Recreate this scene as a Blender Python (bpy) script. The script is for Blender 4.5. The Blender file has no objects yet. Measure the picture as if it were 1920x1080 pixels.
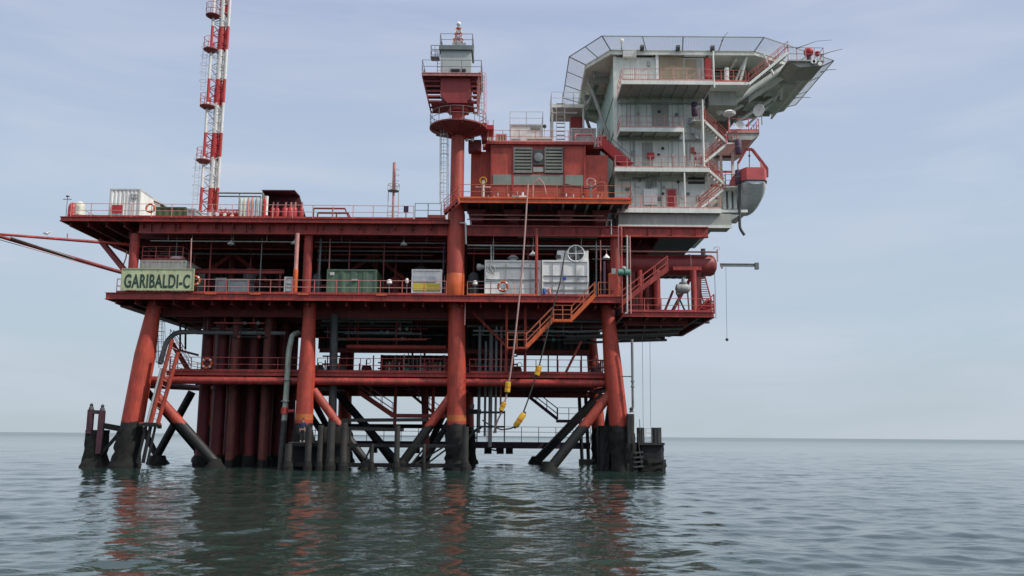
import bpy, math, random
import numpy as np
from mathutils import Vector, Matrix

R = math.radians
random.seed(7)
S = bpy.context.scene
COL = S.collection
# ------------------------------------------------------------------ camera
F = 1700.0                                   # focal length in pixels of a 1920 wide picture
CAMH = 2.6
cd = bpy.data.cameras.new('camera')
cd.sensor_width = 36.0
cd.lens = F / 1920.0 * 36.0
cd.clip_start = 0.1
cd.clip_end = 60000
cam = bpy.data.objects.new('camera', cd)
COL.objects.link(cam)
CM = Matrix.Rotation(R(90 + 9.27), 4, 'X') @ Matrix.Rotation(R(0.447), 4, 'Z')
cam.matrix_world = Matrix.Translation((0, 0, CAMH)) @ CM
S.camera = cam
# ------------------------------------------------------------------ sky
SUN_AZ, SUN_EL = R(109), R(46)
w = bpy.data.worlds.new('World')
S.world = w
w.use_nodes = True
nt = w.node_tree
nt.nodes.clear()
def N(t, **k):
    n = nt.nodes.new(t)
    for a, b in k.items():
        setattr(n, a, b)
    return n
def L(a, b):
    nt.links.new(a, b)
out = N('ShaderNodeOutputWorld')
bg = N('ShaderNodeBackground')
sky = N('ShaderNodeTexSky')
sky.sky_type = 'NISHITA'
sky.sun_disc = False
sky.sun_elevation = SUN_EL
sky.sun_rotation = SUN_AZ
sky.air_density = 1.0
sky.dust_density = 2.5
sky.ozone_density = 2.0
tc = N('ShaderNodeTexCoord')
sep = N('ShaderNodeSeparateXYZ')
L(tc.outputs['Generated'], sep.inputs[0])
rmp = N('ShaderNodeValToRGB')                # thin high overcast: colour by height, unseen zenith brightened to light the platform more
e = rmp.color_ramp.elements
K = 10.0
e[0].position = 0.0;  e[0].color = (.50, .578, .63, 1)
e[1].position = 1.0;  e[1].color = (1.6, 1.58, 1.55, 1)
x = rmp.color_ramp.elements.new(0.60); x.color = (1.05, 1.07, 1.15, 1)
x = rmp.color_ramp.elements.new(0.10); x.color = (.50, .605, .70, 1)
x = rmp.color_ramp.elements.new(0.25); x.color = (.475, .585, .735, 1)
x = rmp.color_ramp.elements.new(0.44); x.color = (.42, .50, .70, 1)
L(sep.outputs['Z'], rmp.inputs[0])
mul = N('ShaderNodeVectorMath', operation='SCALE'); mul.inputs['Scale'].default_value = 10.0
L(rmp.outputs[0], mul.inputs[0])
mp = N('ShaderNodeMapping'); mp.inputs['Scale'].default_value = (1.2, 1.5, 7.0); mp.inputs['Rotation'].default_value = (0, R(-14), 0)
L(tc.outputs['Generated'], mp.inputs[0])
nz = N('ShaderNodeTexNoise'); nz.inputs['Scale'].default_value = 2.2; nz.inputs['Detail'].default_value = 5; nz.inputs['Roughness'].default_value = .55; nz.inputs['Distortion'].default_value = .5
L(mp.outputs[0], nz.inputs['Vector'])
cr = N('ShaderNodeValToRGB'); cr.color_ramp.elements[0].position = .42; cr.color_ramp.elements[1].position = .72
cr.color_ramp.elements[0].color = (0, 0, 0, 1); cr.color_ramp.elements[1].color = (.6, .6, .6, 1)
L(nz.outputs['Fac'], cr.inputs[0])
mixc = N('ShaderNodeMixRGB'); mixc.inputs['Color2'].default_value = (6.2, 6.7, 7.8, 1)
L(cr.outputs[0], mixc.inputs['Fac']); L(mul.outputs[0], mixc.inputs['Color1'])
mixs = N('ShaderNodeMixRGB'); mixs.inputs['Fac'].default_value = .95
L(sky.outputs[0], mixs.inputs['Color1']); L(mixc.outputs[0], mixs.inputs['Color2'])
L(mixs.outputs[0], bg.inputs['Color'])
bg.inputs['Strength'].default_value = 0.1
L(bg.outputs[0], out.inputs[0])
# ------------------------------------------------------------------ sun
sd = bpy.data.lights.new('sun', 'SUN')
sd.energy = 3.4
sd.angle = R(1.5)
sd.color = (1.0, .95, .87)
so = bpy.data.objects.new('sun', sd)
COL.objects.link(so)
sv = Vector((math.sin(SUN_AZ)*math.cos(SUN_EL), math.cos(SUN_AZ)*math.cos(SUN_EL), math.sin(SUN_EL)))
so.rotation_euler = sv.to_track_quat('Z', 'Y').to_euler()
so.location = (60, 40, 80)
S.view_settings.view_transform = 'Standard'
S.view_settings.look = 'None'
S.view_settings.exposure = 0
S.view_settings.gamma = 1

# ------------------------------------------------------------------ measuring helpers
MR = CM.to_3x3()
def pt(px, py, Y):
    """world point at depth Y seen at (px, py) of the 1920 x 1080 picture"""
    d = MR @ Vector(((px-960)/F, (540-py)/F, -1))
    t = Y / d.y
    return Vector((d.x*t, Y, CAMH + d.z*t))
def ptz(px, py, z):
    d = MR @ Vector(((px-960)/F, (540-py)/F, -1))
    t = (z-CAMH) / d.z
    return Vector((d.x*t, d.y*t, z))
def rect(px0, py0, px1, py1, Y):
    cx, cy = (px0+px1)/2, (py0+py1)/2
    return pt(px0, cy, Y).x, pt(px1, cy, Y).x, pt(cx, py1, Y).z, pt(cx, py0, Y).z

# ------------------------------------------------------------------ materials
def mat_nodes(name):
    m = bpy.data.materials.new(name)
    m.use_nodes = True
    n = m.node_tree
    b = n.nodes['Principled BSDF']
    return m, n, b
def paint(name, col, rough=.5, var=.18, rust=.25, metal=0, scale=1.0, rustcol=(.16, .055, .03), streak=True):
    """weathered paint: soft mottling, vertical dirt streaks, scattered rust"""
    m, n, b = mat_nodes(name)
    g = n.nodes.new('ShaderNodeNewGeometry')
    n1 = n.nodes.new('ShaderNodeTexNoise'); n1.inputs['Scale'].default_value = .9*scale; n1.inputs['Detail'].default_value = 6; n1.inputs['Roughness'].default_value = .65
    n.links.new(g.outputs['Position'], n1.inputs['Vector'])
    mpn = n.nodes.new('ShaderNodeMapping'); mpn.inputs['Scale'].default_value = (3.5*scale, 3.5*scale, .35*scale)
    n.links.new(g.outputs['Position'], mpn.inputs[0])
    n2 = n.nodes.new('ShaderNodeTexNoise'); n2.inputs['Scale'].default_value = 1.6; n2.inputs['Detail'].default_value = 5; n2.inputs['Roughness'].default_value = .7
    n.links.new(mpn.outputs[0], n2.inputs['Vector'])
    r1 = n.nodes.new('ShaderNodeMapRange'); r1.inputs[1].default_value = .3; r1.inputs[2].default_value = .7; r1.inputs[3].default_value = 1-var*1.3; r1.inputs[4].default_value = 1+var*.6
    n.links.new(n1.outputs['Fac'], r1.inputs[0])
    r2 = n.nodes.new('ShaderNodeMapRange'); r2.inputs[1].default_value = .35; r2.inputs[2].default_value = .75; r2.inputs[3].default_value = 1+var*.3; r2.inputs[4].default_value = 1-var*1.6
    n.links.new(n2.outputs['Fac'], r2.inputs[0])
    mm = n.nodes.new('ShaderNodeMath'); mm.operation = 'MULTIPLY'
    n.links.new(r1.outputs[0], mm.inputs[0]); n.links.new(r2.outputs[0], mm.inputs[1])
    vs = n.nodes.new('ShaderNodeVectorMath'); vs.operation = 'SCALE'; vs.inputs[0].default_value = col[:3]
    n.links.new(mm.outputs[0], vs.inputs['Scale'])
    n3 = n.nodes.new('ShaderNodeTexNoise'); n3.inputs['Scale'].default_value = 2.3*scale; n3.inputs['Detail'].default_value = 8; n3.inputs['Roughness'].default_value = .75
    mp3 = n.nodes.new('ShaderNodeMapping'); mp3.inputs['Scale'].default_value = (1.3, 1.3, .5); mp3.inputs['Location'].default_value = (17, 3, 9)
    n.links.new(g.outputs['Position'], mp3.inputs[0]); n.links.new(mp3.outputs[0], n3.inputs['Vector'])
    r3 = n.nodes.new('ShaderNodeMapRange'); r3.inputs[1].default_value = .66-rust*.28; r3.inputs[2].default_value = .74-rust*.1; r3.inputs[3].default_value = 0; r3.inputs[4].default_value = min(.85, rust*2.2)
    n.links.new(n3.outputs['Fac'], r3.inputs[0])
    mx = n.nodes.new('ShaderNodeMixRGB'); mx.inputs['Color2'].default_value = (*rustcol, 1)
    n.links.new(r3.outputs[0], mx.inputs['Fac']); n.links.new(vs.outputs[0], mx.inputs['Color1'])
    n.links.new(mx.outputs[0], b.inputs['Base Color'])
    r4 = n.nodes.new('ShaderNodeMapRange'); r4.inputs[3].default_value = rough-.1; r4.inputs[4].default_value = min(1, rough+.2)
    n.links.new(n1.outputs['Fac'], r4.inputs[0]); n.links.new(r4.outputs[0], b.inputs['Roughness'])
    b.inputs['Metallic'].default_value = metal
    return m
def banded(name, top, below, zlev, soft=.25, yellow=None, rough=.55):
    """painted steel with the black splash-zone coating and sea growth below zlev"""
    m = paint(name, top, rough, .28, .36)
    n = m.node_tree
    b = n.nodes['Principled BSDF']
    src = b.inputs['Base Color'].links[0].from_socket
    g = n.nodes.new('ShaderNodeNewGeometry')
    sp = n.nodes.new('ShaderNodeSeparateXYZ'); n.links.new(g.outputs['Position'], sp.inputs[0])
    nn = n.nodes.new('ShaderNodeTexNoise'); nn.inputs['Scale'].default_value = 2.0; nn.inputs['Detail'].default_value = 6
    n.links.new(g.outputs['Position'], nn.inputs['Vector'])
    ad = n.nodes.new('ShaderNodeMath'); ad.operation = 'MULTIPLY_ADD'; ad.inputs[1].default_value = soft*2; n.links.new(nn.outputs['Fac'], ad.inputs[0]); n.links.new(sp.outputs['Z'], ad.inputs[2])
    last = src
    if yellow:
        for lo, hi, sgn in ((yellow[0], yellow[1], 1),):
            c1 = n.nodes.new('ShaderNodeMath'); c1.operation = 'COMPARE'; c1.inputs[1].default_value = (lo+hi)/2; c1.inputs[2].default_value = (hi-lo)/2
            n.links.new(sp.outputs['Z'], c1.inputs[0])
            c2 = n.nodes.new('ShaderNodeMath'); c2.operation = 'MULTIPLY'; c2.inputs[1].default_value = .35; n.links.new(c1.outputs[0], c2.inputs[0])
            m1 = n.nodes.new('ShaderNodeMixRGB'); m1.inputs['Color2'].default_value = (.55, .25, .03, 1)
            n.links.new(c2.outputs[0], m1.inputs['Fac']); n.links.new(last, m1.inputs['Color1']); last = m1.outputs[0]
    rr = n.nodes.new('ShaderNodeMapRange'); rr.inputs[1].default_value = zlev+soft; rr.inputs[2].default_value = zlev+soft+.12; rr.inputs[3].default_value = 1; rr.inputs[4].default_value = 0
    n.links.new(ad.outputs[0], rr.inputs[0])
    nb = n.nodes.new('ShaderNodeTexNoise'); nb.inputs['Scale'].default_value = 5; nb.inputs['Detail'].default_value = 7
    n.links.new(g.outputs['Position'], nb.inputs['Vector'])
    cb = n.nodes.new('ShaderNodeValToRGB'); cb.color_ramp.elements[0].position = .35; cb.color_ramp.elements[1].position = .75
    cb.color_ramp.elements[0].color = (below[0]*.6, below[1]*.6, below[2]*.6, 1); cb.color_ramp.elements[1].color = (below[0]*1.9, below[1]*1.9, below[2]*1.7, 1)
    n.links.new(nb.outputs['Fac'], cb.inputs[0])
    m2 = n.nodes.new('ShaderNodeMixRGB'); n.links.new(rr.outputs[0], m2.inputs['Fac']); n.links.new(last, m2.inputs['Color1']); n.links.new(cb.outputs[0], m2.inputs['Color2'])
    n.links.new(m2.outputs[0], b.inputs['Base Color'])
    return m
def bands_mat(name, c1, c2, z0, period, duty=.5):
    """alternating aviation bands up a mast"""
    m = paint(name, c1, .45, .12, .12)
    n = m.node_tree; b = n.nodes['Principled BSDF']
    src = b.inputs['Base Color'].links[0].from_socket
    g = n.nodes.new('ShaderNodeNewGeometry'); sp = n.nodes.new('ShaderNodeSeparateXYZ'); n.links.new(g.outputs['Position'], sp.inputs[0])
    a = n.nodes.new('ShaderNodeMath'); a.operation = 'SUBTRACT'; a.inputs[1].default_value = z0; n.links.new(sp.outputs['Z'], a.inputs[0])
    d = n.nodes.new('ShaderNodeMath'); d.operation = 'DIVIDE'; d.inputs[1].default_value = period; n.links.new(a.outputs[0], d.inputs[0])
    f = n.nodes.new('ShaderNodeMath'); f.operation = 'FRACT'; n.links.new(d.outputs[0], f.inputs[0])
    c = n.nodes.new('ShaderNodeMath'); c.operation = 'GREATER_THAN'; c.inputs[1].default_value = duty; n.links.new(f.outputs[0], c.inputs[0])
    mx = n.nodes.new('ShaderNodeMixRGB'); mx.inputs['Color2'].default_value = (*c2, 1)
    n.links.new(c.outputs[0], mx.inputs['Fac']); n.links.new(src, mx.inputs['Color1']); n.links.new(mx.outputs[0], b.inputs['Base Color'])
    return m
def plain(name, col, rough=.5, metal=0, alpha=1):
    m, n, b = mat_nodes(name)
    b.inputs['Base Color'].default_value = (*col, 1); b.inputs['Roughness'].default_value = rough; b.inputs['Metallic'].default_value = metal
    return m
BLK = (.008, .008, .008)
Z_SPLASH = pt(860, 797, 71).z
M = dict(
    legred=banded('leg_paint', (.47, .058, .032), BLK, Z_SPLASH, .3),
    legyel=banded('leg_paint_yellow', (.46, .056, .032), BLK, Z_SPLASH, .3, yellow=(Z_SPLASH+.3, Z_SPLASH+.75)),
    bracered=banded('brace_paint', (.42, .060, .036), BLK, Z_SPLASH-.1, .25),
    black=paint('splash_zone_black', (.010, .010, .011), .7, .5, .22, rustcol=(.05, .03, .02)),
    growth=paint('sea_growth', (.010, .011, .009), .9, .6, .2, rustcol=(.035, .04, .02)),
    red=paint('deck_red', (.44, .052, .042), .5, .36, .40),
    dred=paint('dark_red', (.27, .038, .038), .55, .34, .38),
    modred=paint('module_red', (.52, .078, .05), .5, .26, .24),
    orange=paint('safety_orange', (.66, .12, .03), .45, .22, .22),
    orange2=paint('rail_orange', (.55, .16, .08), .45, .2, .2),
    railred=paint('rail_red', (.58, .12, .10), .5, .2, .2),
    railpink=paint('rail_faded', (.66, .30, .27), .5, .2, .2),
    raildark=paint('rail_grey', (.20, .20, .21), .5, .2, .25),
    railwhite=paint('rail_pale', (.55, .54, .52), .5, .15, .2),
    brightred=paint('valve_red', (.50, .03, .035), .4, .15, .05),
    white=paint('white_paint', (.83, .82, .79), .45, .10, .10),
    cream=paint('cream_paint', (.62, .62, .52), .5, .12, .12),
    grey=paint('grey_paint', (.36, .38, .37), .5, .15, .12),
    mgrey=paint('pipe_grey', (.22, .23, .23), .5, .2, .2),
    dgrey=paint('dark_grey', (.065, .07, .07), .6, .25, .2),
    wall=paint('quarters_wall', (.80, .82, .76), .5, .12, .14),
    wallgreen=paint('quarters_green', (.42, .58, .48), .5, .08, .05),
    under=paint('balcony_underside', (.42, .43, .39), .6, .15, .08),
    green=paint('green_container', (.085, .145, .095), .5, .15, .1),
    maroon=paint('shelter_maroon', (.13, .028, .035), .6, .25, .2),
    olive=paint('olive_box', (.09, .11, .045), .55, .15, .1),
    signgreen=paint('sign_green', (.55, .60, .36), .5, .16, .16),
    letter=plain('sign_lettering', (.02, .05, .035), .5),
    yellow=paint('float_yellow', (.70, .40, .02), .45, .15, .08),
    stripe=plain('yellow_stripe', (.58, .46, .04), .5),
    glass=plain('dark_glass', (.015, .018, .02), .12),
    hose=plain('hose_rubber', (.03, .03, .03), .6),
    hosepink=plain('hose_faded', (.42, .26, .24), .6),
    wire=plain('wire_rope', (.16, .16, .16), .5, .4),
    net=plain('net_cord', (.7, .7, .68), .7),
    purple=paint('dark_panel', (.09, .045, .085), .6, .15, .05),
    brown=paint('tarpaulin_brown', (.36, .29, .20), .7, .15, .05),
    steelgrey=paint('fender_grey', (.036, .034, .031), .6, .4, .35, rustcol=(.09, .05, .03)),
    rimred=paint('boat_rim_red', (.60, .10, .10), .45, .15, .05),
    hull=paint('hull_grey', (.66, .66, .66), .35, .15, .08, rustcol=(.25, .2, .16)),
    skin=plain('skin', (.45, .25, .17), .6),
    navy=plain('navy_cloth', (.02, .03, .075), .8),
    denim=plain('dark_trousers', (.025, .027, .035), .85),
    shoe=plain('pale_shoe', (.5, .5, .5), .6),
    hair=plain('dark_hair', (.03, .02, .015), .8),
    caissongreen=paint('riser_pale_green', (.42, .48, .42), .5, .15, .12),
    lamp=plain('lamp_white', (.8, .8, .78), .35),
    teal=paint('valve_teal', (.12, .30, .24), .5, .1, .1),
    blue=plain('blue_plastic', (.03, .07, .35), .5),
)
# ------------------------------------------------------------------ mesh builder
class MB:
    def __init__(s):
        s.v = []; s.f = []; s.mi = []; s.cur = 0
    def add(s, vs, fs):
        o = len(s.v)
        s.v += [tuple(v) for v in vs]
        s.f += [tuple(i+o for i in f) for f in fs]
        s.mi += [s.cur]*len(fs)
        return s
    def box(s, x0, x1, y0, y1, z0, z1):
        if x0 > x1: x0, x1 = x1, x0
        if z0 > z1: z0, z1 = z1, z0
        return s.add([(x0,y0,z0),(x1,y0,z0),(x1,y1,z0),(x0,y1,z0),(x0,y0,z1),(x1,y0,z1),(x1,y1,z1),(x0,y1,z1)],
              [(0,3,2,1),(4,5,6,7),(0,1,5,4),(1,2,6,5),(2,3,7,6),(3,0,4,7)])
    def bar(s, a, b, w, h, up=(0,0,1)):
        a = Vector(a); b = Vector(b); d = (b-a)
        if d.length < 1e-6: return s
        d.normalize(); u = Vector(up)
        if abs(d.dot(u)) > .98: u = Vector((0,1,0))
        sd_ = d.cross(u).normalized(); u = sd_.cross(d).normalized()
        sd_ *= w/2; u *= h/2
        return s.add([a-sd_-u, a+sd_-u, a+sd_+u, a-sd_+u, b-sd_-u, b+sd_-u, b+sd_+u, b-sd_+u],
              [(0,1,2,3),(7,6,5,4),(0,4,5,1),(1,5,6,2),(2,6,7,3),(3,7,4,0)])
    def ibeam(s, a, b, h, w, t=.03):
        a = Vector(a); b = Vector(b); z = Vector((0,0,1))
        s.bar(a, b, t, h-2*t*1.3)
        s.bar(a+z*(h/2-t*.65), b+z*(h/2-t*.65), w, t*1.3)
        s.bar(a-z*(h/2-t*.65), b-z*(h/2-t*.65), w, t*1.3)
        return s
    def path(s, pts, r, n=8, caps=True):
        pts = [Vector(p) for p in pts]
        rs = r if isinstance(r, (list, tuple)) else [r]*len(pts)
        k = len(pts)
        tang = []
        for i in range(k):
            a = pts[max(i-1,0)]; b = pts[min(i+1,k-1)]
            if 0 < i < k-1:
                t = (pts[i]-pts[i-1]).normalized() + (pts[i+1]-pts[i]).normalized()
                if t.length < 1e-5: t = b-a
            else: t = b-a
            tang.append(t.normalized())
        u = Vector((0,0,1))
        if abs(tang[0].dot(u)) > .95: u = Vector((1,0,0))
        vs = []
        for i in range(k):
            t = tang[i]
            u = (u - t*u.dot(t)).normalized()
            v = t.cross(u)
            for j in range(n):
                a = 2*math.pi*j/n
                vs.append(pts[i] + (u*math.cos(a) + v*math.sin(a))*rs[i])
        fs = []
        for i in range(k-1):
            for j in range(n):
                j2 = (j+1) % n
                fs.append((i*n+j, i*n+j2, (i+1)*n+j2, (i+1)*n+j))
        if caps:
            fs.append(tuple(range(n-1,-1,-1))); fs.append(tuple((k-1)*n+j for j in range(n)))
        return s.add(vs, fs)
    def tube(s, a, b, r, r2=None, n=10):
        return s.path([a, b], [r, r2 if r2 is not None else r], n)
    def lathe(s, c, prof, n=20, axis='Z'):
        c = Vector(c); vs = []; k = len(prof)
        for (r, z) in prof:
            for j in range(n):
                a = 2*math.pi*j/n
                p = {'Z': (r*math.cos(a), r*math.sin(a), z), 'Y': (r*math.cos(a), z, -r*math.sin(a)), 'X': (z, r*math.cos(a), r*math.sin(a))}[axis]
                vs.append(c+Vector(p))
        fs = []
        for i in range(k-1):
            for j in range(n):
                j2 = (j+1) % n
                fs.append((i*n+j, i*n+j2, (i+1)*n+j2, (i+1)*n+j))
        fs.append(tuple(range(n-1,-1,-1))); fs.append(tuple((k-1)*n+j for j in range(n)))
        return s.add(vs, fs)
    def torus(s, c, R_, r, n=24, m=8, axis='Y', a0=0, a1=2*math.pi):
        c = Vector(c); full = abs(a1-a0-2*math.pi) < 1e-4
        pts = []
        k = n if full else n+1
        vs = []
        for i in range(k):
            a = a0+(a1-a0)*i/n
            for j in range(m):
                b = 2*math.pi*j/m; rr = R_+r*math.cos(b); h = r*math.sin(b)
                p = {'Z': (rr*math.cos(a), rr*math.sin(a), h), 'Y': (rr*math.cos(a), h, rr*math.sin(a)), 'X': (h, rr*math.cos(a), rr*math.sin(a))}[axis]
                vs.append(c+Vector(p))
        fs = []
        for i in range(n):
            i2 = (i+1) % k if full else i+1
            for j in range(m):
                j2 = (j+1) % m
                fs.append((i*m+j, i2*m+j, i2*m+j2, i*m+j2))
        return s.add(vs, fs)
    def prism(s, poly, z0, z1):
        n = len(poly)
        vs = [(p[0],p[1],z0) for p in poly]+[(p[0],p[1],z1) for p in poly]
        return s.add(vs, [tuple(range(n-1,-1,-1)), tuple(range(n,2*n))]+[(i,(i+1)%n,(i+1)%n+n,i+n) for i in range(n)])
    def prismy(s, poly, y0, y1):
        n = len(poly)
        vs = [(p[0],y0,p[1]) for p in poly]+[(p[0],y1,p[1]) for p in poly]
        return s.add(vs, [tuple(range(n)), tuple(range(2*n-1,n-1,-1))]+[(i+n,(i+1)%n+n,(i+1)%n,i) for i in range(n)])
    def sphere(s, c, r, n=12, m=8, sc=(1,1,1)):
        prof = []
        c = Vector(c); vs = []; 
        for i in range(m+1):
            t = math.pi*i/m
            for j in range(n):
                a = 2*math.pi*j/n
                vs.append(c+Vector((r*sc[0]*math.sin(t)*math.cos(a), r*sc[1]*math.sin(t)*math.sin(a), -r*sc[2]*math.cos(t))))
        fs = [(i*n+j, i*n+(j+1)%n, (i+1)*n+(j+1)%n, (i+1)*n+j) for i in range(m) for j in range(n)]
        return s.add(vs, fs)
    def corrug(s, x0, x1, y, z0, z1, pitch=.28, d=.05, flip=1):
        """corrugated sheet facing -Y"""
        xs = []; n = max(2, int((x1-x0)/pitch)); p = (x1-x0)/n
        for i in range(n):
            a = x0+i*p
            xs += [(a, 0), (a+p*.3, 0), (a+p*.5, d), (a+p*.8, d)]
        xs.append((x1, 0))
        vs = [(a, y+q*flip, z0) for a, q in xs]+[(a, y+q*flip, z1) for a, q in xs]
        k = len(xs)
        return s.add(vs, [(i, i+1, i+1+k, i+k) for i in range(k-1)])
    def build(s, name, mats, parent=None, smooth=False):
        if not isinstance(mats, (list, tuple)): mats = [mats]
        org = Vector((0,0,0)); p = parent
        while p is not None:
            org += p.location; p = p.parent
        me = bpy.data.meshes.new(name)
        me.from_pydata([tuple(Vector(v)-org) for v in s.v], [], s.f)
        for m_ in mats: me.materials.append(M[m_] if isinstance(m_, str) else m_)
        if len(mats) > 1: me.polygons.foreach_set('material_index', s.mi)
        me.update()
        if smooth:
            me.polygons.foreach_set('use_smooth', [True]*len(me.polygons))
            try: me.set_sharp_from_angle(angle=R(40))
            except Exception: pass
        o = bpy.data.objects.new(name, me)
        COL.objects.link(o)
        o.parent = parent
        return o
def tag(o, label=None, cat=None, group=None, kind=None):
    if label: o['label'] = label
    if cat: o['category'] = cat
    if group: o['group'] = group
    if kind: o['kind'] = kind
    return o
def thing(name, loc, label, cat, group=None):
    o = bpy.data.objects.new(name, None)
    o.empty_display_size = .3
    COL.objects.link(o); o.location = loc
    return tag(o, label, cat, group)
def share(src, loc_off, parent):
    c = src.copy(); COL.objects.link(c); c.parent = parent; c.location = Vector(loc_off)
    return c
def copy_tree(o, parent=None):
    c = o.copy(); COL.objects.link(c); c.parent = parent
    for ch in list(o.children): copy_tree(ch, c)
    return c

# ------------------------------------------------------------------ compound builders
def railing(pts, label, h=1.1, sp=1.6, post='railred', rail='railred', toe=None, r=.028, group=None, rails=(1.0, .5), closed=False, name='railing'):
    pts = [Vector(p) for p in pts]
    root = thing(name, pts[0], label, 'railing', group)
    m = MB()
    for k in rails:
        for a, b in zip(pts, pts[1:]):
            m.tube(a+Vector((0,0,h*k)), b+Vector((0,0,h*k)), r*.85, n=6)
    m.build('rail', rail, root, True)
    if toe:
        m = MB()
        for a, b in zip(pts, pts[1:]):
            m.bar(a+Vector((0,0,.09)), b+Vector((0,0,.09)), .012, .16)
        m.build('toe_board', toe, root)
    spots = []
    for i, (a, b) in enumerate(zip(pts, pts[1:])):
        n = max(1, round((b-a).length/sp))
        for j in range(n+(1 if i == len(pts)-2 and not closed else 0)):
            spots.append(a+(b-a)*(j/n))
    first = None
    for p in spots:
        if first is None:
            mb = MB(); mb.tube(pts[0]+Vector((0,0,-.25)), pts[0]+Vector((0,0,h)), r*1.15, n=6)
            first = mb.build('post', post, root, True)
            first.location = p-pts[0]
        else:
            share(first, p-pts[0], root)
    return root
def stair(a, b, width, label, col='orange', rcol='orange2', n=None, wdir=(0,1,0), h=1.0, group=None, rails=True, tread='dgrey', name='staircase', sw=.22, qs=(1, .5), rr=.026):
    """flight from a (top) to b (bottom); the flight's width runs along wdir"""
    a = Vector(a); b = Vector(b); wv = Vector(wdir).normalized()*width
    root = thing(name, b, label, 'staircase', group)
    for k in (0, 1):
        MB().bar(a+wv*k, b+wv*k, .05, sw).build('stringer', col, root)
    rise = abs(a.z-b.z); n = n or max(3, int(rise/.22)); first = None
    d = (a-b)
    for i in range(n):
        c = b+d*((i+.5)/n)
        if first is None:
            hd = Vector((d.x, d.y, 0)).normalized()*.13
            mb = MB(); p0 = c+wv*.04; p1 = c+wv*.96
            mb.bar(p0, p1, .24, .035)
            first = mb.build('tread', tread, root); f0 = c
        else: share(first, c-f0, root)
    if rails:
        for k in (0, 1):
            mb = MB()
            for q in qs:
                mb.tube(a+wv*k+Vector((0,0,q*h)), b+wv*k+Vector((0,0,q*h)), rr, n=6)
            m_ = max(2, int(d.length/1.1))
            for i in range(m_+1):
                c = b+wv*k+d*(i/m_)
                mb.tube(c, c+Vector((0,0,h)), .026, n=6)
            mb.build('handrail', rcol, root, True)
    return root
def ladder(a, b, label, wdir=(1,0,0), w=.42, col='railwhite', cage=True, out_=(0,-1,0), group=None, name='ladder'):
    a = Vector(a); b = Vector(b); wv = Vector(wdir).normalized()*w; ov = Vector(out_)
    root = thing(name, b, label, 'ladder', group)
    MB().tube(a, b, .025, n=6).build('side_rail', col, root)
    MB().tube(a+wv, b+wv, .025, n=6).build('side_rail', col, root)
    mb = MB(); L_ = (a-b).length; n = int(L_/.3)
    for i in range(n):
        c = b+(a-b)*((i+.5)/n); mb.tube(c, c+wv, .014, n=5)
    mb.build('rung', col, root)
    if cage:
        mb = MB(); k = max(2, int(L_/.9)); cs = []
        for i in range(k+1):
            c = b+(a-b)*(.12+.88*i/k); pts = []
            for j in range(9):
                t = math.pi*j/8
                pts.append(c+wv/2-wv.normalized()*math.cos(t)*.36+ov*math.sin(t)*.68)
            cs.append(pts)
            for p, q in zip(pts, pts[1:]): mb.bar(p, q, .012, .05)
        for j in (0, 2, 4, 6, 8):
            for p, q in zip(cs, cs[1:]): mb.bar(p[j], q[j], .035, .01)
        mb.build('safety_cage', col, root)
    return root
def pipe(pts, r, col, label, cat='pipe', group=None, name='pipe', n=12, flanges=(), fl='mgrey', bends=True):
    pts = [Vector(p) for p in pts]
    if bends and len(pts) > 2:
        q = [pts[0]]
        for i in range(1, len(pts)-1):
            a, b, c = pts[i-1], pts[i], pts[i+1]
            rb = min(max(r*2.5, .12), (b-a).length*.45, (c-b).length*.45)
            p0 = b+(a-b).normalized()*rb; p1 = b+(c-b).normalized()*rb
            for t in (0, .25, .5, .75, 1):
                q.append(p0*(1-t)**2+b*2*t*(1-t)+p1*t*t)
        q.append(pts[-1]); pts = q
    o = MB().path(pts, r, n).build(name, col, None, True)
    tag(o, label, cat, group)
    for (p, ax) in flanges:
        MB().lathe(p, [(r*1.05, -.05), (r*1.5, -.05), (r*1.5, .05), (r*1.05, .05)], 14, ax).build('flange', fl, o)
    return o
def lifebuoy(c, r, label, group='life rings hung on the railings'):
    c = Vector(c)
    o = MB().torus(c, r, r*.26, 24, 8, 'Y').build('life_ring', 'orange', None, True)
    tag(o, label, 'life ring', group)
    mb = MB()
    for k in range(4):
        a = math.pi/4+math.pi/2*k
        mb.torus(c, r, r*.29, 4, 8, 'Y', a-.14, a+.14)
    mb.build('band', 'white', o, True)
    return o
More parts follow.
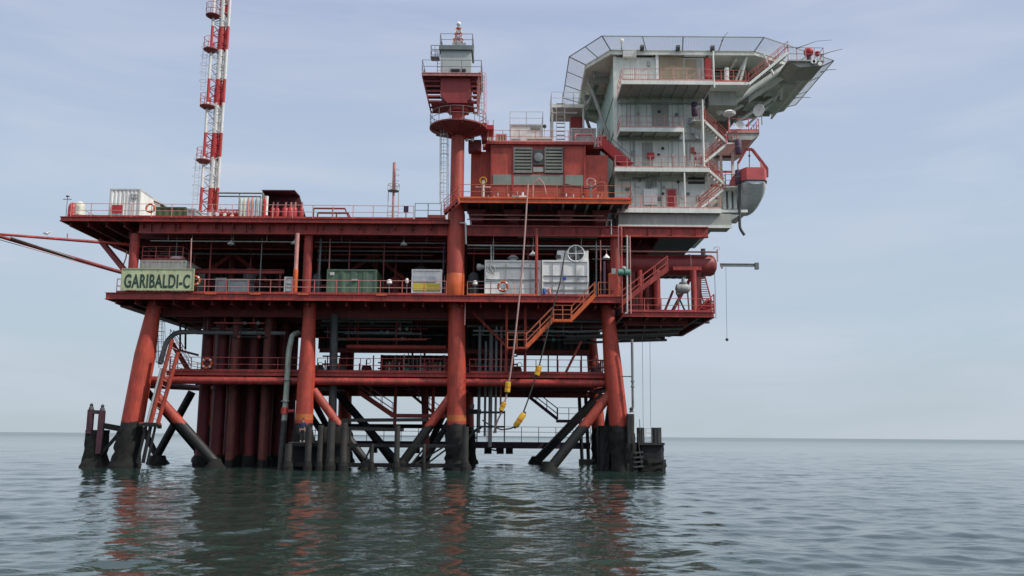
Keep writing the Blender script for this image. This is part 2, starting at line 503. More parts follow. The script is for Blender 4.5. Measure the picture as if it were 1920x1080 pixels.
# ================================================================== the sea
def build_sea():
    def axis(lo, hi, step, grow, far):
        a = list(np.arange(lo, hi, step)); s_ = step; v = a[-1]
        while v < far:
            s_ *= grow; v += s_; a.append(v)
        return a
    xr = axis(0, 13, .12, 1.017, 120)
    s_ = xr[-1]-xr[-2]
    while xr[-1] < 30000:
        s_ *= 1.12; xr.append(xr[-1]+s_)
    xs = np.array([-v for v in xr[:0:-1]]+xr)
    yr = [5.0]; s_ = .10
    while yr[-1] < 40000:
        s_ *= 1.0042 if yr[-1] < 160 else 1.06
        yr.append(yr[-1]+s_)
    yb = [5-.5*1.35**i*(i+1) for i in range(1, 24)][::-1]
    ys = np.array(yb+yr)
    X, Y = np.meshgrid(xs, ys)
    rng = np.random.RandomState(3)
    Z = np.zeros_like(X); DX = np.zeros_like(X); DY = np.zeros_like(X)
    dxs = np.gradient(xs)[None, :]; dys = np.gradient(ys)[:, None]
    cell = np.maximum(dxs*np.ones_like(Y), dys*np.ones_like(X))
    for i in range(90):
        lam = .42*(9.0/.42)**(rng.rand()**1.5)
        th = R(-78)+rng.randn()*R(44)
        k = 2*math.pi/lam
        slope = .021 if lam < 1.5 else (.012 if lam < 3 else .007)
        A = slope/k
        ph = rng.rand()*6.283
        fade = np.clip((lam/cell-2.1)/2, 0, 1)
        arg = k*(math.cos(th)*X+math.sin(th)*Y)+ph
        Z += A*fade*np.sin(arg)
        DX += .8*A*fade*math.cos(th)*np.cos(arg); DY += .8*A*fade*math.sin(th)*np.cos(arg)
    X2 = X+DX; Y2 = Y+DY
    n, m_ = X.shape
    co = np.stack([X2, Y2, Z], -1).reshape(-1, 3).astype(np.float32)
    idx = np.arange(n*m_).reshape(n, m_)
    q = np.stack([idx[:-1, :-1], idx[:-1, 1:], idx[1:, 1:], idx[1:, :-1]], -1).reshape(-1, 4)
    me = bpy.data.meshes.new('sea')
    me.vertices.add(len(co)); me.vertices.foreach_set('co', co.ravel())
    me.loops.add(q.size); me.loops.foreach_set('vertex_index', q.ravel().astype(np.int32))
    me.polygons.add(len(q)); me.polygons.foreach_set('loop_start', np.arange(0, q.size, 4, dtype=np.int32)); me.polygons.foreach_set('loop_total', np.full(len(q), 4, dtype=np.int32))
    me.polygons.foreach_set('use_smooth', np.ones(len(q), dtype=bool))
    me.update(); me.validate()
    m, nn, b = mat_nodes('sea_water')
    b.inputs['Base Color'].default_value = (.017, .036, .030, 1)
    b.inputs['Roughness'].default_value = .07
    b.inputs['IOR'].default_value = 1.333
    g = nn.nodes.new('ShaderNodeNewGeometry')
    ln = nn.nodes.new('ShaderNodeVectorMath'); ln.operation = 'LENGTH'; nn.links.new(g.outputs['Position'], ln.inputs[0])
    rg = nn.nodes.new('ShaderNodeMapRange'); rg.inputs[1].default_value = 60; rg.inputs[2].default_value = 900; rg.inputs[3].default_value = .025; rg.inputs[4].default_value = .19
    nn.links.new(ln.outputs['Value'], rg.inputs[0]); nn.links.new(rg.outputs[0], b.inputs['Roughness'])
    hs = []
    for sc_, st, d_, loc in ((3.2, (1, 1.4, 1), 3, 0), (.55, (1, 1.6, 1), 3, 40), (.05, (1, 1.5, 1), 2, 90)):
        mp_ = nn.nodes.new('ShaderNodeMapping'); mp_.inputs['Scale'].default_value = st; mp_.inputs['Location'].default_value = (loc, 0, 0); mp_.inputs['Rotation'].default_value = (0, 0, R(12))
        nn.links.new(g.outputs['Position'], mp_.inputs[0])
        t = nn.nodes.new('ShaderNodeTexNoise'); t.inputs['Scale'].default_value = sc_; t.inputs['Detail'].default_value = d_; t.inputs['Roughness'].default_value = .5
        nn.links.new(mp_.outputs[0], t.inputs['Vector']); hs.append(t)
    # wind patches: the fine ripple is stronger in some places
    r_ = nn.nodes.new('ShaderNodeMapRange'); r_.inputs[1].default_value = .35; r_.inputs[2].default_value = .65; r_.inputs[3].default_value = .35; r_.inputs[4].default_value = 1
    nn.links.new(hs[2].outputs['Fac'], r_.inputs[0])
    a1 = nn.nodes.new('ShaderNodeMath'); a1.operation = 'MULTIPLY'; nn.links.new(hs[0].outputs['Fac'], a1.inputs[0]); nn.links.new(r_.outputs[0], a1.inputs[1])
    a2 = nn.nodes.new('ShaderNodeMath'); a2.operation = 'MULTIPLY_ADD'; a2.inputs[1].default_value = 2.2; nn.links.new(hs[1].outputs['Fac'], a2.inputs[0]); nn.links.new(a1.outputs[0], a2.inputs[2])
    bp = nn.nodes.new('ShaderNodeBump'); bp.inputs['Strength'].default_value = 1.0; bp.inputs['Distance'].default_value = .022
    nn.links.new(a2.outputs[0], bp.inputs['Height']); nn.links.new(bp.outputs[0], b.inputs['Normal'])
    me.materials.append(m)
    o = bpy.data.objects.new('sea', me); COL.objects.link(o)
    tag(o, 'rippled grey green sea reaching the horizon', 'sea', kind='structure')
build_sea()

# ================================================================== levels (metres above the water)
ZM, ZC, ZX, ZL = 19.72, 13.42, 12.25, 7.5
YF, YR = 71.5, 88.0
# ================================================================== jacket: legs and braces
jk = thing('platform_legs', (-11, 79, 0), 'battered red tubular legs and crossing braces with black coating at the waterline', 'jacket')
def leg(top, mid, bot, r0, r1, r2, m_='legred'):
    a, b, c = Vector(top), Vector(mid), Vector(bot)
    d = (c-b).normalized()*1.6
    o = MB().path([a, a+(b-a)*.2, b, c, c+d], [r0, r0, r1, r2, r2], 24).build('leg', m_, jk, True)
    mb = MB(); n, k = 22, 12; vs = []
    z1 = Z_SPLASH-.4
    rnd = random.Random(int(abs(a.x)*100)+int(a.y))
    ax = (c-b)/(c.z-b.z)
    for i in range(k+1):
        z = -.7+(z1+.7)*i/k
        p = c+ax*(z-c.z)
        fl = .26*math.exp(-((z+.1)/.5)**2)+.07
        if i == k: fl = .0
        for j in range(n):
            t = 2*math.pi*j/n
            rr = r2+fl+rnd.uniform(-.09, .15)*(0 if i == k else 1)
            vs.append((p.x+rr*math.cos(t), p.y+rr*math.sin(t), z))
    mb.add(vs, [(i*n+j, i*n+(j+1)%n, (i+1)*n+(j+1)%n, (i+1)*n+j) for i in range(k) for j in range(n)])
    mb.build('marine_growth', 'growth', o, True)
    p = a+(b-a)*.12; MB().path([p, p+(b-a).normalized()*.12], r0+.03, 20).build('weld_ring', 'legred', o, True)
    return o
ZU = 12.9
legs = {}
def fleg(n, t, m_, b_, r0, r1, r2, back=False):
    if not back:
        T = pt(*t, YF); B = pt(*b_, 71); B.z = 0
        T2 = Vector((T.x, T.y, ZU)); 
        Mm = pt(*m_, 71.3)
        legs[n] = (T, Mm, B); leg(T2 if abs(T.x-B.x) < .6 else T+(T-Mm)*((ZU-T.z)/(T.z-Mm.z)), Mm, B, r0, r1, r2, 'legyel' if n in 'BC' else 'legred')
fleg('A', (285, 597), (272, 665), (233, 873), .56, .80, .86)
fleg('B', (580, 597), (575, 700), (565, 873), .50, .66, .72)
fleg('C', (856, 597), (856, 700), (856, 876), .66, .72, .78)
fleg('D', (1141, 600), (1149, 690), (1170, 872), .54, .72, .76)
# back row, one behind each front leg, leaning the other way in depth
for n, px in (('A', -27.9), ('B', -15.6), ('C', -4.45), ('D', 7.9)):
    T, Mm, B = legs[n]
    T2 = Vector((T.x, YR, ZU)); B2 = Vector((B.x, YR+.9, 0)); M2 = T2.lerp(B2, .38)
    legs[n+'r'] = (T2, M2, B2)
    leg(T2, M2, B2, .52, .62, .68)
def brace(a, b, r=.3, mat_='bracered', name='brace'):
    return MB().tube(a, b, r, n=14).build(name, mat_, jk, True)
# front face
brace(pt(292, 742, 71.2), pt(404, 868, 71), .40)
brace(pt(588, 732, 71.4), pt(690, 872, 71), .34)
brace(pt(634, 738, 78), pt(748, 872, 78), .33, 'black')
brace(pt(852, 735, 71.4), pt(752, 872, 71.2), .36)
brace(pt(1144, 738, 71.3), pt(1030, 881, 70.7), .40)
brace(pt(1128, 737, 88.2), pt(1005, 866, 88.6), .42, 'black')
brace(pt(360, 735, 80), pt(288, 866, 80), .34, 'black')
brace(pt(268, 802, 80), pt(300, 868, 80), .26, 'black')
brace(pt(846, 745, 84), pt(790, 868, 84), .30, 'black')
brace(pt(556, 742, 86), pt(640, 862, 86), .30, 'black')
brace(pt(640, 800, 75), pt(612, 868, 75), .26, 'black')
# horizontals just above the sea and lumps of growth where braces dip in
for (a, b) in ((legs['A'], legs['B']), (legs['B'], legs['C'])):
    pass
brace((legs['Ar'][1].x, YR+.3, 6.6), (legs['Dr'][1].x, YR+.3, 6.6), .32, 'dred', 'horizontal_tube')
zt = pt(700, 716, 72).z
brace((legs['A'][1].x-.3, 71.8, zt), (legs['D'][1].x+.2, 71.8, zt), .30, 'red', 'horizontal_tube')
for n in 'ABCD':
    brace((legs[n][1].x, 71.4, zt-.4), (legs[n+'r'][1].x, YR+.3, 6.9), .26, 'dred', 'horizontal_tube')
    brace((legs[n][1].x, 71.4, 6.2), (legs[n+'r'][2].x, YR+.8, .4), .26, 'black')
rnd = random.Random(5)
for (px, Y_) in ((404, 71), (690, 71), (752, 71.2), (1030, 70.7), (1005, 88.6), (290, 80), (748, 78), (300, 80), (640, 86), (790, 84)):
    c = ptz(px, 876 if Y_ < 75 else 868, 0); c = pt(px, 870, Y_); c.z = .05
    vs = []; n = 14
    mb = MB()
    for i, (r_, z) in enumerate(((.75, -.5), (.8, 0), (.55, .35), (.42, .7))):
        for j in range(n):
            t = 2*math.pi*j/n; rr = r_*rnd.uniform(.85, 1.15)
            vs.append((c.x+rr*math.cos(t), c.y+rr*math.sin(t), z))
    mb.add(vs, [(i*n+j, i*n+(j+1)%n, (i+1)*n+(j+1)%n, (i+1)*n+j) for i in range(3) for j in range(n)]+[tuple(3*n+j for j in range(n))])
    mb.build('marine_growth', 'growth', jk, True)

# ================================================================== decks
def deck(name, label, poly, z, edge_h, beam_h, joist=1.6, cross=(), mats=('red', 'dred', 'dgrey'), plate=.05, il=.3, ir=.3):
    root = thing(name, (poly[0][0], poly[0][1], z), label, 'deck')
    MB().prism(poly, z-plate, z).build('deck_plate', mats[2], root)
    mb = MB(); n = len(poly)
    cx = sum(p[0] for p in poly)/n; cy = sum(p[1] for p in poly)/n
    for i in range(n):
        a = Vector((*poly[i], z-edge_h/2-.003)); b = Vector((*poly[(i+1) % n], z-edge_h/2-.003))
        mb.ibeam(a, b, edge_h, .22)
    mb.build('edge_girder', mats[0], root)
    xs = [p[0] for p in poly]; ys = [p[1] for p in poly]
    def span(x):          # y-range of the polygon at x
        r_ = []
        for i in range(n):
            (x0, y0), (x1, y1) = poly[i], poly[(i+1) % n]
            if abs(x1-x0) > 1e-6 and min(x0, x1) <= x <= max(x0, x1): r_.append(y0+(y1-y0)*(x-x0)/(x1-x0))
        return (min(r_), max(r_)) if len(r_) > 1 else None
    x = min(xs)+joist*.5; k = 0
    while x < max(xs):
        s_ = span(x)
        if s_:
            MB().ibeam((x, s_[0]+.12, z-plate-beam_h*.3), (x, s_[1]-.12, z-plate-beam_h*.3), beam_h*.6, .16, .025).build('joist', mats[1], root)
        x += joist; k += 1
    for y in cross:
        x0 = min(xs)+il; x1 = max(xs)-ir
        while not (span(x0) and span(x0)[0] <= y-.3 <= span(x0)[1] and y+.1 <= span(x0)[1]) and x0 < x1: x0 += .2
        while not (span(x1) and span(x1)[0] <= y-.3 <= span(x1)[1] and y+.1 <= span(x1)[1]) and x1 > x0: x1 -= .2
        MB().ibeam((x0, y, z-plate-beam_h/2-.004), (x1, y, z-plate-beam_h/2-.004), beam_h, .34, .04).build('girder', mats[1], root)
    return root
xml = pt(114, 411, 71).x; xcol = pt(836, 411, 71).x; xmr = pt(1330, 432, 71).x
main = deck('main_deck', 'long dark red upper deck carrying the striped flare tower', [(xml, 71), (xcol+.2, 71), (xcol+.21, 74.9), (xmr-3.4, 74.9), (xmr-3.4, 89.5), (xml, 89.5)], ZM, .36, 1.2, 1.45, (73.2, 77.5, 82, 86, 89.1), il=4.6)
# deep front girder set back under the edge, from the corner column to the quarters
mb = MB(); xg = pt(262, 425, 71.6).x
mb.ibeam((xg, 71.55, ZM-.36-.42), (xmr, 71.55, ZM-.36-.42), .86, .42, .05)
for i in range(24):
    x = xg+1+(xmr-xg-2)*i/23
    mb.bar((x, 71.53, ZM-.45), (x, 71.53, ZM-1.15), .03, .36, (0, 1, 0))
mb.build('front_girder', 'red', main)
# tapered bracket under the cantilevered left wing
for y in (77.8, 86.3):
    MB().prismy([(xml+.25, ZM-.40), (xml+4.7, ZM-.40), (xml+4.7, ZM-1.25)], y-.03, y+.03).build('cantilever_bracket', 'dred', main)
xcl = pt(199, 552, 70).x; xce = pt(1166, 556, 70).x
cel = deck('cellar_deck', 'long red middle deck at the height of the green name sign', [(xcl, 70), (xce, 70), (xce, 90), (xcl, 90)], ZC, .52, 1.35, 1.5, (73.4, 77, 80.8, 84.5, 89.2), il=3.2)
# service gutter slung under the left end
a = pt(222, 572, 71); b = pt(275, 592, 80)
MB().bar((xcl+1.2, 71, ZC-.95), (xcl+1.2, 88, ZC-.95), .9, .12).build('service_gutter', 'dred', cel)
MB().bar((xcl+.75, 71, ZC-.7), (xcl+.75, 88, ZC-.7), .05, .55).build('gutter_side', 'dred', cel)
mb = MB()
for i in range(8): mb.bar((xcl+.8, 72+i*2.2, ZC-.9), (xcl+1.2, 72+i*2.2, ZC-.35), .05, .05)
mb.build('gutter_hanger', 'dred', cel)
for px in (395, 478, 568, 715):
    x = pt(px, 549, 69.85).x; MB().box(x-.42, x+.42, 69.83, 69.88, ZC-.10, ZC+.04).build('kick_pad', 'orange', cel)
xe0 = xce+.05; xe1 = pt(1338, 588, 70).x
ext = deck('side_deck', 'lower red deck wing on the right below the big red tank', [(xe0, 70), (xe1, 70), (xe1, 83.5), (xe0, 83.5)], ZX, .42, .8, 1.3, (72, 76, 80, 83.1), ir=1.6)
mb = MB()
for y, z in ((73.5, ZX-1.25), (75, ZX-1.45), (78, ZX-1.3), (81, ZX-1.4)):
    mb.tube((xe0-4, y, z), (xe1-1.8, y, z+.35), .11)
mb.build('under_pipe', 'mgrey', ext)
mb = MB()
for x in (xe0+.6, xe0+2.1, xe0+3.4):
    mb.tube((x, 72.5, ZX-.75), (x+1.2, 82.5, ZX-.75), .05)
mb.build('wind_brace', 'railpink', ext)
xl0 = pt(312, 700, 72).x; xl1 = pt(1140, 705, 72).x
low = deck('lower_deck', 'narrow red walkway deck just above the crossing braces', [(xl0, 72), (xl1, 72), (xl1, 88), (xl0, 88)], ZL, .34, .75, 1.7, (73, 78, 83, 87.6), mats=('red', 'dred', 'dgrey'))
# ================================================================== columns between the decks
def column(px, py, r, Y_, z0, z1, label, mat_='red', grp='steel columns between the decks'):
    x = pt(px, py, Y_).x
    o = MB().tube((x, Y_, z0), (x, Y_, z1), r, n=18).build('deck_column', mat_, None, True)
    tag(o, label, 'column', grp)
    MB().lathe((x, Y_, z0+.05), [(r*1.0, 0), (r*1.25, 0), (r*1.25, .08), (r, .3)], 18).build('base_collar', mat_, o)
    return o
column(252, 470, .38, 72, ZC, ZM-1.2, 'corner column behind the green name sign')
column(577, 490, .36, 72, ZC, ZM-1.2, 'red column beside the half orange pipe')
column(1154, 480, .40, 72, ZC, ZM-1.2, 'red column at the left end of the big red tank')
column(1318, 455, .20, 76, ZC+3.3, ZM-1.2, 'slim short column between the tank top and the quarters', 'grey')
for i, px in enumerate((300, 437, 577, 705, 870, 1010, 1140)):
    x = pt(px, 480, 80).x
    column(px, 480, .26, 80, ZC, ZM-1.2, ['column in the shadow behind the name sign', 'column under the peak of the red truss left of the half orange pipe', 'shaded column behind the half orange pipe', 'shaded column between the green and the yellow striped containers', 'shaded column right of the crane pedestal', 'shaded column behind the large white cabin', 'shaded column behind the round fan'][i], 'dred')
# roof trusses in the middle row: a peak and two sloping legs, seen in the shade
def truss(px, label):
    x = pt(px, 480, 79.5).x; zt_ = ZM-1.35; zb = ZC+2.55
    root = thing('roof_truss', (x, 79.5, zb), label, 'truss', 'trusses between the decks')
    for s_ in (-1, 1):
        MB().bar((x+s_*.15, 79.5, zt_), (x+s_*3.3, 79.5, zb), .28, .34).build('sloping_chord', 'bracered', root)
    MB().ibeam((x-3.9, 79.5, zb-.2), (x+4.2, 79.5, zb-.2), .34, .3).build('bottom_chord', 'red', root)
truss(437, 'peaked red truss to the right of the name sign')
truss(700, 'peaked red truss above the green container')
truss(1000, 'peaked red truss behind the white cabin')
# back wall of plated steel and its gear, closing the view between the decks
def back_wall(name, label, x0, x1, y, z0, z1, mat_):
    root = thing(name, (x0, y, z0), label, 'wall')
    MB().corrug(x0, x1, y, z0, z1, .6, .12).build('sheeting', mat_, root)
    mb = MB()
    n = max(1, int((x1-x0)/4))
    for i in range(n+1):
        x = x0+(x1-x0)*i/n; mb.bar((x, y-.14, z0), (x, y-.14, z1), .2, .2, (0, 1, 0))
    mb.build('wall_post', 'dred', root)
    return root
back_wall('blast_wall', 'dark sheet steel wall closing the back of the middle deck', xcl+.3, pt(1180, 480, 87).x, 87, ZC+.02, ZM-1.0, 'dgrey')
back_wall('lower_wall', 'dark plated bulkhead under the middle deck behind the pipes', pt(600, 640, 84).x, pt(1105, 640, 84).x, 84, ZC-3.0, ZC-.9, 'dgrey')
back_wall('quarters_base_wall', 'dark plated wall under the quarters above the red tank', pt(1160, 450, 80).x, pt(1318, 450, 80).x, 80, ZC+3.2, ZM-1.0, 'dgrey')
# ================================================================== well conductors
xs0 = pt(383, 750, 76).x; k = 0
clab = ['front row, nearest the corner leg', 'front row, second from the corner leg', 'front row, second from the pale pipe', 'front row, beside the pale pipe']
ws = ['faintly rusty', 'brighter', 'brown streaked', 'dark']
proto = None
for row in range(4):
    for i in range(5):
        x = xs0+i*1.32*76/76+(row % 2)*.66; y = 76+row*1.7
        if i == 4 and row % 2 == 0 and row: continue
        r_ = .46
        if proto is None:
            proto = MB().tube((x, y, -1.5), (x, y, ZC-.8), r_, n=18).build('well_conductor', banded('conductor_paint', (.165, .020, .026), BLK, .45, .25), None, True)
            p0 = Vector((x, y, 0)); c = proto
            MB().lathe((x, y, ZL-.2), [(r_, 0), (r_+.1, 0), (r_+.1, .25), (r_, .25)], 18).build('guide_collar', 'dred', c)
            MB().lathe((x, y, .1), [(r_, -.5), (r_+.16, -.5), (r_+.2, .1), (r_+.1, .6), (r_, .75)], 18).build('marine_growth', 'growth', c)
        else:
            c = copy_tree(proto); c.location = Vector((x, y, 0))-p0
        rw = ('front', 'second', 'third', 'rearmost')[row]; cl_ = ('leftmost', 'second', 'middle', 'fourth', 'rightmost')[i]
        tag(c, '%s dark red well pipe of the %s row beside the pale bent riser' % (cl_, rw), 'well pipe', 'well pipes under the middle deck')
# slim brown drain caissons in front of the cluster
for i, (px, lab) in enumerate(((437, 'brownish stand pipe in front of the middle of the red pipe cluster'), (497, 'brownish stand pipe at the right of the red pipe cluster'))):
    x = pt(px, 750, 74.6).x
    o = MB().tube((x, 74.6, -1), (x, 74.6, ZC-1), .36, n=16).build('stand_pipe', banded('standpipe_paint', (.20, .05, .036), BLK, .5, .3), None, True)
    tag(o, lab, 'pipe', 'brown stand pipes'); MB().lathe((x, 74.6, ZL-.5), [(.36, 0), (.46, 0), (.46, .2), (.36, .2)], 16).build('collar', 'dred', o)
# ================================================================== things standing on the upper deck
def xz(px, py, Y_):
    p = pt(px, py, Y_); return p.x, p.z
def container(px0, px1, pyt, Y_, dep, zb, mat_, label, frame=None, cat='container', name='container', doors=True, ribs=True, group=None, pitch=.3, bars=False):
    x0 = pt(px0, pyt+10, Y_).x; x1 = pt(px1, pyt+10, Y_).x; zt_ = pt((px0+px1)/2, pyt, Y_).z
    root = thing(name, ((x0+x1)/2, Y_, zb), label, cat, group)
    fr = frame or mat_
    MB().box(x0+.06, x1-.06, Y_+.06, Y_+dep-.06, zb+.12, zt_-.05).build('body', mat_, root)
    if ribs:
        MB().corrug(x0+.12, x1-.12, Y_+.005, zb+.16, zt_-.1, pitch, .045).build('front_panel', mat_, root)
        m_ = MB().corrug(0, dep-.24, 0, zb+.16, zt_-.1, pitch, .045)
        m2 = MB()
        m2.add([(x1-.005-q[1], Y_+.12+q[0], q[2]) for q in m_.v], m_.f); m2.build('end_panel', mat_, root)
    mb = MB(); t = .12
    for x in (x0+t/2, x1-t/2):
        for y in (Y_+t/2-.02, Y_+dep-t/2+.02): mb.box(x-t/2, x+t/2, y-t/2, y+t/2, zb, zt_)
    for z in (zb+.08, zt_-.06):
        for y in (Y_+t/2-.02, Y_+dep-t/2+.02): mb.box(x0+t, x1-t, y-t/2, y+t/2, z-.07, z+.06)
        for x in (x0+t/2, x1-t/2): mb.box(x-t/2, x+t/2, Y_+t-.02, Y_+dep-t+.02, z-.07, z+.06)
    mb.build('corner_frame', fr, root)
    return root, x0, x1, zt_
def gasbottle(c, h, r, mat_, label, group, cap='brightred', name='gas_bottle'):
    c = Vector(c)
    o = MB().lathe(c, [(r*.9, 0), (r, .05), (r, h*.78), (r*.8, h*.88), (r*.35, h*.94), (r*.3, h*.95)], 12).build(name, mat_, None, True)
    MB().lathe(c+Vector((0,0,h*.95)), [(r*.28, 0), (r*.34, .02), (r*.34, h*.05), (r*.15, h*.07)], 8).build('valve', cap, o, True)
    return tag(o, label, 'gas bottle', group)

# tall white container with a red panel, left end of the deck
rt, x0, x1, zt_ = container(206, 263, 354, 74, 6.0, ZM, 'white', 'tall white corrugated container with a small red hatch on the upper deck', 'railwhite')
hx = pt(219, 385, 73.9).x
MB().box(hx-.4, hx+.45, 73.93, 73.97, ZM+1.05, ZM+1.75).build('hatch', 'brightred', rt)
for px in (235, 246):
    x = pt(px, 385, 73.9).x; MB().tube((x, 73.93, ZM+.2), (x, 73.93, zt_-.15), .02, n=6).build('lock_bar', 'railwhite', rt)
for q in (0, .25): MB().box(x1-.75+q*0, x1-.2, 73.94, 73.97, zt_-.85+q, zt_-.72+q).build('number_plate', 'grey', rt)
# sloping white roof behind it is a low white shed
a0 = pt(266, 366, 77); a1 = pt(300, 384, 77)
sh = thing('low_shed', (a0.x, 77, ZM), 'low white shed with a sloping roof behind the tall white container', 'shed')
MB().prismy([(a0.x, ZM), (a1.x+.1, ZM), (a1.x, a1.z), (a0.x, a0.z)], 77, 80).build('body', 'white', sh)
MB().bar((a0.x-.1, 78.5, a0.z+.06), (a1.x+.25, 78.5, a1.z+.03), 3.3, .06).build('roof', 'railwhite', sh)
rt, x0, x1, zt_ = container(292, 348, 388, 73.5, 2.6, ZM, 'olive', 'low olive green box behind the life ring on the upper deck', cat='storage box', name='storage_box', pitch=.5)
rt, x0, x1, zt_ = container(350, 366, 391, 73.6, 1.6, ZM, 'grey', 'small grey box beside the olive green box', cat='storage box', name='storage_box', ribs=False)
# two drums at the very left
def drum(px, pyt, Y_, r, mat_, label):
    p = pt(px, pyt, Y_); h = p.z-ZM
    o = MB().lathe((p.x, Y_, ZM), [(r, 0), (r, h*.3), (r*1.04, h*.32), (r, h*.34), (r, h*.72), (r*.8, h*.9), (r*.3, h)], 18).build('pressure_pot', mat_, None, True)
    return tag(o, label, 'tank')
drum(137, 380, 72.6, .34, 'brightred', 'small red round topped tank at the left end of the upper deck')
drum(151, 378, 72.8, .42, 'cream', 'small beige round topped tank beside the small red one')
# weather vane post at the corner
p = pt(127, 368, 71.3)
wv = thing('wind_gauge', (p.x, 71.3, ZM), 'thin wind gauge post at the left corner of the upper deck', 'wind gauge')
MB().tube((p.x, 71.3, ZM-.1), p, .03, n=6).build('post', 'raildark', wv)
MB().bar(p+Vector((-.35, 0, -.25)), p+Vector((.35, 0, -.25)), .05, .05).build('cross_arm', 'raildark', wv)
MB().lathe(p, [(.12, -.05), (.15, 0), (.12, .06)], 10).build('cup', 'raildark', wv)

# pipe manifold, gas bottles and skids between the flare and the dark box
mf = thing('pipe_manifold', (pt(430, 400, 73).x, 73, ZM), 'low tangle of red valves and pipes right of the flare tower foot', 'manifold')
rnd = random.Random(11)
for i in range(9):
    x = pt(408+i*4.6, 400, 73).x; h = rnd.uniform(.9, 1.6)
    v_ = MB().tube((x, 73+(i % 3)*.4, ZM), (x, 73+(i % 3)*.4, ZM+h), .05, n=8).build('riser_pipe', 'brightred' if i % 2 else 'railpink', mf, True)
    MB().lathe((x, 72.95+(i % 3)*.4, ZM+h*.6), [(.13, -.03), (.15, 0), (.13, .03)], 12, 'Y').build('hand_wheel', 'brightred' if i % 3 else 'white', v_)
for k, z in enumerate((.55, .85, 1.3)):
    MB().tube((pt(402, 400, 73).x, 73+k*.3, ZM+z), (pt(450, 400, 73).x, 73+k*.3, ZM+z), .06, n=8).build('header', 'brightred', mf, True)
MB().box(pt(402, 400, 73).x, pt(447, 400, 73).x, 73.6, 75, ZM, ZM+1.1).build('skid_box', 'brightred', mf)
gl = ['green shouldered gas bottle', 'white gas bottle', 'red gas bottle', 'blue grey gas bottle']
specs = [(452, 'cream', 'green'), (459, 'cream', 'green'), (466, 'railpink', 'green'), (473, 'railpink', 'brightred'), (481, 'grey', 'brown'), (489, 'grey', 'brown'), (496, 'brightred', 'brown')]
for i, (px, m_, c_) in enumerate(specs):
    x = pt(px, 385, 73).x
    gasbottle((x, 73, ZM), pt(px, 368, 73).z-ZM, .135, m_, ['pale gas bottle, first of the row from the flare tower', 'pale gas bottle, second of the row from the flare tower', 'pinkish gas bottle, third from the flare tower', 'pinkish gas bottle in the middle of the row', 'grey gas bottle, third from the end of the row by the dark box', 'grey gas bottle, last but one of the row', 'red gas bottle at the end of the row near the dark box'][i], 'gas bottles in a row on the upper deck', c_)
for i in range(14):
    x = pt(400+i*7.4, 400, 74.5).x; h = rnd.uniform(1.1, 1.75)
    v_ = MB().tube((x, 74.4, ZM), (x, 74.4, ZM+h), rnd.uniform(.04, .09), n=8).build('riser_pipe', rnd.choice(['brightred', 'railpink', 'mgrey', 'brightred', 'cream']), mf, True)
    if i % 2: MB().bar((x-.25, 74.35, ZM+h*.8), (x+.25, 74.35, ZM+h*.8), .1, .16).build('valve_body', rnd.choice(['brightred', 'white', 'dred']), v_)
# goal post of double pipes above them
xa = pt(408, 366, 73.6).x; xb = pt(494, 366, 73.6).x; za = pt(450, 362, 73.6).z; zb_ = pt(450, 367.5, 73.6).z
pipe([(xa, 73.6, za), (xb, 73.6, za), (xb, 73.6, ZM)], .075, 'mgrey', 'upper of two thin dark pipes running right from the flare tower')
pipe([(xa, 73.75, zb_), (xb-.25, 73.75, zb_), (xb-.25, 73.75, ZM)], .06, 'mgrey', 'lower of two thin dark pipes running right from the flare tower')
pipe([(pt(449, 366, 73.6).x, 73.6, za), (pt(449, 366, 73.6).x, 73.6, ZM)], .04, 'mgrey', 'thin post holding up the two dark pipes', 'pipe support', name='pipe_support', bends=False)
# pale vertical stub stack
x = pt(500, 380, 73.2).x
pipe([(x, 73.2, ZM), (x, 73.2, pt(500, 368, 73.2).z)], .14, 'white', 'short white standing pipe left of the dark box', bends=False, flanges=[((x, 73.2, ZM+.7), 'Z')], fl='brightred')
# dark red open box with red pressure vessels in it
bxa = thing('vessel_shelter', (pt(540, 400, 75).x, 74.6, ZM), 'dark open fronted shelter with a sloping right side on the upper deck', 'shelter')
x0, z1 = xz(504, 368, 75.4); x1 = pt(562, 368, 75.4).x; x2 = pt(575, 385, 75.4).x
MB().prismy([(x0, ZM), (x2, ZM), (x2, ZM+1.1), (x1, z1), (x0, z1)], 75.4, 75.5).build('back_panel', 'maroon', bxa)
MB().prism([(x0-.1, 73.6), (x1, 73.6), (x1, 75.55), (x0-.1, 75.55)], z1, z1+.08).build('roof', 'maroon', bxa)
MB().box(x0-.08, x0, 73.7, 75.4, ZM, z1).build('side_panel', 'maroon', bxa)
for i, (px, r_) in enumerate(((512, .24), (520, .24), (535, .3), (545, .26), (553, .22), (566, .2))):
    x = pt(px, 390, 74.2).x
    o = MB().lathe((x, 74.2, ZM), [(r_, 0), (r_, 1.45), (r_*.8, 1.65), (r_*.3, 1.75)], 16).build('pressure_bottle', 'brightred', None, True)
    MB().tube((x, 74.2, ZM+1.73), (x+.05, 74.15, ZM+2.15), .08, n=8).build('neck', 'railpink', o, True)
    tag(o, ['red fat bottle at the left edge of the dark shelter', 'red fat bottle, second in the dark shelter', 'largest red bottle in the middle of the dark shelter', 'red bottle right of the largest one in the shelter', 'red bottle near the sloping side of the shelter', 'slim red bottle outside the sloping side of the shelter'][i], 'pressure bottle', 'red bottles in the dark shelter')
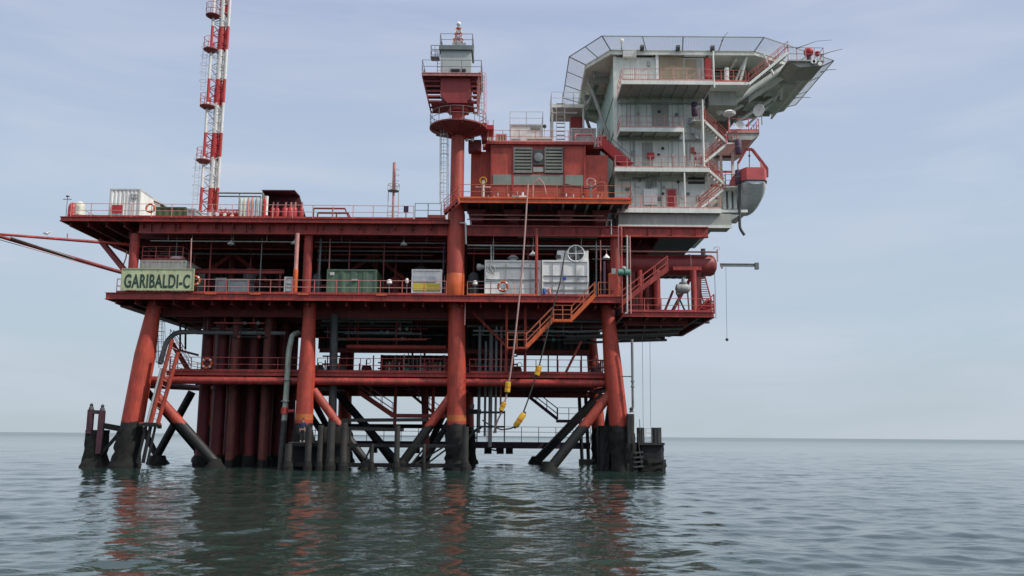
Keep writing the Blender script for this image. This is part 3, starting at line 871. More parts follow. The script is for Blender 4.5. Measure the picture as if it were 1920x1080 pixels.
# low red skid with pale engine right of it
sk = thing('pump_skid', (pt(620, 400, 74).x, 74, ZM), 'low red skid frame holding a pale pump beside the dark shelter', 'pump')
xa, xb = pt(588, 395, 74).x, pt(660, 395, 74).x; zt_ = pt(620, 391, 74).z
mb = MB()
for y in (74, 75.6):
    mb.bar((xa, y, zt_), (xb-.6, y, zt_), .12, .12); mb.bar((xa, y, ZM+.1), (xb, y, ZM+.1), .16, .2)
    mb.bar((xa, y, ZM), (xa, y, zt_), .1, .1, (0,1,0)); mb.bar((xb-.6, y, zt_), (xb, y, ZM+.2), .1, .12, (0,1,0)); mb.bar(((xa+xb)/2, y, ZM), ((xa+xb)/2, y, zt_), .1, .1, (0,1,0))
mb.build('skid_frame', 'red', sk)
MB().lathe((xa+.5, 74.8, ZM+.5), [(.05, 0), (.28, .05), (.28, .9), (.05, 1)], 14, 'X').build('pump_body', 'cream', sk, True)
MB().box(xa+1.7, xb-.8, 74.4, 75.3, ZM+.2, ZM+.62).build('motor', 'red', sk)
# small things right: dark box, vent stack with platform, walkway hut near the crane column
vx = pt(737, 390, 76).x; vt = pt(738, 305, 76).z
vs_ = thing('vent_stack', (vx, 76, ZM), 'slim vent stack with a small ring platform halfway up, left of the crane column', 'vent stack')
zmid = pt(738, 358, 76).z
MB().path([(vx, 76, ZM), (vx, 76, zmid), (vx, 76, zmid), (vx, 76, vt)], [.10, .10, .15, .13], 14).build('stack', 'railpink', vs_, True)
mb = MB()
for s_ in (-.45, .45): mb.tube((vx+s_, 76, ZM), (vx+s_, 76, zmid), .035, n=6)
for i in range(6):
    z = ZM+.3+i*.4; mb.tube((vx-.45, 76, z), (vx+.45, 76, z), .022, n=5)
mb.build('support_frame', 'railwhite', vs_)
MB().lathe((vx, 76, zmid-.03), [(.5, 0), (.5, .06)], 14).build('ring_platform', 'grey', vs_)
MB().torus((vx, 76, zmid+.55), .5, .022, 16, 5, 'Z').build('guard_ring', 'railwhite', vs_)
mb = MB()
for j in range(6): 
    a = j*math.pi/3; mb.tube((vx+.5*math.cos(a), 76+.5*math.sin(a), zmid), (vx+.5*math.cos(a), 76+.5*math.sin(a), zmid+.55), .018, n=5)
for z in (.4, .9, 1.4, 1.9): mb.torus((vx+.2, 76, zmid+z), .24, .015, 8, 4, 'Z')
mb.build('guard_post', 'railwhite', vs_)
cb = thing('control_box', (pt(761, 390, 73).x, 73, ZM), 'small dark control box on a post near the vent stack', 'control box')
xa, z1 = xz(757, 386, 73); xb, z0 = xz(765, 400, 73)
MB().box(xa, xb, 73, 73.3, z0+.1, z1).build('box', 'purple', cb); MB().tube(((xa+xb)/2, 73.15, ZM), ((xa+xb)/2, 73.15, z0+.2), .04, n=6).build('post', 'raildark', cb)
# raised landing left of the crane column
la = thing('raised_landing', (pt(808, 400, 72).x, 72, ZM), 'small raised landing with thin railings beside the crane column', 'landing')
xa, z1 = xz(778, 400, 72); xb = pt(834, 400, 72).x
MB().box(xa, xb, 72, 74, ZM+.32, ZM+.42).build('floor', 'red', la)
for x in (xa+.1, xb-.1): MB().box(x-.06, x+.06, 72.1, 73.9, ZM, ZM+.32).build('foot', 'red', la)
MB().box(pt(801, 395, 72).x, xb, 72.3, 73.5, ZM+.42, ZM+.7).build('step_box', 'orange2', la)
railing([(xa, 72, ZM+.42), (xb-.3, 72, ZM+.42)], 'thin grey railing on the raised landing beside the crane column', 1.15, 1.0, 'raildark', 'raildark')

# ================================================================== flare tower
fx = pt(392, 395, 78).x
fl = thing('flare_tower', (fx, 78.5, ZM), 'tall slender red and white banded lattice flare tower leaving the top of the picture', 'flare tower')
zt0 = ZM; 
per = pt(405, 100, 78).z-pt(405, 200, 78).z
BM = bands_mat('aviation_bands', (.72, .71, .69), (.42, .035, .03), pt(392, 300, 78).z-per*.5, per, .56)
ZT = ZM+36
fpts = [(fx-.78, 78), (fx+.62, 78.1), (fx-.05, 79.2)]
for (x, y) in fpts:
    MB().tube((x, y, ZM), (x*1.0+.08, y, ZT), .13, n=10).build('mast_leg', BM, fl, True)
for (dx, dy, r_) in ((.02, 78.3, .29), (.42, 78.6, .16)):
    MB().tube((fx+dx, dy, ZM), (fx+dx+.05, dy, ZT+2), r_, n=14).build('flare_pipe', BM, fl, True)
mb = MB(); st = 1.05; n = int((ZT-ZM)/st)
for i in range(n):
    z0, z1 = ZM+i*st, ZM+(i+1)*st
    for k in range(3):
        a, b = fpts[k], fpts[(k+1) % 3]
        if i % 2: a, b = b, a
        mb.tube((a[0], a[1], z0), (b[0], b[1], z1), .045, n=6)
        mb.tube((a[0], a[1], z1), (b[0], b[1], z1), .035, n=5)
mb.build('lattice', BM, fl, True)
for i, py in enumerate((290, 188, 82, 18, -60)):
    z = pt(395, py+12, 78).z; s_ = -1
    xc = fx-.75
    pf = MB().lathe((xc-.0, 78.0, z), [(.35, -.22), (.66, -.02), (.66, .06)], 14).build('rest_platform', 'dred', fl)
    mb = MB()
    for h in (.55, 1.1): mb.torus((xc, 78.0, z+h), .66, .022, 16, 5, 'Z', math.pi*.5, math.pi*1.75)
    for j in range(6):
        a = math.pi*(.5+j*.25); mb.tube((xc+.66*math.cos(a), 78.0+.66*math.sin(a), z), (xc+.66*math.cos(a), 78.0+.66*math.sin(a), z+1.1), .02, n=5)
    mb.build('guard_rail', 'railred', pf, True)
    MB().lathe((fx+.05, 78.4, z+.3), [(.29, -.1), (.38, -.1), (.38, 1.6), (.29, 1.6)], 14).build('pipe_sleeve', 'brightred', fl, True)
for i, (a, b, dx) in enumerate(((-60, 18, -.95), (82, 160, -1.2), (290, 372, -1.2))):
    z1, z0 = pt(395, a, 78).z, pt(395, b+10, 78).z
    mb = MB(); x = fx+dx
    mb.tube((x-.2, 77.8, z0), (x-.2, 77.8, z1), .022, n=5); mb.tube((x+.2, 77.8, z0), (x+.2, 77.8, z1), .022, n=5)
    for k in range(int((z1-z0)/.33)): mb.tube((x-.2, 77.8, z0+k*.33), (x+.2, 77.8, z0+k*.33), .014, n=4)
    for k in range(int((z1-z0)/.8)): mb.torus((x, 77.75, z0+k*.8+.8), .34, .014, 10, 4, 'Z')
    mb.build('caged_ladder', 'railwhite', fl)
for i, (dx, m_) in enumerate(((-.7, 'brightred'), (.3, 'brightred'))):
    MB().box(fx+dx-.5, fx+dx+.45, 77.4, 78.8, ZM+.02, ZM+.85).build('foot_box', m_, fl)
MB().lathe((fx-.9, 77.6, ZM+2.0), [(.08, -.3), (.28, -.1), (.28, .2), (.05, .4)], 12, 'X').build('red_drum', 'purple', fl, True)

# ================================================================== crane on its pedestal
ccx = pt(856, 400, 71.5).x; CY = 71.5
cr_ = thing('deck_crane', (ccx, CY, ZU), 'dark red pedestal crane with a grey cab and a small banded beacon mast', 'crane')
zdisc = pt(858, 240, CY).z
zneck = pt(858, 206, CY).z; zbody = pt(858, 196, CY).z; zplat = pt(858, 151, CY).z; zcab = pt(858, 103, CY).z
MB().path([(ccx, CY, ZU-.3), (ccx, CY, ZM+.5), (ccx, CY, ZM+1.1), (ccx, CY, zneck)], [.70, .70, .56, .54], 24).build('pedestal', paint('pedestal_red', (.40, .055, .035), .5, .22, .15), cr_, True)
for z0_, z1_ in ((ZC+.01, ZC+1.15),):
    MB().lathe((ccx, CY, z0_), [(.71, 0), (.72, .02), (.72, 1.9), (.71, 1.92)], 24).build('paint_band', 'orange', cr_, True)
dk = MB().lathe((ccx, CY, zdisc), [(.5, -.75), (1.0, -.62), (2.35, -.12), (2.35, 0), (.5, .04)], 30).build('ring_walkway', 'dred', cr_)
for j in range(8):
    a = j*math.pi/4+.2; MB().bar((ccx+.55*math.cos(a), CY+.55*math.sin(a), zdisc-.75), (ccx+2.25*math.cos(a), CY+2.25*math.sin(a), zdisc-.18), .06, .2).build('rib', 'red', dk)
mb = MB()
for h in (.55, 1.1): mb.torus((ccx, CY, zdisc+h), 2.3, .026, 36, 5, 'Z')
mb.build('guard_rail', 'raildark', dk, True)
f0 = None
for j in range(14):
    a = j*2*math.pi/14; q = Vector((2.3*math.cos(a), 2.3*math.sin(a), 0))
    if f0 is None: f0 = MB().tube((ccx+q.x, CY+q.y, zdisc), (ccx+q.x, CY+q.y, zdisc+1.1), .026, n=6).build('guard_post', 'raildark', dk); q0 = q
    else: share(f0, q-q0, dk)
MB().lathe((ccx, CY, zneck-.3), [(.56, 0), (.85, .05), (.85, .5), (.7, .55)], 24).build('slew_ring', 'red', cr_, True)
# machinery house: funnel shaped, wide at the top
xw = [pt(828, 175, CY).x-ccx, pt(883, 175, CY).x-ccx]
MB().prismy([(ccx-.85, zbody-.3), (ccx+.75, zbody-.3), (ccx+xw[1], zbody+.4), (ccx+xw[1], zplat-.05), (ccx+xw[0], zplat-.05), (ccx+xw[0], zbody+.4)], 70.3, 73.2).build('machinery_house', paint('crane_red', (.30, .035, .035), .5, .15, .08), cr_)
# slatted side frames
for (pxt, pxb, sgn) in (((792, 824), (803, 826), -1), ((884, 900), (884, 894), 1)):
    sf = MB(); nl = 5
    xt0, xt1 = pt(pxt[0], 153, 70.4).x, pt(pxt[1], 153, 70.4).x; xb0, xb1 = pt(pxb[0], 203, 70.4).x, pt(pxb[1], 203, 70.4).x
    zt1 = zplat-.1; zb1 = zbody-.15
    for y in (70.4, 73.0):
        sf.bar((xt0 if sgn < 0 else xt1, y, zt1), (xb0 if sgn < 0 else xb1, y, zb1), .09, .12, (0, 1, 0))
        for k in range(nl+1):
            t = k/nl; xo = (xt0 if sgn < 0 else xt1)*(1-t)+(xb0 if sgn < 0 else xb1)*t; xi = (xt1 if sgn < 0 else xt0)*(1-t)+(xb1 if sgn < 0 else xb0)*t
            z = zt1*(1-t)+zb1*t
            sf.bar((xo, y, z), (xi, y, z), .10, .14)
    for k in range(nl+1):
        t = k/nl; xo = (xt0 if sgn < 0 else xt1)*(1-t)+(xb0 if sgn < 0 else xb1)*t; z = zt1*(1-t)+zb1*t
        sf.bar((xo, 70.4, z), (xo, 73.0, z), .09, .12)
    sf.build('side_frame', 'dred', cr_)
MB().box(ccx-2.2, ccx-.75, 70.6, 72.8, zbody-.25, zbody+.0).build('lower_step', 'dred', cr_)
MB().box(ccx+.72, ccx+1.25, 70.6, 72.8, zbody-.2, zbody+.05).build('lower_step', 'dred', cr_)
xp0, xp1 = pt(791, 150, 70).x, pt(902, 150, 70).x
MB().box(xp0, xp1, 70, 73.8, zplat-.06, zplat+.06).build('cab_platform', 'dred', cr_)
mb = MB(); mb.ibeam((xp0, 69.96, zplat-.1), (xp1, 69.96, zplat-.1), .26, .14); mb.build('platform_edge', 'railpink', cr_)
xc0, xc1 = pt(826, 125, 70.6).x, pt(883, 125, 70.6).x
cab = MB().box(xc0, xc1, 70.6, 73, zplat+.06, zcab).build('cab', paint('cab_grey', (.44, .49, .48), .5, .08, .05), cr_)
MB().box(xc0-.12, xc1+.14, 70.4, 73.2, zcab, zcab+.38).build('cab_roof', paint('cab_roof_grey', (.17, .20, .21), .5, .1, .05), cr_)
MB().box(xc0+1.05-.1, xc1-.45, 70.45, 73, zcab+.38, zcab+.62).build('roof_hatch', 'grey', cr_)
wz0, wz1 = pt(860, 147, 70.6).z, pt(860, 130, 70.6).z
wx = [pt(q, 138, 70.6).x for q in (846, 862, 865, 873)]
for (a, b) in ((wx[0], wx[1]), (wx[2], wx[3])):
    wn = MB().box(a-.05, b+.05, 70.55, 70.6, wz0-.02, wz1+.1).build('window', 'grey', cr_)
    MB().box(a, b, 70.53, 70.56, wz0, wz0+(wz1-wz0)*.62).build('pane', 'glass', wn)
    MB().box(a, b, 70.53, 70.56, wz0+(wz1-wz0)*.68, wz1).build('pane', 'glass', wn)
zr = zcab+.62
# beacon mast
mx = pt(859, 90, 71).x; mt = pt(859, 52, 71).z; mb = MB()
BM2 = bands_mat('beacon_bands', (.70, .68, .66), (.50, .10, .05), zr, .55, .5)
def corners(z): 
    t = (z-zr)/(mt-zr); h = .46*(1-t)+.17*t
    return [Vector((mx+sx*h, 71.2+sy*h, z)) for sx, sy in ((-1,-1),(1,-1),(1,1),(-1,1))]
zz = [zr+(mt-zr)*i/6 for i in range(7)]
for i in range(6):
    A, B = corners(zz[i]), corners(zz[i+1])
    for j in range(4):
        mb.tube(A[j], B[j], .045, n=6); mb.tube(A[j], B[(j+1) % 4], .028, n=5); mb.tube(B[j], B[(j+1) % 4], .035, n=5)
        if i % 2: mb.tube(A[(j+1) % 4], B[j], .028, n=5)
mb.build('beacon_mast', BM2, cr_, True)
MB().lathe((mx, 71.2, mt), [(.24, 0), (.24, .05), (.1, .08), (.1, .2)], 14).build('beacon_seat', 'grey', cr_, True)
MB().sphere((mx, 71.2, mt+.42), .20, 14, 10).build('beacon', 'lamp', cr_, True)
# crane cables are stowed; hand rails of platform, roof and basket
railing([(xp0, 73.6, zplat+.06), (xp0, 70.05, zplat+.06), (xp1, 70.05, zplat+.06), (xp1, 73.6, zplat+.06)], 'grey railing around the crane cab platform', 1.1, 1.6, 'raildark', 'raildark')
railing([(xc0-.05, 73, zcab+.38), (xc0-.05, 70.45, zcab+.38), (xc1+.1, 70.45, zcab+.38), (xc1+.1, 73, zcab+.38)], 'grey railing on the roof of the crane cab', 1.0, 1.3, 'raildark', 'raildark')
bk = thing('lookout_basket', (pt(816, 95, 71).x, 71, pt(816, 106, 71).z), 'small grey basket hung outside the crane cab roof railing', 'basket')
xa, z1 = xz(808, 85, 71); xb, z0 = xz(823, 106, 71); mb = MB()
for z in (z0, (z0+z1)/2, z1):
    mb.bar((xa, 71, z), (xb, 71, z), .04, .04); mb.bar((xa, 71.8, z), (xb, 71.8, z), .04, .04); mb.bar((xa, 71, z), (xa, 71.8, z), .04, .04)
for x in (xa, (xa+xb)/2, xb):
    for y in (71, 71.8): mb.bar((x, y, z0), (x, y, z1), .035, .035, (0, 1, 0))
mb.build('bars', 'raildark', bk)
MB().box(xa, xb, 71, 71.8, z0-.06, z0).build('floor', 'grey', bk)
ladder((pt(820, 90, 71.3).x, 71.3, zcab+.2), (pt(820, 150, 71.3).x, 71.3, zplat), 'thin ladder from the crane platform to the cab roof', w=.3, col='raildark', cage=False)
ladder((pt(827, 262, 71.3).x, 71.3, zdisc+.0), (pt(827, 380, 71.3).x, 71.3, ZM+.45), 'tall caged ladder beside the crane pedestal below the ring walkway', w=.5, col='railwhite')
ladder((pt(899, 170, 70.3).x, 70.3, zplat), (pt(899, 225, 70.3).x, 70.3, zdisc+.1), 'short caged ladder on the right of the crane above the ring walkway', w=.35, col='railpink')
# ================================================================== generator module and its platform
ZP = pt(1000, 373, 69.8).z
xm0, xm1 = pt(882, 320, 73).x, pt(1141, 320, 73).x
zmt = pt(1000, 272, 73).z
md = thing('generator_house', ((xm0+xm1)/2, 73, ZP), 'large red engine house with two grey louvres and a dark fan panel between them', 'engine house')
MB().box(xm0+1.65, xm1-1.9, 73, 84, ZP+.05, zmt).build('wall', 'modred', md)
MB().box(xm0, xm0+1.65, 73.8, 83.5, ZP+.05, zmt-.35).build('side_bay', 'modred', md)
MB().box(xm1-1.9, xm1, 73.3, 83.5, ZP+.05, zmt-.75).build('side_bay', 'modred', md)
MB().box(xm0+1.2, xm1-1.2, 72.75, 84.2, zmt, zmt+.22).build('roof', 'red', md)
for px in (922, 962, 1058, 1096): 
    x = pt(px, 300, 73).x; MB().box(x-.07, x+.07, 72.9, 73.0, ZP+.05, zmt-.003).build('wall_rib', 'red', md)
MB().box(xm0+1.66, pt(962, 300, 73).x-.07, 72.94, 73.0, zmt-.22, zmt-.004).build('wall_rib', 'red', md)
def louvre(px0, px1, py0, py1, Y_, par, sl=8, fm='mgrey', name='louvre'):
    x0, x1 = pt(px0, (py0+py1)/2, Y_).x, pt(px1, (py0+py1)/2, Y_).x; z1, z0 = pt((px0+px1)/2, py0, Y_).z, pt((px0+px1)/2, py1, Y_).z
    lv = MB().box(x0, x1, Y_-.06, Y_-.02, z0, z1).build(name, plain('louvre_shadow', (.02, .02, .02), .8), par)
    mb = MB(); t = .08
    mb.box(x0, x0+t, Y_-.16, Y_-.06, z0, z1); mb.box(x1-t, x1, Y_-.16, Y_-.06, z0, z1); mb.box(x0+t, x1-t, Y_-.16, Y_-.06, z1-t, z1); mb.box(x0+t, x1-t, Y_-.16, Y_-.06, z0, z0+t)
    mb.build('louvre_frame', fm, lv)
    mb = MB()
    for i in range(sl):
        z = z0+(z1-z0)*(i+.6)/sl; mb.bar((x0+t, Y_-.12, z), (x1-t, Y_-.12, z), .02, (z1-z0)/sl*.5, (0, -.5, 1))
    mb.build('slats', 'cream', lv)
    return lv
louvre(963, 998, 277, 325, 73, md)
louvre(1021, 1055, 277, 325, 73, md)
x0, x1 = pt(1000, 300, 73).x, pt(1019, 300, 73).x
MB().box(x0, x1, 72.86, 72.97, pt(1009, 310, 73).z, pt(1009, 281, 73).z).build('fan_panel', 'dgrey', md)
MB().lathe(((x0+x1)/2, 72.86, pt(1009, 296, 73).z), [(.38, 0), (.38, -.06), (.3, -.08)], 20, 'Y').build('fan_ring', 'mgrey', md, True)
MB().box(x0, x1, 72.9, 72.98, pt(1009, 323, 73).z, pt(1009, 314, 73).z).build('sign_plate', 'grey', md)
x0, x1 = pt(922, 336, 73).x, pt(1096, 336, 73).x
MB().box(x0+.1, x1-.1, 72.93, 72.99, pt(1000, 347, 73).z, pt(1000, 328, 73).z).build('grey_band', paint('band_greygreen', (.24, .28, .24), .5, .12, .05), md)
pa = thing('module_platform', (pt(1020, 373, 69.8).x, 69.8, ZP), 'bright orange edged platform in front of the red engine house', 'platform')
xp0_, xp1_ = pt(862, 375, 69.8).x, pt(1184, 375, 69.8).x
MB().box(xp0_, xp1_, 69.9, 73.8, ZP-.06, ZP).build('floor', 'dgrey', pa)
mb = MB(); mb.ibeam((xp0_, 69.82, ZP-.16), (xp1_, 69.82, ZP-.16), .38, .18); mb.build('edge_beam', 'orange', pa)
for i in range(14):
    x = xp0_+.5+(xp1_-xp0_-1)*i/13; MB().ibeam((x, 69.95, ZP-.2), (x, 73.6, ZP-.2), .26, .14).build('joist', 'grey' if i > 7 else 'dred', pa)
for i, px in enumerate((893, 962, 1062, 1128)):
    x = pt(px, 400, 71.4).x
    MB().prismy([(x-.75, ZP-.35), (x+.75, ZP-.35), (x+.4, ZM+.05), (x-.4, ZM+.05)], 71.8, 83).build('support_saddle', 'dred', pa)
MB().box(xp0_+.6, xp1_-1.5, 75, 83.5, ZM+.01, ZP-.3).build('base_frame', 'dred', pa)
for z_, m_ in ((ZM+.55, 'railpink'),):
    pipe([(xp0_+.8, 71.6, z_), (xp1_-2.0, 71.6, z_)], .06, 'railpink', 'thin pink pipe under the orange edged platform', bends=False)
railing([(xp0_-.15, 71.2, ZP), (xp0_-.15, 69.85, ZP), (xp1_, 69.85, ZP), (xp1_, 72, ZP)], 'orange red railing along the platform in front of the engine house', 1.15, 1.85, 'orange2', 'orange2', toe='orange')
stair((pt(858, 375, 70.2).x, 70.2, ZP), (pt(832, 403, 70.2).x, 70.2, ZM+.4), .8, 'short red stair left of the crane pedestal up to the orange platform', 'red', 'railred')
# gangway from the engine house roof down to the quarters balcony
stair(pt(1124, 262, 74.2), pt(1182, 312, 73.0), .9, 'broad solid sided red stair from the engine house roof to the quarters balcony', 'brightred', 'raildark', sw=.75)
o = MB().box(pt(1096, 265, 74).x, pt(1128, 265, 74).x, 74, 76, zmt+.05, zmt+.22).build('stair_landing', 'dred', None); tag(o, 'dark red landing at the right end of the engine house roof', 'landing')
# link between the ring walkway of the crane and the engine house roof
lk = thing('crane_access_bridge', (pt(912, 255, 72).x, 72, zmt), 'red stepped bridge joining the crane ring walkway to the engine house roof', 'bridge')
x0, x1, z0, z1 = rect(900, 238, 926, 246, 72); MB().box(x0, x1, 71.5, 73.5, z0, z1).build('floor', 'brightred', lk)
x0, x1, z0, z1 = rect(903, 230, 913, 262, 72.2); MB().box(x0, x1, 72.2, 73.4, z0, z1).build('casing', 'red', lk)
x0, x1, z0, z1 = rect(878, 262, 902, 282, 72.6); MB().box(x0, x1, 72.6, 73.6, z0, z1).build('lower_box', 'dred', lk)
for px in (915, 925): a = pt(px, 240, 71.8); MB().tube((a.x, 71.8, zmt+.2), (a.x, 71.8, pt(px, 225, 71.8).z), .035, n=6).build('post', 'railpink', lk)
for px, py in ((875, 262), (886, 262)): p = pt(px, py, 72); MB().sphere(p, .16, 10, 8).build('lamp_globe', 'lamp', lk, True)
# gear on the platform
gp = thing('hose_reel', (pt(1105, 345, 71).x, 71, ZP), 'pale coiled hose on a reel at the right end of the orange platform', 'hose reel')
c = pt(1108, 342, 71)
for k in range(3): MB().torus(c+Vector((0, k*.1, 0)), .34+.03*(k % 2), .045, 22, 6, 'Y').build('hose_coil', ['railpink', 'cream', 'railwhite'][k], gp, True)
MB().box(c.x-.1, c.x+.1, 71, 71.35, ZP, c.z).build('stand', 'mgrey', gp)
vb = thing('valve_stand', (pt(906, 350, 71).x, 71, ZP), 'yellowish valve stand at the left end of the orange platform', 'valve')
c = pt(906, 345, 71)
MB().tube((c.x, 71, ZP), c+Vector((0, 0, .3)), .12, n=10).build('body', 'cream', vb, True)
MB().torus(c+Vector((0, -.15, .25)), .27, .035, 18, 6, 'Y').build('hand_wheel', 'yellow', vb, True)
MB().tube(c+Vector((-.6, 0, -.3)), c+Vector((.6, 0, -.3)), .1, n=10).build('pipe_run', 'railpink', vb, True)
for i, (px, w_, h_, m_, lab) in enumerate(((930, .5, .6, 'railpink', 'pinkish cabinet on the orange platform below the grey band'), (966, .6, .75, 'orange2', 'orange cabinet with a pale pipe on the orange platform'), (1072, .5, .55, 'white', 'small white box on the orange platform'), (1091, .35, .4, 'brightred', 'small red box left of the hose reel'), (1118, .45, .5, 'white', 'white box just right of the hose reel'))):
    x = pt(px, 365, 71).x
    o = thing('equipment_cabinet', (x, 71.2, ZP), lab, 'cabinet', 'small cabinets on the orange platform')
    MB().box(x-w_/2, x+w_/2, 71.2, 71.7, ZP+.02, ZP+h_).build('case', m_, o)
    MB().box(x-w_/2+.05, x+w_/2-.05, 71.17, 71.2, ZP+.1, ZP+h_-.08).build('door', 'grey' if i % 2 else m_, o)
    MB().tube((x+w_*.3, 71.15, ZP+h_), (x+w_*.3, 71.15, ZP+h_+.25), .04, n=6).build('pipe_stub', 'railwhite', o)
pipe([pt(1000, 370, 72.2), pt(1000, 345, 72.2), pt(1010, 334, 72.2), pt(1020, 345, 72.2), pt(1024, 364, 72.2)], .05, 'railpink', 'pinkish arched hose in front of the engine house', 'hose', name='hose')
pipe([pt(1045, 352, 71.9), pt(1060, 345, 71.9), pt(1090, 352, 71.9), pt(1110, 354, 71.9), pt(1122, 345, 71.9)], .05, 'hose', 'black hose drooping along the right of the engine house', 'hose', name='hose')
pipe([(pt(1110, 350, 70.5).x, 70.5, ZP+1.6), (pt(1134, 350, 70.5).x, 70.5, ZP+1.6), (pt(1134, 350, 70.5).x, 70.5, ZP)], .035, 'orange2', 'thin orange hoop pipe at the right end of the orange platform')

rnd = random.Random(41)
for i, px in enumerate((890, 915, 941, 953, 980, 1032, 1047, 1062, 1083, 1128, 1143, 1156, 1168)):
    x = pt(px, 360, 72.2).x; h = rnd.uniform(.5, 1.3)
    MB().tube((x, 72.4, ZP), (x, 72.4, ZP+h), rnd.uniform(.04, .1), n=8).build('standing_pipe', rnd.choice(['railpink', 'orange2', 'white', 'brightred', 'mgrey']), pa, True)
    MB().bar((x-.3, 72.35, ZP+h*.7), (x+.35, 72.35, ZP+h*.7), .08, .12).build('valve_bar', rnd.choice(['orange', 'white', 'brightred', 'dred']), pa)
# small white cabin and gear on the module roof
ZR_ = zmt+.22
rt, x0, x1, zt_ = container(956, 1018, 233, 75.5, 3.5, ZR_, 'white', 'small white cabin with a dark window standing on the engine house roof', 'railwhite', 'cabin', 'roof_cabin', ribs=False)
MB().box(x0+1.55, x1-.35, 75.47, 75.5, ZR_+.35, ZR_+.85).build('window', 'glass', rt)
MB().box(x0+1.8, x1-.25, 75.46, 75.5, zt_-.5, zt_-.28).build('vent_grille', 'mgrey', rt)
MB().box(x0+.15, x0+.9, 75.47, 75.5, ZR_+.12, ZR_+1.15).build('door', 'grey', rt)
railing([(x0, 78, zt_), (x0, 75.55, zt_), (x1, 75.55, zt_), (x1, 78, zt_)], 'pale railing on the roof of the small white cabin', 1.15, 1.25, 'railwhite', 'railwhite')
xr0, xr1 = xm0+1.3, xm1-.6
railing([(xr0, 73, ZR_), (xr1, 73, ZR_)], 'faded pink railing along the engine house roof', 1.05, 1.3, 'railpink', 'railpink', toe='railpink')
for i, (px0, px1, py, m_, lab) in enumerate(((905, 925, 250, 'cream', 'beige ribbed cooler at the left end of the engine house roof'), (929, 950, 251, 'brown', 'brown ribbed cooler on the engine house roof'), (985, 1037, 258, 'cream', 'low yellowish panel below the small white cabin'), (1078, 1112, 250, 'grey', 'grey box on the right part of the engine house roof'), (1120, 1140, 254, 'brightred', 'red box at the right end of the engine house roof'))):
    rt_, xa, xb, z_ = container(px0, px1, py, 74+(.2 if i != 2 else -.4), 1.0, ZR_, m_, lab, 'railpink' if i != 2 else 'cream', 'roof unit', 'roof_unit', ribs=i < 2, pitch=.22)
sl_ = thing('roof_floodlight', (pt(1020, 240, 75).x, 75, ZR_), 'small dark floodlight on a post beside the white roof cabin', 'lamp')
p = pt(1021, 237, 75); MB().tube((p.x, 75, ZR_), p, .03, n=6).build('post', 'railwhite', sl_); MB().lathe(p, [(.08, .15), (.18, 0), (.16, -.05)], 12, 'Y').build('lamp_head', 'dgrey', sl_)
# left upper service tower of the quarters with ladder-like stair
lt = thing('access_tower', (pt(1062, 230, 84).x, 84, ZM), 'pale landing and steep open stair behind the engine house, left of the quarters', 'stair tower')
ZT1 = pt(1060, 195, 83).z
xa, xb = pt(1034, 195, 83).x, pt(1096, 195, 83).x
MB().box(xa, xb, 83, 87, ZT1-.35, ZT1).build('landing', 'wall', lt)
for x in (xa+.1, xb-.1):
    for y in (83.2, 86.8): MB().tube((x, y, ZM), (x, y, ZT1-.3), .09, n=8).build('post', 'wall', lt)
MB().bar((xa, 83, ZT1-.9), (xa+2.5, 83, ZT1-.9), .12, .15).build('cross_beam', 'under', lt)
MB().box(xa+1.9, xb, 84, 86, ZR_, ZT1-.9).build('red_casing', 'red', lt)
railing([(xa, 86, ZT1), (xa, 83, ZT1), (xb, 83, ZT1)], 'pale railing on the landing left of the quarters', 1.2, 1.1, 'railwhite', 'railwhite')
stair((pt(1043, 200, 82.4).x, 82.2, ZT1-.1), (pt(1043, 268, 79.4).x, 79.6, ZR_), .8, 'steep pale open stair on the engine house roof', 'railwhite', 'railwhite', n=16, wdir=(1, 0, 0), tread='railwhite', rails=False)
rt_, xa, xb, z_ = container(1070, 1118, 240, 79, 2, ZR_, 'grey', 'pale ribbed unit beneath the pale landing left of the quarters', 'railwhite', 'roof unit', 'roof_unit', pitch=.3)

# ================================================================== living quarters
YW = 74.5
XQ0, XQ1 = pt(1155, 300, YW).x, pt(1325, 300, YW).x
Y0H = 74.2
ZH = pt(1280, 94.5, Y0H).z             # top of the helicopter deck
ZQ0 = pt(1240, 392, YW).z
qt = thing('living_quarters', (XQ0, YW, ZQ0), 'tall pale grey green accommodation block with balconies beneath the helicopter deck', 'building')
MB().box(XQ0, XQ1, YW, 91, ZQ0, ZH-.55).build('wall', 'wall', qt)
MB().box(XQ0-.04, XQ0-.003, YW+.25, 90.9, ZQ0+.1, ZH-.6).build('side_wall', 'wallgreen', qt)
for z in (ZQ0+3.6, ZQ0+7, ZQ0+10.2):
    MB().box(XQ0-.12, XQ0-.045, YW+.3, 90.8, z, z+.12).build('side_ledge', 'wallgreen', qt)
MB().box(XQ0-.15, XQ0+.12, YW-.1, YW+.2, ZQ0, ZH-.5).build('corner_post', 'wall', qt)
# right, recessed part
XR1 = pt(1346, 250, 79).x
MB().box(XQ1, XR1, 79, 90.5, ZQ0, ZH-4.2).build('recessed_wall', 'wall', qt)
XR2 = pt(1402, 130, 77.5).x
ZT2 = pt(1360, 162, 74).z
MB().box(XQ1, XR2, 77.5, 89.5, ZT2, ZH-.55).build('penthouse_wall', paint('penthouse_brown', (.30, .25, .24), .6, .12, .08), qt)
for i in range(9):
    z = ZT2+.4+i*.32; MB().bar((XQ1+.02, 77.47, z), (XR2, 77.47, z), .04, .09).build('clapboard', 'under', qt)
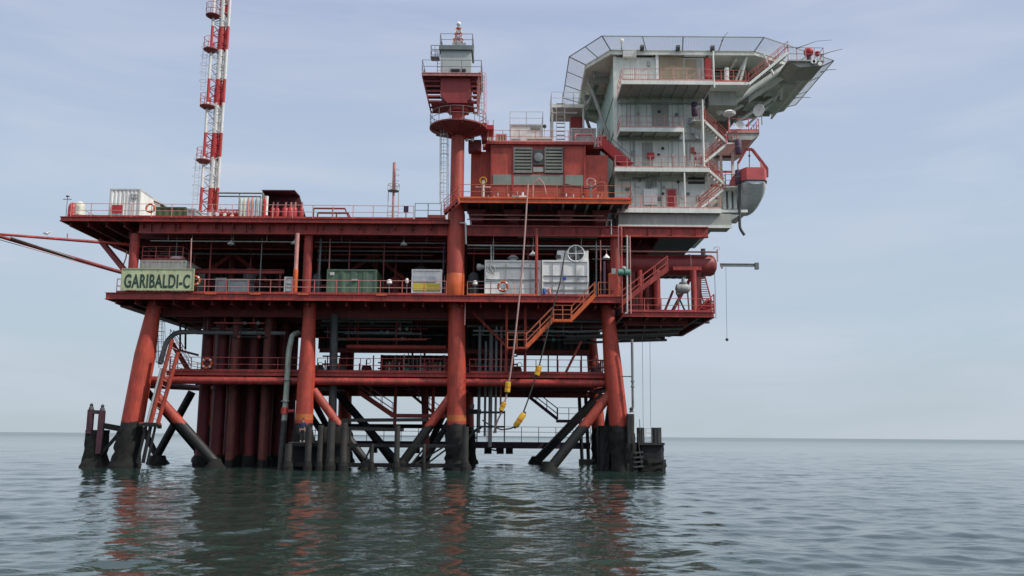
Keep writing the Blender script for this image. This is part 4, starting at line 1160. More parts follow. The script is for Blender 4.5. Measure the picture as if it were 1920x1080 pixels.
# balconies
def balcony(px0, px1, pye, Yb, label, depth_to=YW, th=.22, col='railpink', sp=1.1, toe='railpink', und='under', side=True):
    x0, x1 = pt(px0, pye, Yb).x, pt(px1, pye, Yb).x; z = pt((px0+px1)/2, pye, Yb).z
    b_ = MB().box(x0, x1, Yb+.08, depth_to, z-.12, z).build('balcony', und, qt)
    mb = MB(); mb.box(x0-.03, x1+.03, Yb, Yb+.08, z-th, z+.03); mb.box(x0-.03, x0+.05, Yb+.08, depth_to, z-th, z-.125); mb.box(x1-.05, x1+.03, Yb+.08, depth_to, z-th, z-.125)
    mb.build('edge_trim', 'wall', b_)
    k = int((x1-x0)/.9)
    for i in range(1, k): MB().box(x0+(x1-x0)*i/k-.04, x0+(x1-x0)*i/k+.04, Yb+.1, depth_to-.05, z-th, z-.125).build('floor_beam', 'under', b_)
    pts = [(x0+.05, Yb+.05, z), (x1-.05, Yb+.05, z)]
    if side: pts = [(x0+.05, depth_to-.1, z)]+pts
    railing(pts, label, 1.05, sp, col, col, toe=toe)
    return x0, x1, z
bx0, bx1, zb3 = balcony(1166, 1337, 151.5, 71, 'pink railing of the top balcony under the helicopter deck', th=.3)
_, _, zb2 = balcony(1162, 1281, 240, 72.6, 'pink and grey railing of the second balcony from the top', th=.3, sp=.8)
_, _, zb1 = balcony(1153, 1330, 315, 72.8, 'long pink railing of the third balcony down', th=.3, sp=.95)
_, _, zb0 = balcony(1158, 1352, 391, 72.4, 'lowest long railing on the pale block above the dark red girder', th=.35, sp=.95)
MB().box(pt(1160, 400, 72.6).x, pt(1372, 400, 72.6).x, 72.8, 74.6, pt(1250, 424, 72.6).z, pt(1250, 399, 72.6).z).build('base_frame', 'under', qt)
MB().box(pt(1160, 400, 72.6).x+.1, pt(1345, 400, 72.6).x, 74.7, 90, pt(1250, 412, 72.6).z, ZQ0-.01).build('floor_structure', 'dgrey', qt)
MB().prismy([(pt(1350, 400, 72.7).x, pt(1350, 399, 72.7).z), (pt(1388, 400, 72.7).x, pt(1388, 402, 72.7).z), (pt(1372, 410, 72.7).x, pt(1372, 412, 72.7).z), (pt(1372, 424, 72.7).x, pt(1372, 424, 72.7).z)], 72.9, 74.5).build('tapered_bracket', 'under', qt)
MB().box(pt(1160, 400, 72.6).x-.02, pt(1372, 400, 72.6).x+.02, 72.7, 72.8, pt(1250, 426, 72.6).z, pt(1250, 421, 72.6).z).build('base_flange', 'wall', qt)
MB().box(pt(1335, 395, 73).x, pt(1402, 395, 73).x, 73, 77, pt(1370, 398, 73).z, pt(1370, 393, 73).z).build('boat_landing_stage', 'wall', qt)
# wall fittings, each its own piece
def on_wall(px0, py0, px1, py1, m_, name, Yq=YW, d=.12):
    x0, x1, z0, z1 = rect(px0, py0, px1, py1, Yq)
    return MB().box(x0, x1, Yq-d, Yq-.002, z0, z1).build(name, m_, qt)
on_wall(1167, 97, 1192, 110, 'white', 'air_unit', d=.5)
on_wall(1229, 100, 1234, 155, 'white', 'wall_rib', d=.25)
on_wall(1236, 98, 1281, 152, 'brown', 'tarpaulin', d=.10)
on_wall(1284, 112, 1306, 152, 'brown', 'tarpaulin', d=.10)
on_wall(1308, 112, 1316, 150, 'under', 'door', d=.07)
on_wall(1321, 112, 1332, 148, 'brightred', 'red_cabinet', d=.35)
on_wall(1282, 103, 1322, 107, 'white', 'pipe_tray', d=.4)
on_wall(1222, 192, 1254, 238, 'under', 'door', d=.05)
on_wall(1282, 186, 1286, 250, 'wall', 'wall_rib', d=.18)
on_wall(1194, 188, 1198, 240, 'wallgreen', 'wall_rib', d=.12)
on_wall(1204, 268, 1224, 312, 'under', 'door', d=.05)
on_wall(1213, 288, 1226, 298, 'brightred', 'fire_hose_box', d=.3)
on_wall(1254, 268, 1257, 314, 'wall', 'wall_rib', d=.12)
on_wall(1206, 357, 1231, 386, 'white', 'switch_cabinet', d=.45)
dr = on_wall(1249, 354, 1269, 390, 'railpink', 'door_frame', d=.08)
x0, x1, z0, z1 = rect(1252, 357, 1266, 390, YW)
MB().box(x0, x1, YW-.12, YW-.081, z0, z1).build('door', 'brightred', dr)
on_wall(1290, 333, 1321, 345, 'dgrey', 'vent_grille', d=.06)
on_wall(1186, 333, 1210, 338, 'mgrey', 'vent_grille', d=.06)
for px, py in ((1236, 209), (1243, 278), (1235, 290), (1272, 341), (1200, 338), (1243, 363), (1303, 287), (1305, 297)):
    p = pt(px, py, YW-.1); MB().lathe((p.x, YW, p.z), [(.1, 0), (.13, -.08), (.09, -.2)], 10, 'Y').build('wall_lamp', 'dgrey', qt)
for px, py0, py1 in ((1175, 190, 240), (1188, 262, 314), (1220, 335, 390), (1216, 335, 360), (1240, 335, 390), (1288, 262, 312), (1294, 262, 300)):
    a, b = pt(px, py0, YW-.12), pt(px, py1, YW-.12); MB().tube(a, b, .04, n=6).build('wall_pipe', 'grey', qt)
for px, py0, py1, Yq, r_ in ((1281, 240, 392, 72.9, .07), (1316, 186, 312, 73.2, .11), (1337, 96, 165, 71.3, .07)):
    a = pt(px, py0, Yq); b = pt(px, py1, Yq); MB().tube((a.x, Yq, a.z), (a.x, Yq, b.z), r_, n=8).build('balcony_post', 'wall', qt)
p = pt(1363, 155, 74.2); MB().tube((p.x, 74.2, ZT2), (p.x, 74.2, pt(1363, 128, 74.2).z), .2, n=12).build('vent_pipe', 'wall', qt)
p = pt(1381, 158, 74.2); MB().tube((p.x, 74.2, ZT2), (p.x, 74.2, pt(1381, 153, 74.2).z), .15, n=12).build('vent_pipe', 'wall', qt)
# plate seams, cable runs and small boxes on the quarters front
rnd = random.Random(9)
for (pa_, pb_) in ((190, 238), (258, 312), (334, 388)):
    for px in (1166, 1182, 1190, 1212, 1260, 1272):
        a, b = pt(px, pa_, YW), pt(px, pb_, YW); MB().box(a.x-.02, a.x+.02, YW-.03, YW-.003, b.z, a.z).build('plate_seam', 'under', qt)
    a, b = pt(1158, pa_+3, YW), pt(1322, pa_+3, YW); MB().box(a.x+.1, b.x, YW-.18, YW-.003, a.z-.12, a.z).build('cable_tray', 'grey', qt)
for px, py, w_, h_, m_ in ((1182, 372, 5, 9, 'grey'), (1236, 372, 6, 8, 'mgrey'), (1244, 352, 5, 5, 'grey'), (1196, 348, 8, 6, 'wall'), (1280, 366, 6, 12, 'white'), (1196, 214, 5, 7, 'grey'), (1268, 216, 5, 6, 'mgrey'), (1186, 288, 6, 8, 'grey'), (1262, 292, 5, 7, 'white'), (1298, 282, 6, 10, 'railred'), (1290, 364, 5, 5, 'mgrey'), (1216, 120, 6, 8, 'grey'), (1176, 355, 7, 5, 'mgrey'), (1308, 372, 6, 10, 'grey')):
    on_wall(px-w_/2, py-h_/2, px+w_/2, py+h_/2, m_, 'junction_box', d=.18)
for px in (1170, 1174, 1178, 1182, 1186, 1190, 1194, 1198, 1202, 1206, 1210):
    x = pt(px, 140, 71.05).x; MB().tube((x, 71.06, zb3), (x, 71.06, zb3+1.05), .018, n=5).build('baluster', 'railpink', qt)
for px in (1212, 1218, 1224, 1230):
    p = pt(px, 330, YW-.15); q = pt(px, 350, YW-.15); MB().tube(p, q, .06, n=8).build('vent_pipe', 'grey', qt, True)
# upper right ledge
xa, xb = pt(1330, 162, 73).x, pt(1408, 162, 73).x
MB().box(xa, xb, 73, 78, ZT2-.25, ZT2).build('upper_ledge', 'wall', qt)
MB().box(xa+.3, xb-.9, 74.5, 79, ZT2-1.5, ZT2-.26).build('ledge_frame', 'under', qt)
railing([(xa, 73.05, ZT2), (xb-.4, 73.05, ZT2)], 'red railing on the ledge at the upper right of the quarters', 1.05, .9, 'railred', 'railred', toe='railred')
MB().box(pt(1336, 200, 78.8).x, pt(1372, 200, 78.8).x, 78.6, 84, pt(1350, 232, 78.8).z, pt(1350, 190, 78.8).z).build('plant_room', paint('plant_brown', (.16, .11, .11), .7, .1, .1), qt)
# platform for the aerials
ZA = pt(1395, 246, 73.5).z
xa, xb = pt(1366, 246, 73.5).x, pt(1423, 246, 73.5).x
MB().prismy([(xa, ZA), (xb, ZA), (xb, ZA-.35), (xb-.6, ZA-.75), (xa, ZA-.75)], 73.5, 79.5).build('aerial_platform', 'under', qt)
MB().box(xa, xb+.02, 73.42, 73.5, ZA-.16, ZA+.02).build('platform_trim', 'railpink', qt)
railing([(xa, 73.5, ZA), (xb, 73.5, ZA), (xb, 78, ZA)], 'red railing on the small platform with the dish aerials', 1.1, .8, 'railred', 'railred', toe='railred')
# stair tower on the right of the quarters
grp = 'zigzag stairs on the right of the quarters'
def fl_(a, b, lab): stair(pt(*a, 73.4), pt(*b, 73.4), .85, lab, 'wall', 'railred', group=grp, tread='railwhite', sw=.2, qs=(1, .72, .46, .2), rr=.026)
fl_((1321, 227), (1363, 267), 'topmost zigzag flight under the upper ledge of the quarters')
fl_((1362, 271), (1318, 307), 'second zigzag flight, descending to the left')
fl_((1320, 311), (1361, 347), 'third zigzag flight, descending to the right beside the lifeboat')
fl_((1356, 356), (1312, 392), 'lowest zigzag flight, reaching the lowest balcony')
for i, (px0, px1, py) in enumerate(((1362, 1382, 268), (1302, 1320, 309), (1360, 1384, 349), (1300, 1322, 225))):
    xa, xb = pt(px0, py, 73.4).x, pt(px1, py, 73.4).x; z = pt(px0, py, 73.4).z
    o = MB().box(xa, xb, 73.3, 76.4, z-.12, z).build('stair_landing', 'wall', None)
    tag(o, ['landing at the right end of the topmost zigzag flight', 'landing where the two middle zigzag flights meet on the left', 'landing beside the red rim of the lifeboat', 'landing at the head of the zigzag stairs'][i], 'landing', 'landings of the zigzag stairs')
    railing([(xa, 73.35, z), (xb, 73.35, z)], ['short red railing on the landing beside the aerial platform', 'short red railing on the left landing of the zigzag stairs', 'short red railing on the landing beside the lifeboat', 'short red railing at the head of the zigzag stairs'][i], 1.0, .5, 'railred', 'railred')
for i, (px, py0, py1, lab) in enumerate(((1302, 192, 217, 'dark purple canister at the top of the zigzag stairs'), (1384, 262, 289, 'dark purple canister under the aerial platform'), (1384, 319, 345, 'dark purple canister beside the red rim of the lifeboat'))):
    a, b = pt(px, py0, 73.2), pt(px, py1, 73.2)
    o = MB().lathe((a.x, 73.2, b.z), [(.24, 0), (.27, .04), (.27, a.z-b.z-.04), (.24, a.z-b.z)], 16).build('canister', 'purple', None, True)
    MB().lathe((a.x, 73.2, (a.z+b.z)/2), [(.272, -.03), (.285, -.03), (.285, .03), (.272, .03)], 16).build('strap', 'mgrey', o, True)
    tag(o, lab, 'canister', 'dark canisters right of the quarters')
# stair tower posts
mbx = thing('stair_tower_frame', (pt(1373, 300, 76.3).x, 76.3, zb0), 'pale open steel frame behind the zigzag stairs and the lifeboat', 'steel frame')
for px in (1328, 1352, 1374):
    x = pt(px, 320, 76.5).x; MB().bar((x, 76.5, zb0), (x, 76.5, ZA), .22, .22, (0, 1, 0)).build('post', 'wall', mbx)
x0, x1 = pt(1328, 320, 76.5).x, pt(1374, 320, 76.5).x
for py in (294, 322, 348, 372):
    z = pt(1350, py, 76.5).z; MB().bar((x0+.12, 76.5, z), (x1-.12, 76.5, z), .14, .16).build('cross_bar', 'railred' if py != 294 else 'purple', mbx)
for px in (1358, 1368, 1378):
    x0, x1, z0, z1 = rect(px-3, 352, px+3, 392, 74.5); MB().box(x0, x1, 74.4, 76.4, z0, z1).build('support_plate', 'wall', mbx)
# pale tubes and lumps between the balcony and the stairs
for i, (px, py, r_) in enumerate(((1296, 228, .30), (1306, 256, .26), (1298, 246, .22))):
    p = pt(px, py, 73.9); MB().lathe((p.x, 73.9, p.z), [(.05, -.35), (r_, -.25), (r_, .25), (.05, .35)], 14).build('expansion_pot', 'grey', qt, True)

# ================================================================== helicopter deck
hx_ = lambda u: u*71/F/ (math.cos(R(9.27))) if False else None
def HP(px, py):     # a point of the deck level from the picture
    return ptz(px, py, ZH)
poly = [HP(1145, 93.0), HP(1414, 96.0)]
y0 = Y0H
k_ = (poly[1].x-poly[0].x)/(1414-1145)
xL = 142.5/183*poly[0].x; xR = 590*k_
poly = [(poly[0].x, y0), (poly[1].x, y0), (xR, y0+4.0), (xR, y0+13.5), (poly[1].x+.5, y0+18.5), (poly[0].x+1.5, y0+18.5), (xL, y0+15.5), (xL, y0+3.2)]
hd = thing('helicopter_deck', (poly[0][0], y0, ZH), 'octagonal pale helicopter deck with outward tilted safety nets on top of the quarters', 'helideck')
MB().prism(poly, ZH-.16, ZH).build('deck_plate', 'wall', hd)
mb = MB()
for a, b in zip(poly, poly[1:]+poly[:1]): mb.ibeam((*a, ZH-.22), (*b, ZH-.22), .42, .16)
mb.build('edge_beam', 'wall', hd)
for i in range(9):
    x = xL+.8+(xR-xL-1.6)*i/8
    ya = y0+.3 if poly[0][0] < x < poly[1][0] else y0+4.2
    MB().ibeam((x, ya, ZH-.45), (x, y0+15.0, ZH-.45), .55, .2).build('joist', 'wall', hd)
for y in (78.5, 83, 87): 
    MB().ibeam((xL+.3, y+.3, ZH-.85), (xR-1.5, y+.3, ZH-.85), .5, .25).build('girder', 'under', hd)
cx = sum(p[0] for p in poly)/8; cyy = sum(p[1] for p in poly)/8
outer = []
n = len(poly); OUT, UP = 1.55, .55
for i in range(n):
    p0, p1, p2 = [Vector(poly[(i+q) % n]) for q in (-1, 0, 1)]
    e1 = (p1-p0).normalized(); e2 = (p2-p1).normalized()
    n1 = Vector((e1.y, -e1.x)); n2 = Vector((e2.y, -e2.x)); m_ = (n1+n2).normalized()
    outer.append(p1+m_*OUT/max(.5, m_.dot(n1)))
for i in range(n):
    a0, a1 = Vector((*poly[i], ZH-.05)), Vector((*poly[(i+1) % n], ZH-.05)); b0, b1 = Vector((*outer[i], ZH+UP)), Vector((*outer[(i+1) % n], ZH+UP))
    fr = MB().tube(b0, b1, .05, n=6)
    L_ = (a1-a0).length; k = max(2, round(L_/2.9))
    for j in range(k+1):
        t = j/k; p, q = a0.lerp(a1, t), b0.lerp(b1, t)
        fr.tube(p, q, .05, n=6)
    for t in (0, 1.0):
        pass
    o = fr.build('net_frame', 'raildark' if i in (6, 7) else 'grey', hd, True)
    mb = MB(); m1 = int(L_/.13)
    for j in range(1, m1): 
        t = j/m1; mb.bar(a0.lerp(a1, t), b0.lerp(b1, t), .022, .006)
    for j in range(1, 12):
        t = j/12; mb.bar(a0.lerp(b0, t), a1.lerp(b1, t), .022, .006)
    mb.build('net', 'net', o)
# props below the overhangs
def prop(a, b, r=.14, m_='wall'): MB().tube(a, b, r, n=10).build('prop', m_, hd, True)
prop(pt(1345, 212, 76), pt(1478, 122, 76), .28); prop(pt(1362, 214, 78.5), pt(1502, 122, 78.5), .24)
prop(pt(1372, 188, 77), pt(1520, 118, 77), .12); prop(pt(1452, 188, 82), pt(1464, 165, 80), .12); prop(pt(1464, 186, 81), pt(1466, 160, 80), .12)
prop(pt(1380, 230, 80), pt(1470, 170, 84), .16); prop(pt(1400, 236, 82), pt(1455, 185, 86), .12)
prop(pt(1102, 196, 82), pt(1140, 122, 82), .16, 'under'); prop(pt(1092, 206, 87), pt(1128, 160, 87), .14, 'under'); prop((XQ0, 79, ZH-6.5), (xL+.3, 79, ZH-.8), .16, 'under'); prop((XQ0, 86, ZH-6.5), (xL+.3, 86, ZH-.8), .16, 'under')
prop(pt(1386, 160, 74.5), pt(1402, 100, 74.5), .12); prop(pt(1450, 140, 74.5), pt(1430, 100, 74.5), .10); prop(pt(1402, 100, 75), pt(1375, 162, 75), .1)
# nets have small brackets with lamps along the front
for px in (1203, 1270, 1335):
    p = HP(px, 94); MB().box(p.x-.16, p.x+.16, y0-.45, y0-.05, ZH-.1, ZH+.28).build('net_bracket', 'dgrey', hd)
p = HP(1165, 93); q = MB().tube((p.x, y0-.3, ZH-.1), (p.x, y0-.3, ZH+.55), .07, n=8).build('lamp_post', 'grey', hd, True)
MB().sphere((p.x, y0-.3, ZH+.72), .2, 12, 8).build('deck_lamp', 'lamp', q, True)
# stair up to the deck and horn platform at the right corner
stair(pt(1478, 98, 72.9), pt(1404, 158, 72.9), .9, 'red railed stair rising from the upper ledge to the helicopter deck', 'wall', 'railred', wdir=(0, 1, 0))
hp = thing('horn_platform', pt(1515, 118, 73.0), 'small grey platform with a railing at the right tip of the helicopter deck', 'platform')
xa, xb = pt(1478, 112, 73).x, pt(1545, 112, 73).x; zz_ = pt(1515, 112, 73).z
MB().box(xa, xb, 73, 76.5, zz_-.12, zz_).build('floor', 'grey', hp)
MB().prismy([(xa+.2, zz_-.13), (xb, zz_-.13), (xb, zz_-.4), (xa+1.0, zz_-.6)], 73.2, 76.4).build('frame', 'under', hp)
for px in (1524, 1537, 1527):
    p = pt(px, 116+(px % 3)*4, 72.9); MB().lathe((p.x, 72.9, p.z), [(.05, .15), (.16, .1), (.18, -.1)], 10, 'Y').build('flood_lamp', 'lamp', hp)
railing([(xa, 73.05, zz_), (xb, 73.05, zz_), (xb, 76, zz_)], 'grey and pink railing around the horn platform', 1.1, .8, 'railpink', 'raildark')
p = pt(1516, 98, 73.6)
hb = thing('red_beacon_drum', (p.x, 73.6, zz_), 'round dark red ball shaped drum on the platform at the right tip', 'fog signal')
MB().sphere((p.x, 73.6, p.z), .42, 16, 10).build('drum', 'brightred', hb, True); MB().lathe((p.x, 73.6, zz_), [(.3, 0), (.2, .1), (.18, p.z-zz_-.3)], 12).build('stand', 'purple', hb, True)
MB().lathe((p.x+.75, 73.6, p.z-.3), [(.18, 0), (.22, .3), (.1, .4)], 12).build('small_horn', 'brightred', hb, True)
for i, (pts_, lab) in enumerate((([(1494, 90), (1512, 84), (1532, 77), (1560, 75)], 'upper whip aerial bending right from the deck corner'), ([(1540, 103), (1558, 97), (1580, 92)], 'whip aerial pointing right from the horn platform'), ([(1540, 135), (1552, 131), (1568, 130)], 'short whip aerial below the horn platform'), ([(1490, 184), (1502, 182), (1520, 183)], 'whip aerial at the lower right net'), ([(1354, 76), (1358, 68), (1365, 60)], 'thin whip aerial standing on the front net frame'))):
    pp = [pt(a, b, 73) for a, b in pts_]
    o = MB().path(pp, [.04, .03, .02, .014][:len(pp)], 5).build('whip_aerial', 'raildark', None, True)
    tag(o, lab, 'aerial', 'whip aerials')
    MB().sphere(pp[0], .07, 8, 6).build('aerial_base', 'dgrey', o)
# dishes
def dish(px, py, Y_, r, d, label, post_to):
    c = pt(px, py, Y_)
    root = thing('satellite_dish', (c.x, Y_, post_to), label, 'satellite dish', 'dish aerials')
    mb = MB(); n = 20; rings = 5; vs = []
    dv = Vector(d).normalized(); u = dv.cross(Vector((0, 0, 1))).normalized(); v = dv.cross(u)
    for i in range(rings+1):
        rr = r*i/rings; dep = .28*r*(rr/r)**2
        for j in range(n):
            a = 2*math.pi*j/n; vs.append(c+dv*dep+(u*math.cos(a)+v*math.sin(a))*rr)
    k = len(vs)
    vs += [q-dv*.04 for q in vs]
    fs = [(i*n+j, i*n+(j+1) % n, (i+1)*n+(j+1) % n, (i+1)*n+j) for i in range(rings) for j in range(n)]
    fs += [tuple(reversed([q+k for q in f])) for f in fs]
    fs += [(rings*n+j, rings*n+(j+1) % n, rings*n+(j+1) % n+k, rings*n+j+k) for j in range(n)]
    mb.add(vs, fs); mb.build('reflector', 'white', root, True)
    MB().tube(c-dv*.05, c-dv*.4, .06, n=8).build('mount', 'grey', root)
    MB().tube(c-dv*.35, (c.x-dv.x*.35, c.y-dv.y*.35, post_to), .05, n=8).build('post', 'grey', root)
    MB().tube(c+dv*.04, c+dv*.5*r*1.6, .02, n=6).build('feed_arm', 'grey', root)
dish(1424, 207, 73.8, .52, (-.75, -.75, -.15), 'larger white dish aerial facing down beside the deck props', pt(1424, 232, 73.8).z)
dish(1387, 235, 73.3, .36, (-.35, -1, .1), 'smaller white dish aerial on the small platform', ZA)
rd = thing('aerial_box', (pt(1366, 215, 73.6).x, 73.6, ZA), 'pale many sided aerial housing on a thin post left of the dishes', 'aerial')
c = pt(1367, 213, 73.6)
MB().lathe(c, [(.15, -.28), (.5, -.12), (.58, .05), (.3, .25)], 10).build('housing', 'white', rd); MB().tube((c.x, 73.6, ZA), c, .05, n=8).build('post', 'wall', rd)

# ================================================================== lifeboat hanging in its frame
lb = thing('lifeboat', pt(1410, 360, 75), 'pale grey lifeboat hull with a red rim hanging right of the quarters', 'lifeboat')
xa, xb = pt(1386, 330, 73).x, pt(1439, 330, 73).x; lx = (xa+xb)/2; hw = (xb-xa)/2
zr1, zr0 = pt(1412, 318, 73).z, pt(1412, 342, 73).z
mb = MB(); vs = []; ns, nc = 15, 15
for i in range(ns+1):
    t = i/ns; y = 72.3+6.9*t
    f = math.sin(math.pi*min(1, (t*.86+.14)))**.45 if t < 1 else .25
    f = (.60+.40*math.sin(math.pi/2*min(1, t/.2))) if t < .31 else (1-((t-.31)/.69)**2.4*.7)
    dpt = 2.25*math.sin(math.pi*(.03+.86*t))**.6
    for j in range(nc+1):
        a = math.pi*j/nc
        vs.append((lx-hw*f*math.cos(a), y, zr0-dpt*f*math.sin(a)**.85))
fs = [(i*(nc+1)+j, i*(nc+1)+j+1, (i+1)*(nc+1)+j+1, (i+1)*(nc+1)+j) for i in range(ns) for j in range(nc)]
fs.append(tuple(range(nc, -1, -1))); fs.append(tuple(ns*(nc+1)+j for j in range(nc+1)))
mb.add(vs, fs); mb.build('hull', 'hull', lb, True)
rim = []
for i in range(ns+1): rim.append((vs[i*(nc+1)][0], vs[i*(nc+1)][1], vs[i*(nc+1)+nc][0]))
mb = MB(); v2 = []
for (x0, y, x1) in rim:
    v2 += [(x0-.04, y, zr0), (x0-.04, y, zr1), (x1+.04, y, zr1), (x1+.04, y, zr0)]
f2 = []
for i in range(ns):
    for j in range(4): f2.append((i*4+j, (i+1)*4+j, (i+1)*4+(j+1) % 4, i*4+(j+1) % 4))
f2 += [(0, 1, 2, 3), tuple(ns*4+j for j in (3, 2, 1, 0))]
mb.add(v2, f2); mb.build('rim', 'rimred', lb)
MB().path([(lx-hw*1.0, 73.6, zr0), (lx-hw*.85, 72.75, zr0), (lx-hw*.6, 72.28, zr0), (lx+hw*.6, 72.28, zr0), (lx+hw*.85, 72.75, zr0), (lx+hw*1.0, 73.6, zr0)], .06, 8).build('rubbing_strake', 'hose', lb)
dv = thing('boat_davit', pt(1390, 345, 74), 'dark red A shaped davit arms holding the lifeboat', 'davit')
a, b, c, d_ = pt(1384, 306, 74.3), pt(1399, 280, 74.3), pt(1410, 280, 74.3), pt(1438, 316, 74.3)
for (p, q) in ((a, b), (b, c), (c, d_), (d_, pt(1438, 332, 74.3))): MB().bar(p, q, .2, .22, (0, 1, 0)).build('arm', 'red', dv)
MB().tube((a.x, 74.3, a.z), (a.x, 74.3, pt(1384, 345, 74.3).z), .09, n=8).build('post', 'railwhite', dv)
MB().tube(pt(1405, 282, 74.3), pt(1405, 318, 74.3), .035, n=6).build('fall_wire', 'dgrey', dv)
MB().sphere(pt(1405, 292, 74.3), .1, 8, 6).build('hook_block', 'dgrey', dv)
x0, x1, z0, z1 = rect(1426, 300, 1431, 318, 74.2); MB().box(x0, x1, 74.2, 74.3, z0, z1).build('end_post', 'railpink', dv)
pipe([pt(1386, 345, 73), pt(1387, 428, 73), pt(1396, 441, 73)], .12, 'dgrey', 'dark drain pipe bent at its foot hanging below the lifeboat', n=10)
# ================================================================== railings of the decks
railing([(pt(131, 405, 71).x, 88, ZM), (pt(131, 405, 71).x, 71.1, ZM), (pt(775, 405, 71).x, 71.1, ZM)], 'long pale and red railing along the front of the upper deck', 1.12, 1.6, 'railpink', 'railpink', toe='red')
railing([(pt(217, 550, 70).x, 88, ZC), (pt(217, 550, 70).x, 70.1, ZC), (pt(836, 550, 70).x, 70.1, ZC)], 'long pinkish railing along the middle deck left of the crane pedestal', 1.12, 1.75, 'railred', 'railpink', toe='red')
railing([(pt(876, 550, 70).x, 70.1, ZC), (pt(1008, 550, 70).x, 70.1, ZC)], 'short grey railing carrying an orange life ring before the white cabin', 1.12, 1.9, 'orange2', 'raildark', toe='orange')
railing([(pt(1012, 560, 70).x, 70.1, ZC), (pt(1104, 560, 70).x, 70.1, ZC)], 'grey railing in front of the cabin with the round fan', 1.12, 1.9, 'raildark', 'raildark', toe='red')
railing([(pt(1122, 556, 70).x, 70.1, ZC), (pt(1164, 556, 70).x, 70.1, ZC)], 'short orange railing right of the head of the orange stairs', 1.12, 1.0, 'orange2', 'orange2', toe='orange')
railing([(pt(316, 700, 72).x, 72.1, ZL), (pt(560, 700, 72).x, 72.1, ZL)], 'dark red railing of the low walkway between the corner leg and the pale bent pipe', 1.1, 1.7, 'red', 'railred', toe='red')
railing([(pt(594, 700, 72).x, 72.1, ZL), (pt(836, 700, 72).x, 72.1, ZL)], 'dark red railing of the low walkway left of the crane leg', 1.1, 1.7, 'red', 'railred', toe='red')
railing([(pt(880, 700, 72).x, 72.1, ZL), (pt(1130, 700, 72).x, 72.1, ZL)], 'dark red railing of the low walkway right of the crane leg', 1.1, 1.7, 'red', 'railred', toe='red')
railing([(xl0+.2, 72.2, ZL), (xl0+.2, 87.9, ZL), (xl1-.2, 87.9, ZL), (xl1-.2, 72.4, ZL)], 'dark railing seen against the sky along the back of the low walkway', 1.15, 1.5, 'purple', 'purple', rails=(1.0, .66, .33), toe='dred')
railing([(xe0+.4, 70.1, ZX), (xe1-.1, 70.1, ZX), (xe1-.1, 83, ZX)], 'red railing around the lower deck wing on the right', 1.05, 1.3, 'railred', 'railred', toe='red')

# ================================================================== name sign
x0, x1, z0, z1 = rect(229, 505, 362, 543, 69.7)
sg = thing('name_sign', (x0, 69.7, z0), 'pale green name board reading GARIBALDI-C on the railing of the middle deck', 'sign')
MB().box(x0, x1, 69.7, 69.78, z0, z1).build('board', 'signgreen', sg)
mb = MB(); t = .07
mb.box(x0-t, x1+t, 69.66, 69.8, z1, z1+t); mb.box(x0-t, x1+t, 69.66, 69.8, z0-t, z0); mb.box(x0-t, x0, 69.66, 69.8, z0, z1); mb.box(x1, x1+t, 69.66, 69.8, z0, z1)
mb.build('board_frame', paint('sign_frame', (.38, .42, .25), .6, .1, .15), sg)
cu = bpy.data.curves.new('lettering', 'FONT'); cu.body = 'GARIBALDI-C'; cu.size = 1; cu.extrude = .012; cu.offset = .022; cu.space_character = 1.08
to = bpy.data.objects.new('lettering_source', cu); COL.objects.link(to)
bpy.context.view_layer.update()
dg = bpy.context.evaluated_depsgraph_get(); lm = bpy.data.meshes.new_from_object(to.evaluated_get(dg))
bpy.data.objects.remove(to)
co = np.empty(len(lm.vertices)*3, dtype=np.float32); lm.vertices.foreach_get('co', co); co = co.reshape(-1, 3)
mn, mx_ = co.min(0), co.max(0)
tx0, tx1, tz0, tz1 = rect(233, 514, 356, 540, 69.66)
nc_ = np.empty_like(co)
nc_[:, 0] = tx0+(co[:, 0]-mn[0])/(mx_[0]-mn[0])*(tx1-tx0)-x0
nc_[:, 2] = tz0+(co[:, 1]-mn[1])/(mx_[1]-mn[1])*(tz1-tz0)-z0
nc_[:, 1] = -.012-co[:, 2]
lm.vertices.foreach_set('co', nc_.ravel()); lm.materials.clear(); lm.materials.append(M['letter']); lm.update()
lo_ = bpy.data.objects.new('lettering', lm); COL.objects.link(lo_); lo_.parent = sg
for i in range(4):
    x = x0+.5+(x1-x0-1)*i/3; MB().box(x-.05, x+.05, 69.8, 69.98, ZC+.1, z0+.9).build('bracket', 'railred', sg)
for i in range(5):
    x = x0+.12+(x1-x0-.24)*i/4
    for z in (z0+.1, z1-.1): MB().lathe((x, 69.70, z), [(.035, 0), (.035, -.02)], 8, 'Y').build('bolt', 'mgrey', sg)

# ================================================================== things on the middle deck
rt, xa, xb, z_ = container(262, 350, 488, 72.2, 4.5, ZC, 'cream', 'cream ribbed container behind the green name sign', 'cream', pitch=.35)
railing([(xa+.1, 75, z_), (xa+.1, 72.3, z_), (xb-.4, 72.3, z_), (xb-.4, 75, z_)], 'red railing on top of the cream container behind the name sign', 1.15, 1.2, 'railred', 'railred', toe='red', rails=(1.0, .66, .33))
bd = thing('covered_winch', (pt(330, 485, 73).x, 73, z_), 'pale rounded hood on top of the cream container', 'winch')
c = pt(333, 484, 73); MB().lathe((c.x, 73, z_), [(.55, .1), (.6, .3), (.5, .42), (.2, .5)], 16).build('hood', 'white', bd, True); MB().box(c.x-.4, c.x+.4, 72.8, 73.4, z_, z_+.12).build('base', 'cream', bd)
sm = thing('cable_reel', (pt(305, 486, 72.8).x, 72.8, z_), 'small brown reel left of the pale hood on the cream container', 'reel')
MB().lathe((pt(305, 486, 72.8).x-.4, 72.8, z_+.2), [(.2, 0), (.2, .04), (.12, .05), (.12, .7), (.2, .71), (.2, .75)], 14, 'X').build('drum', 'brown', sm, True)
